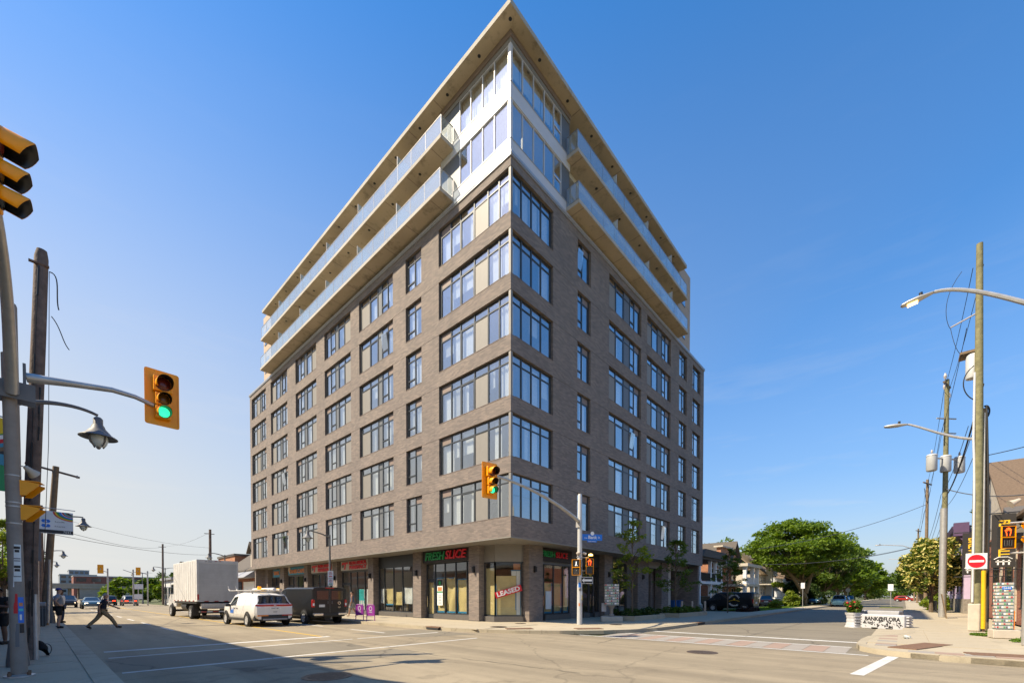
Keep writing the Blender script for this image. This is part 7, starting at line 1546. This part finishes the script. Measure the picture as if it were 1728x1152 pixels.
for k in range(12): MB().box(-1.235, -1.22, .15+.54*k, .42+.54*k, 1.24, 1.30).build('reflector', 'tail_red' if k % 2 else 'white_paint', bx)
for k in range(8): MB().box(-1.1+.29*k, -.86+.29*k, -.036, -.031, 1.225, 1.265).build('reflector', 'tail_red' if k % 2 else 'white_paint', bx)
for sx in (-1, 1): MB().box(sx*1.16-.045, sx*1.16+.045, -.06, -.031, 1.35, 1.72).build('tail_light', 'tail_red', tk); MB().box(-.0+sx*.12-.05, sx*.12+.05, -.05, -.031, 3.96, 4.0).build('marker_light', 'tail_red', tk)
MB().box(-1.0, 1.0, -.15, .1, .72, 1.1).build('lift_gate', 'galvanised', tk, bevel=.02); MB().box(-.95, .95, -.2, -.14, .80, .84).build('gate_lip', 'frame_grey', tk); MB().box(-1.1, 1.1, -.05, .05, .48, .60).build('bumper_bar', 'plastic_grey', tk)
for k in range(6): MB().box(-1.0+.34*k, -.7+.34*k, -.056, -.051, .51, .57).build('reflector', 'tail_red' if k % 2 == 0 else 'white_paint', tk)
MB().box(-.45, -.3, .1, 7.2, .85, 1.21).box(.3, .45, .1, 7.2, .85, 1.21).build('chassis', 'plastic_black', tk); MB().tube([(-.85, 3.2, .85), (-.85, 4.6, .85)], .32, 12).build('fuel_tank', 'plastic_black', tk); MB().box(-1.2, 1.2, .2, 6.4, 1.08, 1.215).build('under_frame', 'plastic_black', tk)
for sx in (-1, 1):
    for dx in (0, .27): wheel(tk, sx*(1.08-dx), 1.9, .47, .25, sx if dx == 0 else -sx, 'rim', 6)
    wheel(tk, sx*1.05, 7.9, .47, .26, sx, 'rim', 6); MB().box(sx*1.0-.18, sx*1.0+.18, 1.2, 1.22, .25, 1.05).build('mud_flap', 'plastic_black', tk)
MB().tube([(-.9, 1.9, .47), (.9, 1.9, .47)], .12, 8).build('rear_axle', 'plastic_black', tk); MB().tube([(-.9, 7.9, .47), (.9, 7.9, .47)], .08, 8).build('front_axle', 'plastic_black', tk)
cb = MB().prism([(6.75, .75), (9.3, .75), (9.35, 1.35), (8.75, 1.75), (8.35, 2.65), (6.75, 2.7)][::-1], -1.05, 1.05, axis='x').build('cab', 'car_white', tk, bevel=.08)
for sx in (-1, 1):
    MB().prism([(7.2, 1.75), (8.5, 1.75), (8.25, 2.5), (7.2, 2.5)][::-1], sx*1.055-.004, sx*1.055+.004, axis='x').build('side_window', 'car_glass_dark', cb); MB().lathe([(.56, -.006), (.56, .006)], 20, (sx*1.056, 7.9, .5), axis='x').build('wheel_arch', 'plastic_black', cb)
    MB().box(sx*1.42-.05, sx*1.42+.05, 8.3, 8.42, 1.75, 2.35).build('mirror', 'plastic_black', cb, bevel=.03); MB().tube([(sx*1.05, 8.35, 2.3), (sx*1.4, 8.36, 2.3)], .02, 6).tube([(sx*1.05, 8.35, 1.8), (sx*1.4, 8.36, 1.85)], .02, 6).build('mirror_arm', 'chrome', cb)
MB().box(-.3, .3, 7.0, 7.6, 4.06, 4.3).build('roof_vent', 'plastic_grey', tk) if False else MB().box(-1.0, -.8, 5.4, 5.7, 4.05, 4.2).build('roof_marker', 'plastic_black', tk)
# black brewery van in the drive
sh = Shell(5.0, [(0, 1.78), (.03, 1.82), (.2, 1.92), (3.2, 1.93), (3.6, 1.84), (4.3, 1.25), (4.5, 1.15), (4.85, 1.0), (5.0, .8)], [(0, 1.15), (5, 1.05)], [(0, .90), (.12, .95), (4.2, .95), (4.75, .86), (5, .72)], [(0, .80), (3.6, .80), (5, .7)], .30)
fv = thing('delivery_van', 'black brewery van with round white lettering parked in the drive', 'van', (32.7, -3.5, .06), R(-3)); sh.body().build('body', 'car_black', fv, smooth=True)
for sg in (-1, 1):
    sh.side(3.1, 4.1, .08, .86, 0, -.4, sg).build('side_window', 'car_glass_dark', fv, smooth=True); MB().box(sg*.86-.07, sg*.86+.07, -.02, .12, .85, 1.25).build('tail_light', 'tail_red', fv); MB().box(sg*.4-.32, sg*.4+.32, -.01, .02, 1.2, 1.65).build('rear_window', 'car_glass_dark', fv)
sh.top(3.62, 4.25).build('windscreen', 'car_glass_dark', fv, smooth=True); MB().box(-.85, .85, -.05, .1, .35, .55).build('bumper', 'plastic_black', fv); MB().box(-.25, .25, -.012, 0, .8, .92).build('number_plate', 'white_paint', fv); wheels(fv, sh, (.8, 3.85), .34)
for s_, r0, a0, st, rev in (('FLORA HALL', .52, 150, -13.3, 1), ('BREWING', .56, 218, 14, -1)):
    for k, chx in enumerate(s_):
        if chx == ' ': continue
        a = R(a0+st*k); text(chx, 'white_paint', (-.972, 1.75-r0*math.cos(a)*1.0, 1.12+r0*math.sin(a)), (-1, 0, 0), fv, size=.21, ext=.003, bold=.006, roll=(a-R(90)) if rev > 0 else (a+R(90)))
MB().tube([(-.972, 1.25, 1.0), (-.972, 1.6, 1.12), (-.972, 1.75, 1.2), (-.972, 1.9, 1.12), (-.972, 2.25, 1.02)], .025, 5).build('emblem', 'banner_yellow', fv); MB().box(-.975, -.968, 1.68, 1.82, 1.1, 1.3).build('emblem', 'banner_yellow', fv)
# others
passenger_car('dark grey car parked beside the white stairs', (58.5, 1.0, .06), R(-75), 'car_grey', 'suv', group='parked cars on the side street')
passenger_car('blue car parked first along the left kerb of the side street', (67.5, -7.3, 0), R(90), 'car_blue', 'suv', group='parked cars on the side street'); passenger_car('silver car parked behind the blue one', (74, -7.3, 0), R(90), 'car_silver', 'sedan', group='parked cars on the side street'); passenger_car('black car parked farthest along the left kerb of the side street', (80.5, -7.3, 0), R(90), 'car_black', 'suv', group='parked cars on the side street'); passenger_car('red car turning far down the side street', (155, -12.5, 0), R(160), 'car_red', 'suv', name='driving_car'); passenger_car('teal car half hidden by the dark bushes', (84, -3.0, .06), R(80), 'car_blue', 'suv')
passenger_car('dark car with headlights lit coming down the main road', (-11.2, 64, 0), R(180), 'car_blue', 'sedan', lit='head', name='driving_car'); passenger_car('second oncoming car at the left of the main road', (-13.0, 74, 0), R(180), 'car_black', 'suv', lit='head', name='driving_car'); passenger_car('dark car with red tail lights driving towards the overpass', (-7.6, 84, 0), R(0), 'car_black', 'suv', lit='tail', name='driving_car'); passenger_car('second dark car with red tail lights beside it', (-5.6, 78, 0), R(0), 'car_grey', 'suv', lit='tail', name='driving_car'); passenger_car('pale distant car under the overpass', (-11, 120, 0), R(180), 'car_silver', 'suv', name='driving_car'); passenger_car('distant dark car beyond the pale one', (-12.5, 140, 0), R(180), 'car_black', 'suv', name='driving_car')

# ================================================================== people
def skin_mesh(name, verts, edges, mat, parent, sub=2, root=0):
    me = bpy.data.meshes.new(name); me.from_pydata([v[0] for v in verts], edges, []); o = bpy.data.objects.new(name, me)
    s = o.modifiers.new('skin', 'SKIN'); s.use_smooth_shade = True; me.update()
    for i, v in enumerate(verts):
        d = me.skin_vertices[0].data[i]; r = v[1]; d.radius = (r*1.2, r*1.2) if not hasattr(r, '__len__') else (r[0]*1.2, r[1]*1.2); d.use_root = (i == root)
    ss = o.modifiers.new('sub', 'SUBSURF'); ss.levels = sub; ss.render_levels = sub
    m2 = evaluated_mesh(o); bpy.data.objects.remove(o); bpy.data.meshes.remove(me)
    m2.materials.clear(); m2.materials.append(MATS[mat]); m2.name = name
    m2.polygons.foreach_set('use_smooth', [True]*len(m2.polygons)); return put(name, m2, parent)
BASE = dict(pelvis=(0, 0, .95), spine=(0, 0, 1.13), chest=(0, 0, 1.33), neck=(0, -.01, 1.49), jaw=(0, .015, 1.56), head=(0, .02, 1.65), crown=(0, .01, 1.72),
            sl=(-.18, 0, 1.42), el=(-.23, -.03, 1.14), wl=(-.24, .04, .90), sr=(.18, 0, 1.42), er=(.23, -.03, 1.14), wr=(.24, .04, .90),
            hl=(-.09, 0, .90), kl=(-.10, .02, .50), al=(-.10, -.02, .09), tl=(-.10, .13, .035), hr=(.09, 0, .90), kr=(.10, .02, .50), ar=(.10, -.02, .09), tr=(.10, .13, .035))
def person(label, loc, rz, pose, skin, top, bottom, shoes, hair, h=1.75, shorts=False, sleeve=.55, cap=None, belly=0, sleeveless=False):
    J = {k: Vector(v) for k, v in BASE.items()}
    for k, v in pose.items(): J[k] = Vector(v)
    t = thing('person', label, 'person', loc, rz); sc = h/1.75; t.scale = (sc, sc, sc)
    V, E_, I = [], [], {}
    def add(k, p, r): I[k] = len(V); V.append((tuple(p), r)); return I[k]
    def link(a, b): E_.append((I[a], I[b]))
    add('pelvis', J['pelvis'], (.125, .10)); add('spine', J['spine'], (.115+belly*.3, .09+belly)); add('chest', J['chest'], (.13, .10)); add('neck', J['neck'], .05); add('jaw', J['jaw'], (.055, .062)); add('head', J['head'], (.075, .09)); add('crown', J['crown'], (.055, .065))
    for a, b in (('pelvis', 'spine'), ('spine', 'chest'), ('chest', 'neck'), ('neck', 'jaw'), ('jaw', 'head'), ('head', 'crown')): link(a, b)
    fw = (J['head']-J['neck']); add('nose', J['head']+Vector((0, .105, -.02)), .012); link('head', 'nose')
    for s in 'lr':
        add('s'+s, J['s'+s], .058); add('e'+s, J['e'+s], .042); add('w'+s, J['w'+s], .028); link('chest', 's'+s); link('s'+s, 'e'+s); link('e'+s, 'w'+s)
        d = (J['w'+s]-J['e'+s]).normalized(); side = Vector((1, 0, 0)) if abs(d.x) < .8 else Vector((0, 0, 1)); side = (side-d*side.dot(d)).normalized(); up_ = d.cross(side)
        p = J['w'+s]+d*.07; add('p'+s, p, (.022, .036)); link('w'+s, 'p'+s)
        for k, (q, ln) in enumerate(((-.03, .06), (-.012, .075), (.008, .072), (.026, .055))):
            b = p+d*.03+up_*q; add(f'f{s}{k}', b+d*ln*.5+side*.006, .009); link('p'+s, f'f{s}{k}'); add(f'g{s}{k}', b+d*ln+side*.022, .007); link(f'f{s}{k}', f'g{s}{k}')
        add('th'+s, p+up_*.045+d*.01+side*.015, .010); link('p'+s, 'th'+s); add('tt'+s, p+up_*.06+d*.04+side*.02, .008); link('th'+s, 'tt'+s)
        add('h'+s, J['h'+s], .085); add('k'+s, J['k'+s], .053); add('c'+s, J['k'+s].lerp(J['a'+s], .35)+Vector((0, -.015, 0)), .056); add('a'+s, J['a'+s], .036); add('t'+s, J['t'+s], (.036, .026)); link('pelvis', 'h'+s); link('h'+s, 'k'+s); link('k'+s, 'c'+s); link('c'+s, 'a'+s); link('a'+s, 't'+s)
    skin_mesh('body', V, E_, skin, t)
    # shirt
    V, E_, I = [], [], {}
    add('pelvis', J['pelvis']+Vector((0, 0, -.02)), (.155, .125)); add('spine', J['spine'], (.145+belly*.3, .115+belly)); add('chest', J['chest'], (.155, .12)); add('collar', J['neck']+Vector((0, 0, -.035)), .07); link('pelvis', 'spine'); link('spine', 'chest'); link('chest', 'collar')
    for s in 'lr':
        add('s'+s, J['s'+s]+Vector((0, 0, .0)), .077 if not sleeveless else .06); link('chest', 's'+s)
        if not sleeveless: add('e'+s, J['s'+s].lerp(J['e'+s], sleeve), .064); link('s'+s, 'e'+s)
        if not sleeveless and sleeve >= 1: add('w'+s, J['e'+s].lerp(J['w'+s], .9), .045); link('e'+s, 'w'+s)
    skin_mesh('shirt', V, E_, top, t)
    V, E_, I = [], [], {}
    add('pelvis', J['pelvis']+Vector((0, 0, .03)), (.145, .122)); 
    for s in 'lr':
        add('h'+s, J['h'+s], .105); link('pelvis', 'h'+s)
        if shorts: add('k'+s, J['h'+s].lerp(J['k'+s], .92), .092); link('h'+s, 'k'+s)
        else: add('k'+s, J['k'+s], .074); add('a'+s, J['k'+s].lerp(J['a'+s], .97), .062); link('h'+s, 'k'+s); link('k'+s, 'a'+s)
    skin_mesh('shorts' if shorts else 'trousers', V, E_, bottom, t)
    for s in 'lr':
        a, b = J['a'+s], J['t'+s]; d = b-a; skin_mesh('shoe', [(tuple(a+Vector((0, 0, .0))), .05), (tuple(a-d*.25+Vector((0, 0, -.045))), .042), (tuple(a+d*.5+Vector((0, 0, -.01))), .046), (tuple(b+d*.15), .038)], [(0, 1), (0, 2), (2, 3)], shoes, t, 2)
    c = J['head']; m = MB()
    def hf(u, v):
        a = 2*math.pi*u; b = v*1.75; x, y, z = .086*math.sin(b)*math.cos(a), .104*math.sin(b)*math.sin(a), .10*math.cos(b)
        if y > .02: z = max(z, .035+y*.35)
        return (c.x+x*1.02, c.y-.012+y, c.z+.018+z)
    m.grid(hf, 18, 8).build('hair', hair, t, smooth=True)
    for sg in (-1, 1): MB().lathe([(.006, -.012), (.026, -.004), (.024, .006), (.008, .01)], 8, (c.x+sg*.08, c.y-.005, c.z-.005), axis='x').build('ear', skin, t); MB().lathe([(.006, 0), (.011, -.004), (.004, -.009)], 8, (c.x+sg*.03, c.y+.088, c.z+.012), axis='y').build('eye', 'hair_dark', t)
    MB().box(c.x-.022, c.x+.022, c.y+.075, c.y+.083, c.z-.062, c.z-.055).build('mouth', 'print_skin', t)
    if cap:
        m = MB(); m.grid(lambda u, v: (c.x+.094*math.sin(v*1.5)*math.cos(6.283*u), c.y-.01+.112*math.sin(v*1.5)*math.sin(6.283*u), c.z+.045+.085*math.cos(v*1.5)), 18, 6).build('cap', cap, t, smooth=True); MB().prism([(c.x-.075, c.y+.07), (c.x+.075, c.y+.07), (c.x+.055, c.y+.19), (c.x-.055, c.y+.19)], c.z+.045, c.z+.055).build('cap_peak', 'cloth_black', t)
    return t
CR = R(-92)         # facing across the main road
person('man in grey T-shirt, black shorts and cap standing at the kerb', (-15.2, 13.9, .14), CR, dict(el=(-.33, -.10, 1.20), wl=(-.16, .02, 1.02), er=(.33, -.10, 1.20), wr=(.16, .02, 1.02)), 'skin_light', 'cloth_grey', 'cloth_black', 'cloth_black', 'hair_dark', 1.80, True, .6, 'cap_blue', belly=.045)
person('man in white T-shirt and jeans waiting near the litter bin', (-14.98, 19.6, .14), CR-R(25), dict(), 'skin_dark', 'cloth_white', 'denim', 'cloth_black', 'hair_dark', 1.76, False, .6, 'cloth_black', belly=.03)
person('man in navy shirt and khaki trousers striding across the road', (-13.7, 14.6, .0), CR, dict(pelvis=(0, 0, .90), spine=(0, .03, 1.07), chest=(0, .06, 1.27), neck=(0, .08, 1.43), jaw=(.0, .11, 1.50), head=(0, .115, 1.585), crown=(0, .105, 1.655), sl=(-.18, .06, 1.36), sr=(.18, .06, 1.36), er=(.24, -.14, 1.12), wr=(.24, -.12, .88), el=(-.25, .26, 1.14), wl=(-.24, .50, 1.02), hl=(-.09, 0, .85), hr=(.09, 0, .85), kl=(-.10, -.20, .48), al=(-.10, -.52, .14), tl=(-.10, -.40, .035), kr=(.10, .30, .50), ar=(.10, .50, .10), tr=(.10, .66, .06)), 'skin_tan', 'cloth_navy', 'cloth_khaki', 'shoe_dark', 'hair_grey', 1.78, False, .65)
person('woman in black at the left edge with a hand raised to her face', (-16.62, 5.7, .14), R(150), dict(er=(.26, .08, 1.18), wr=(.10, .16, 1.46), el=(-.25, .06, 1.18), wl=(-.06, .22, 1.22)), 'skin_dark', 'cloth_black', 'cloth_black', 'cloth_black', 'hair_dark', 1.68, True, .5)
person('second person in black half hidden at the left edge', (-16.95, 5.0, .14), R(170), dict(), 'skin_tan', 'cloth_black', 'cloth_black', 'cloth_white', 'hair_dark', 1.70, True, .5)
person('man in blue tank top and shorts walking before the pharmacy', (-.75, 14.6, .14), R(48), dict(kl=(-.10, .14, .52), al=(-.10, .22, .10), tl=(-.10, .36, .06), kr=(.10, -.05, .50), ar=(.10, -.28, .12), tr=(.10, -.15, .04), er=(.25, -.1, 1.15), wr=(.22, .10, 1.0)), 'skin_tan', 'cloth_blue', 'cloth_grey', 'shoe_tan', 'hair_dark', 1.78, True, .5, sleeveless=True)
person('person in blue shirt and white cap partly hidden by the black van', (-.9, 16.2, .14), R(40), dict(), 'skin_tan', 'cloth_blue', 'cloth_navy', 'shoe_dark', 'hair_dark', 1.78, True, .5, 'cap_white')
t = thing('backpack', 'black bag slumped at the foot of the timber pole', 'bag', (-15.80, .95, .14), R(20))
skin_mesh('sack', [((0, 0, .07), .07), ((.03, .02, .2), .085), ((.0, .05, .32), .05), ((.1, .0, .1), .06), ((-.06, .03, .38), .02)], [(0, 1), (1, 2), (0, 3), (2, 4)], 'cloth_black', t)
MB().tube(bezier((.03, -.06, .3), (.12, -.12, .34), (.16, -.12, .15), (.1, -.07, .05)), .012, 6).build('strap', 'plastic_grey', t)

bpy.data.scenes.remove(TMP)
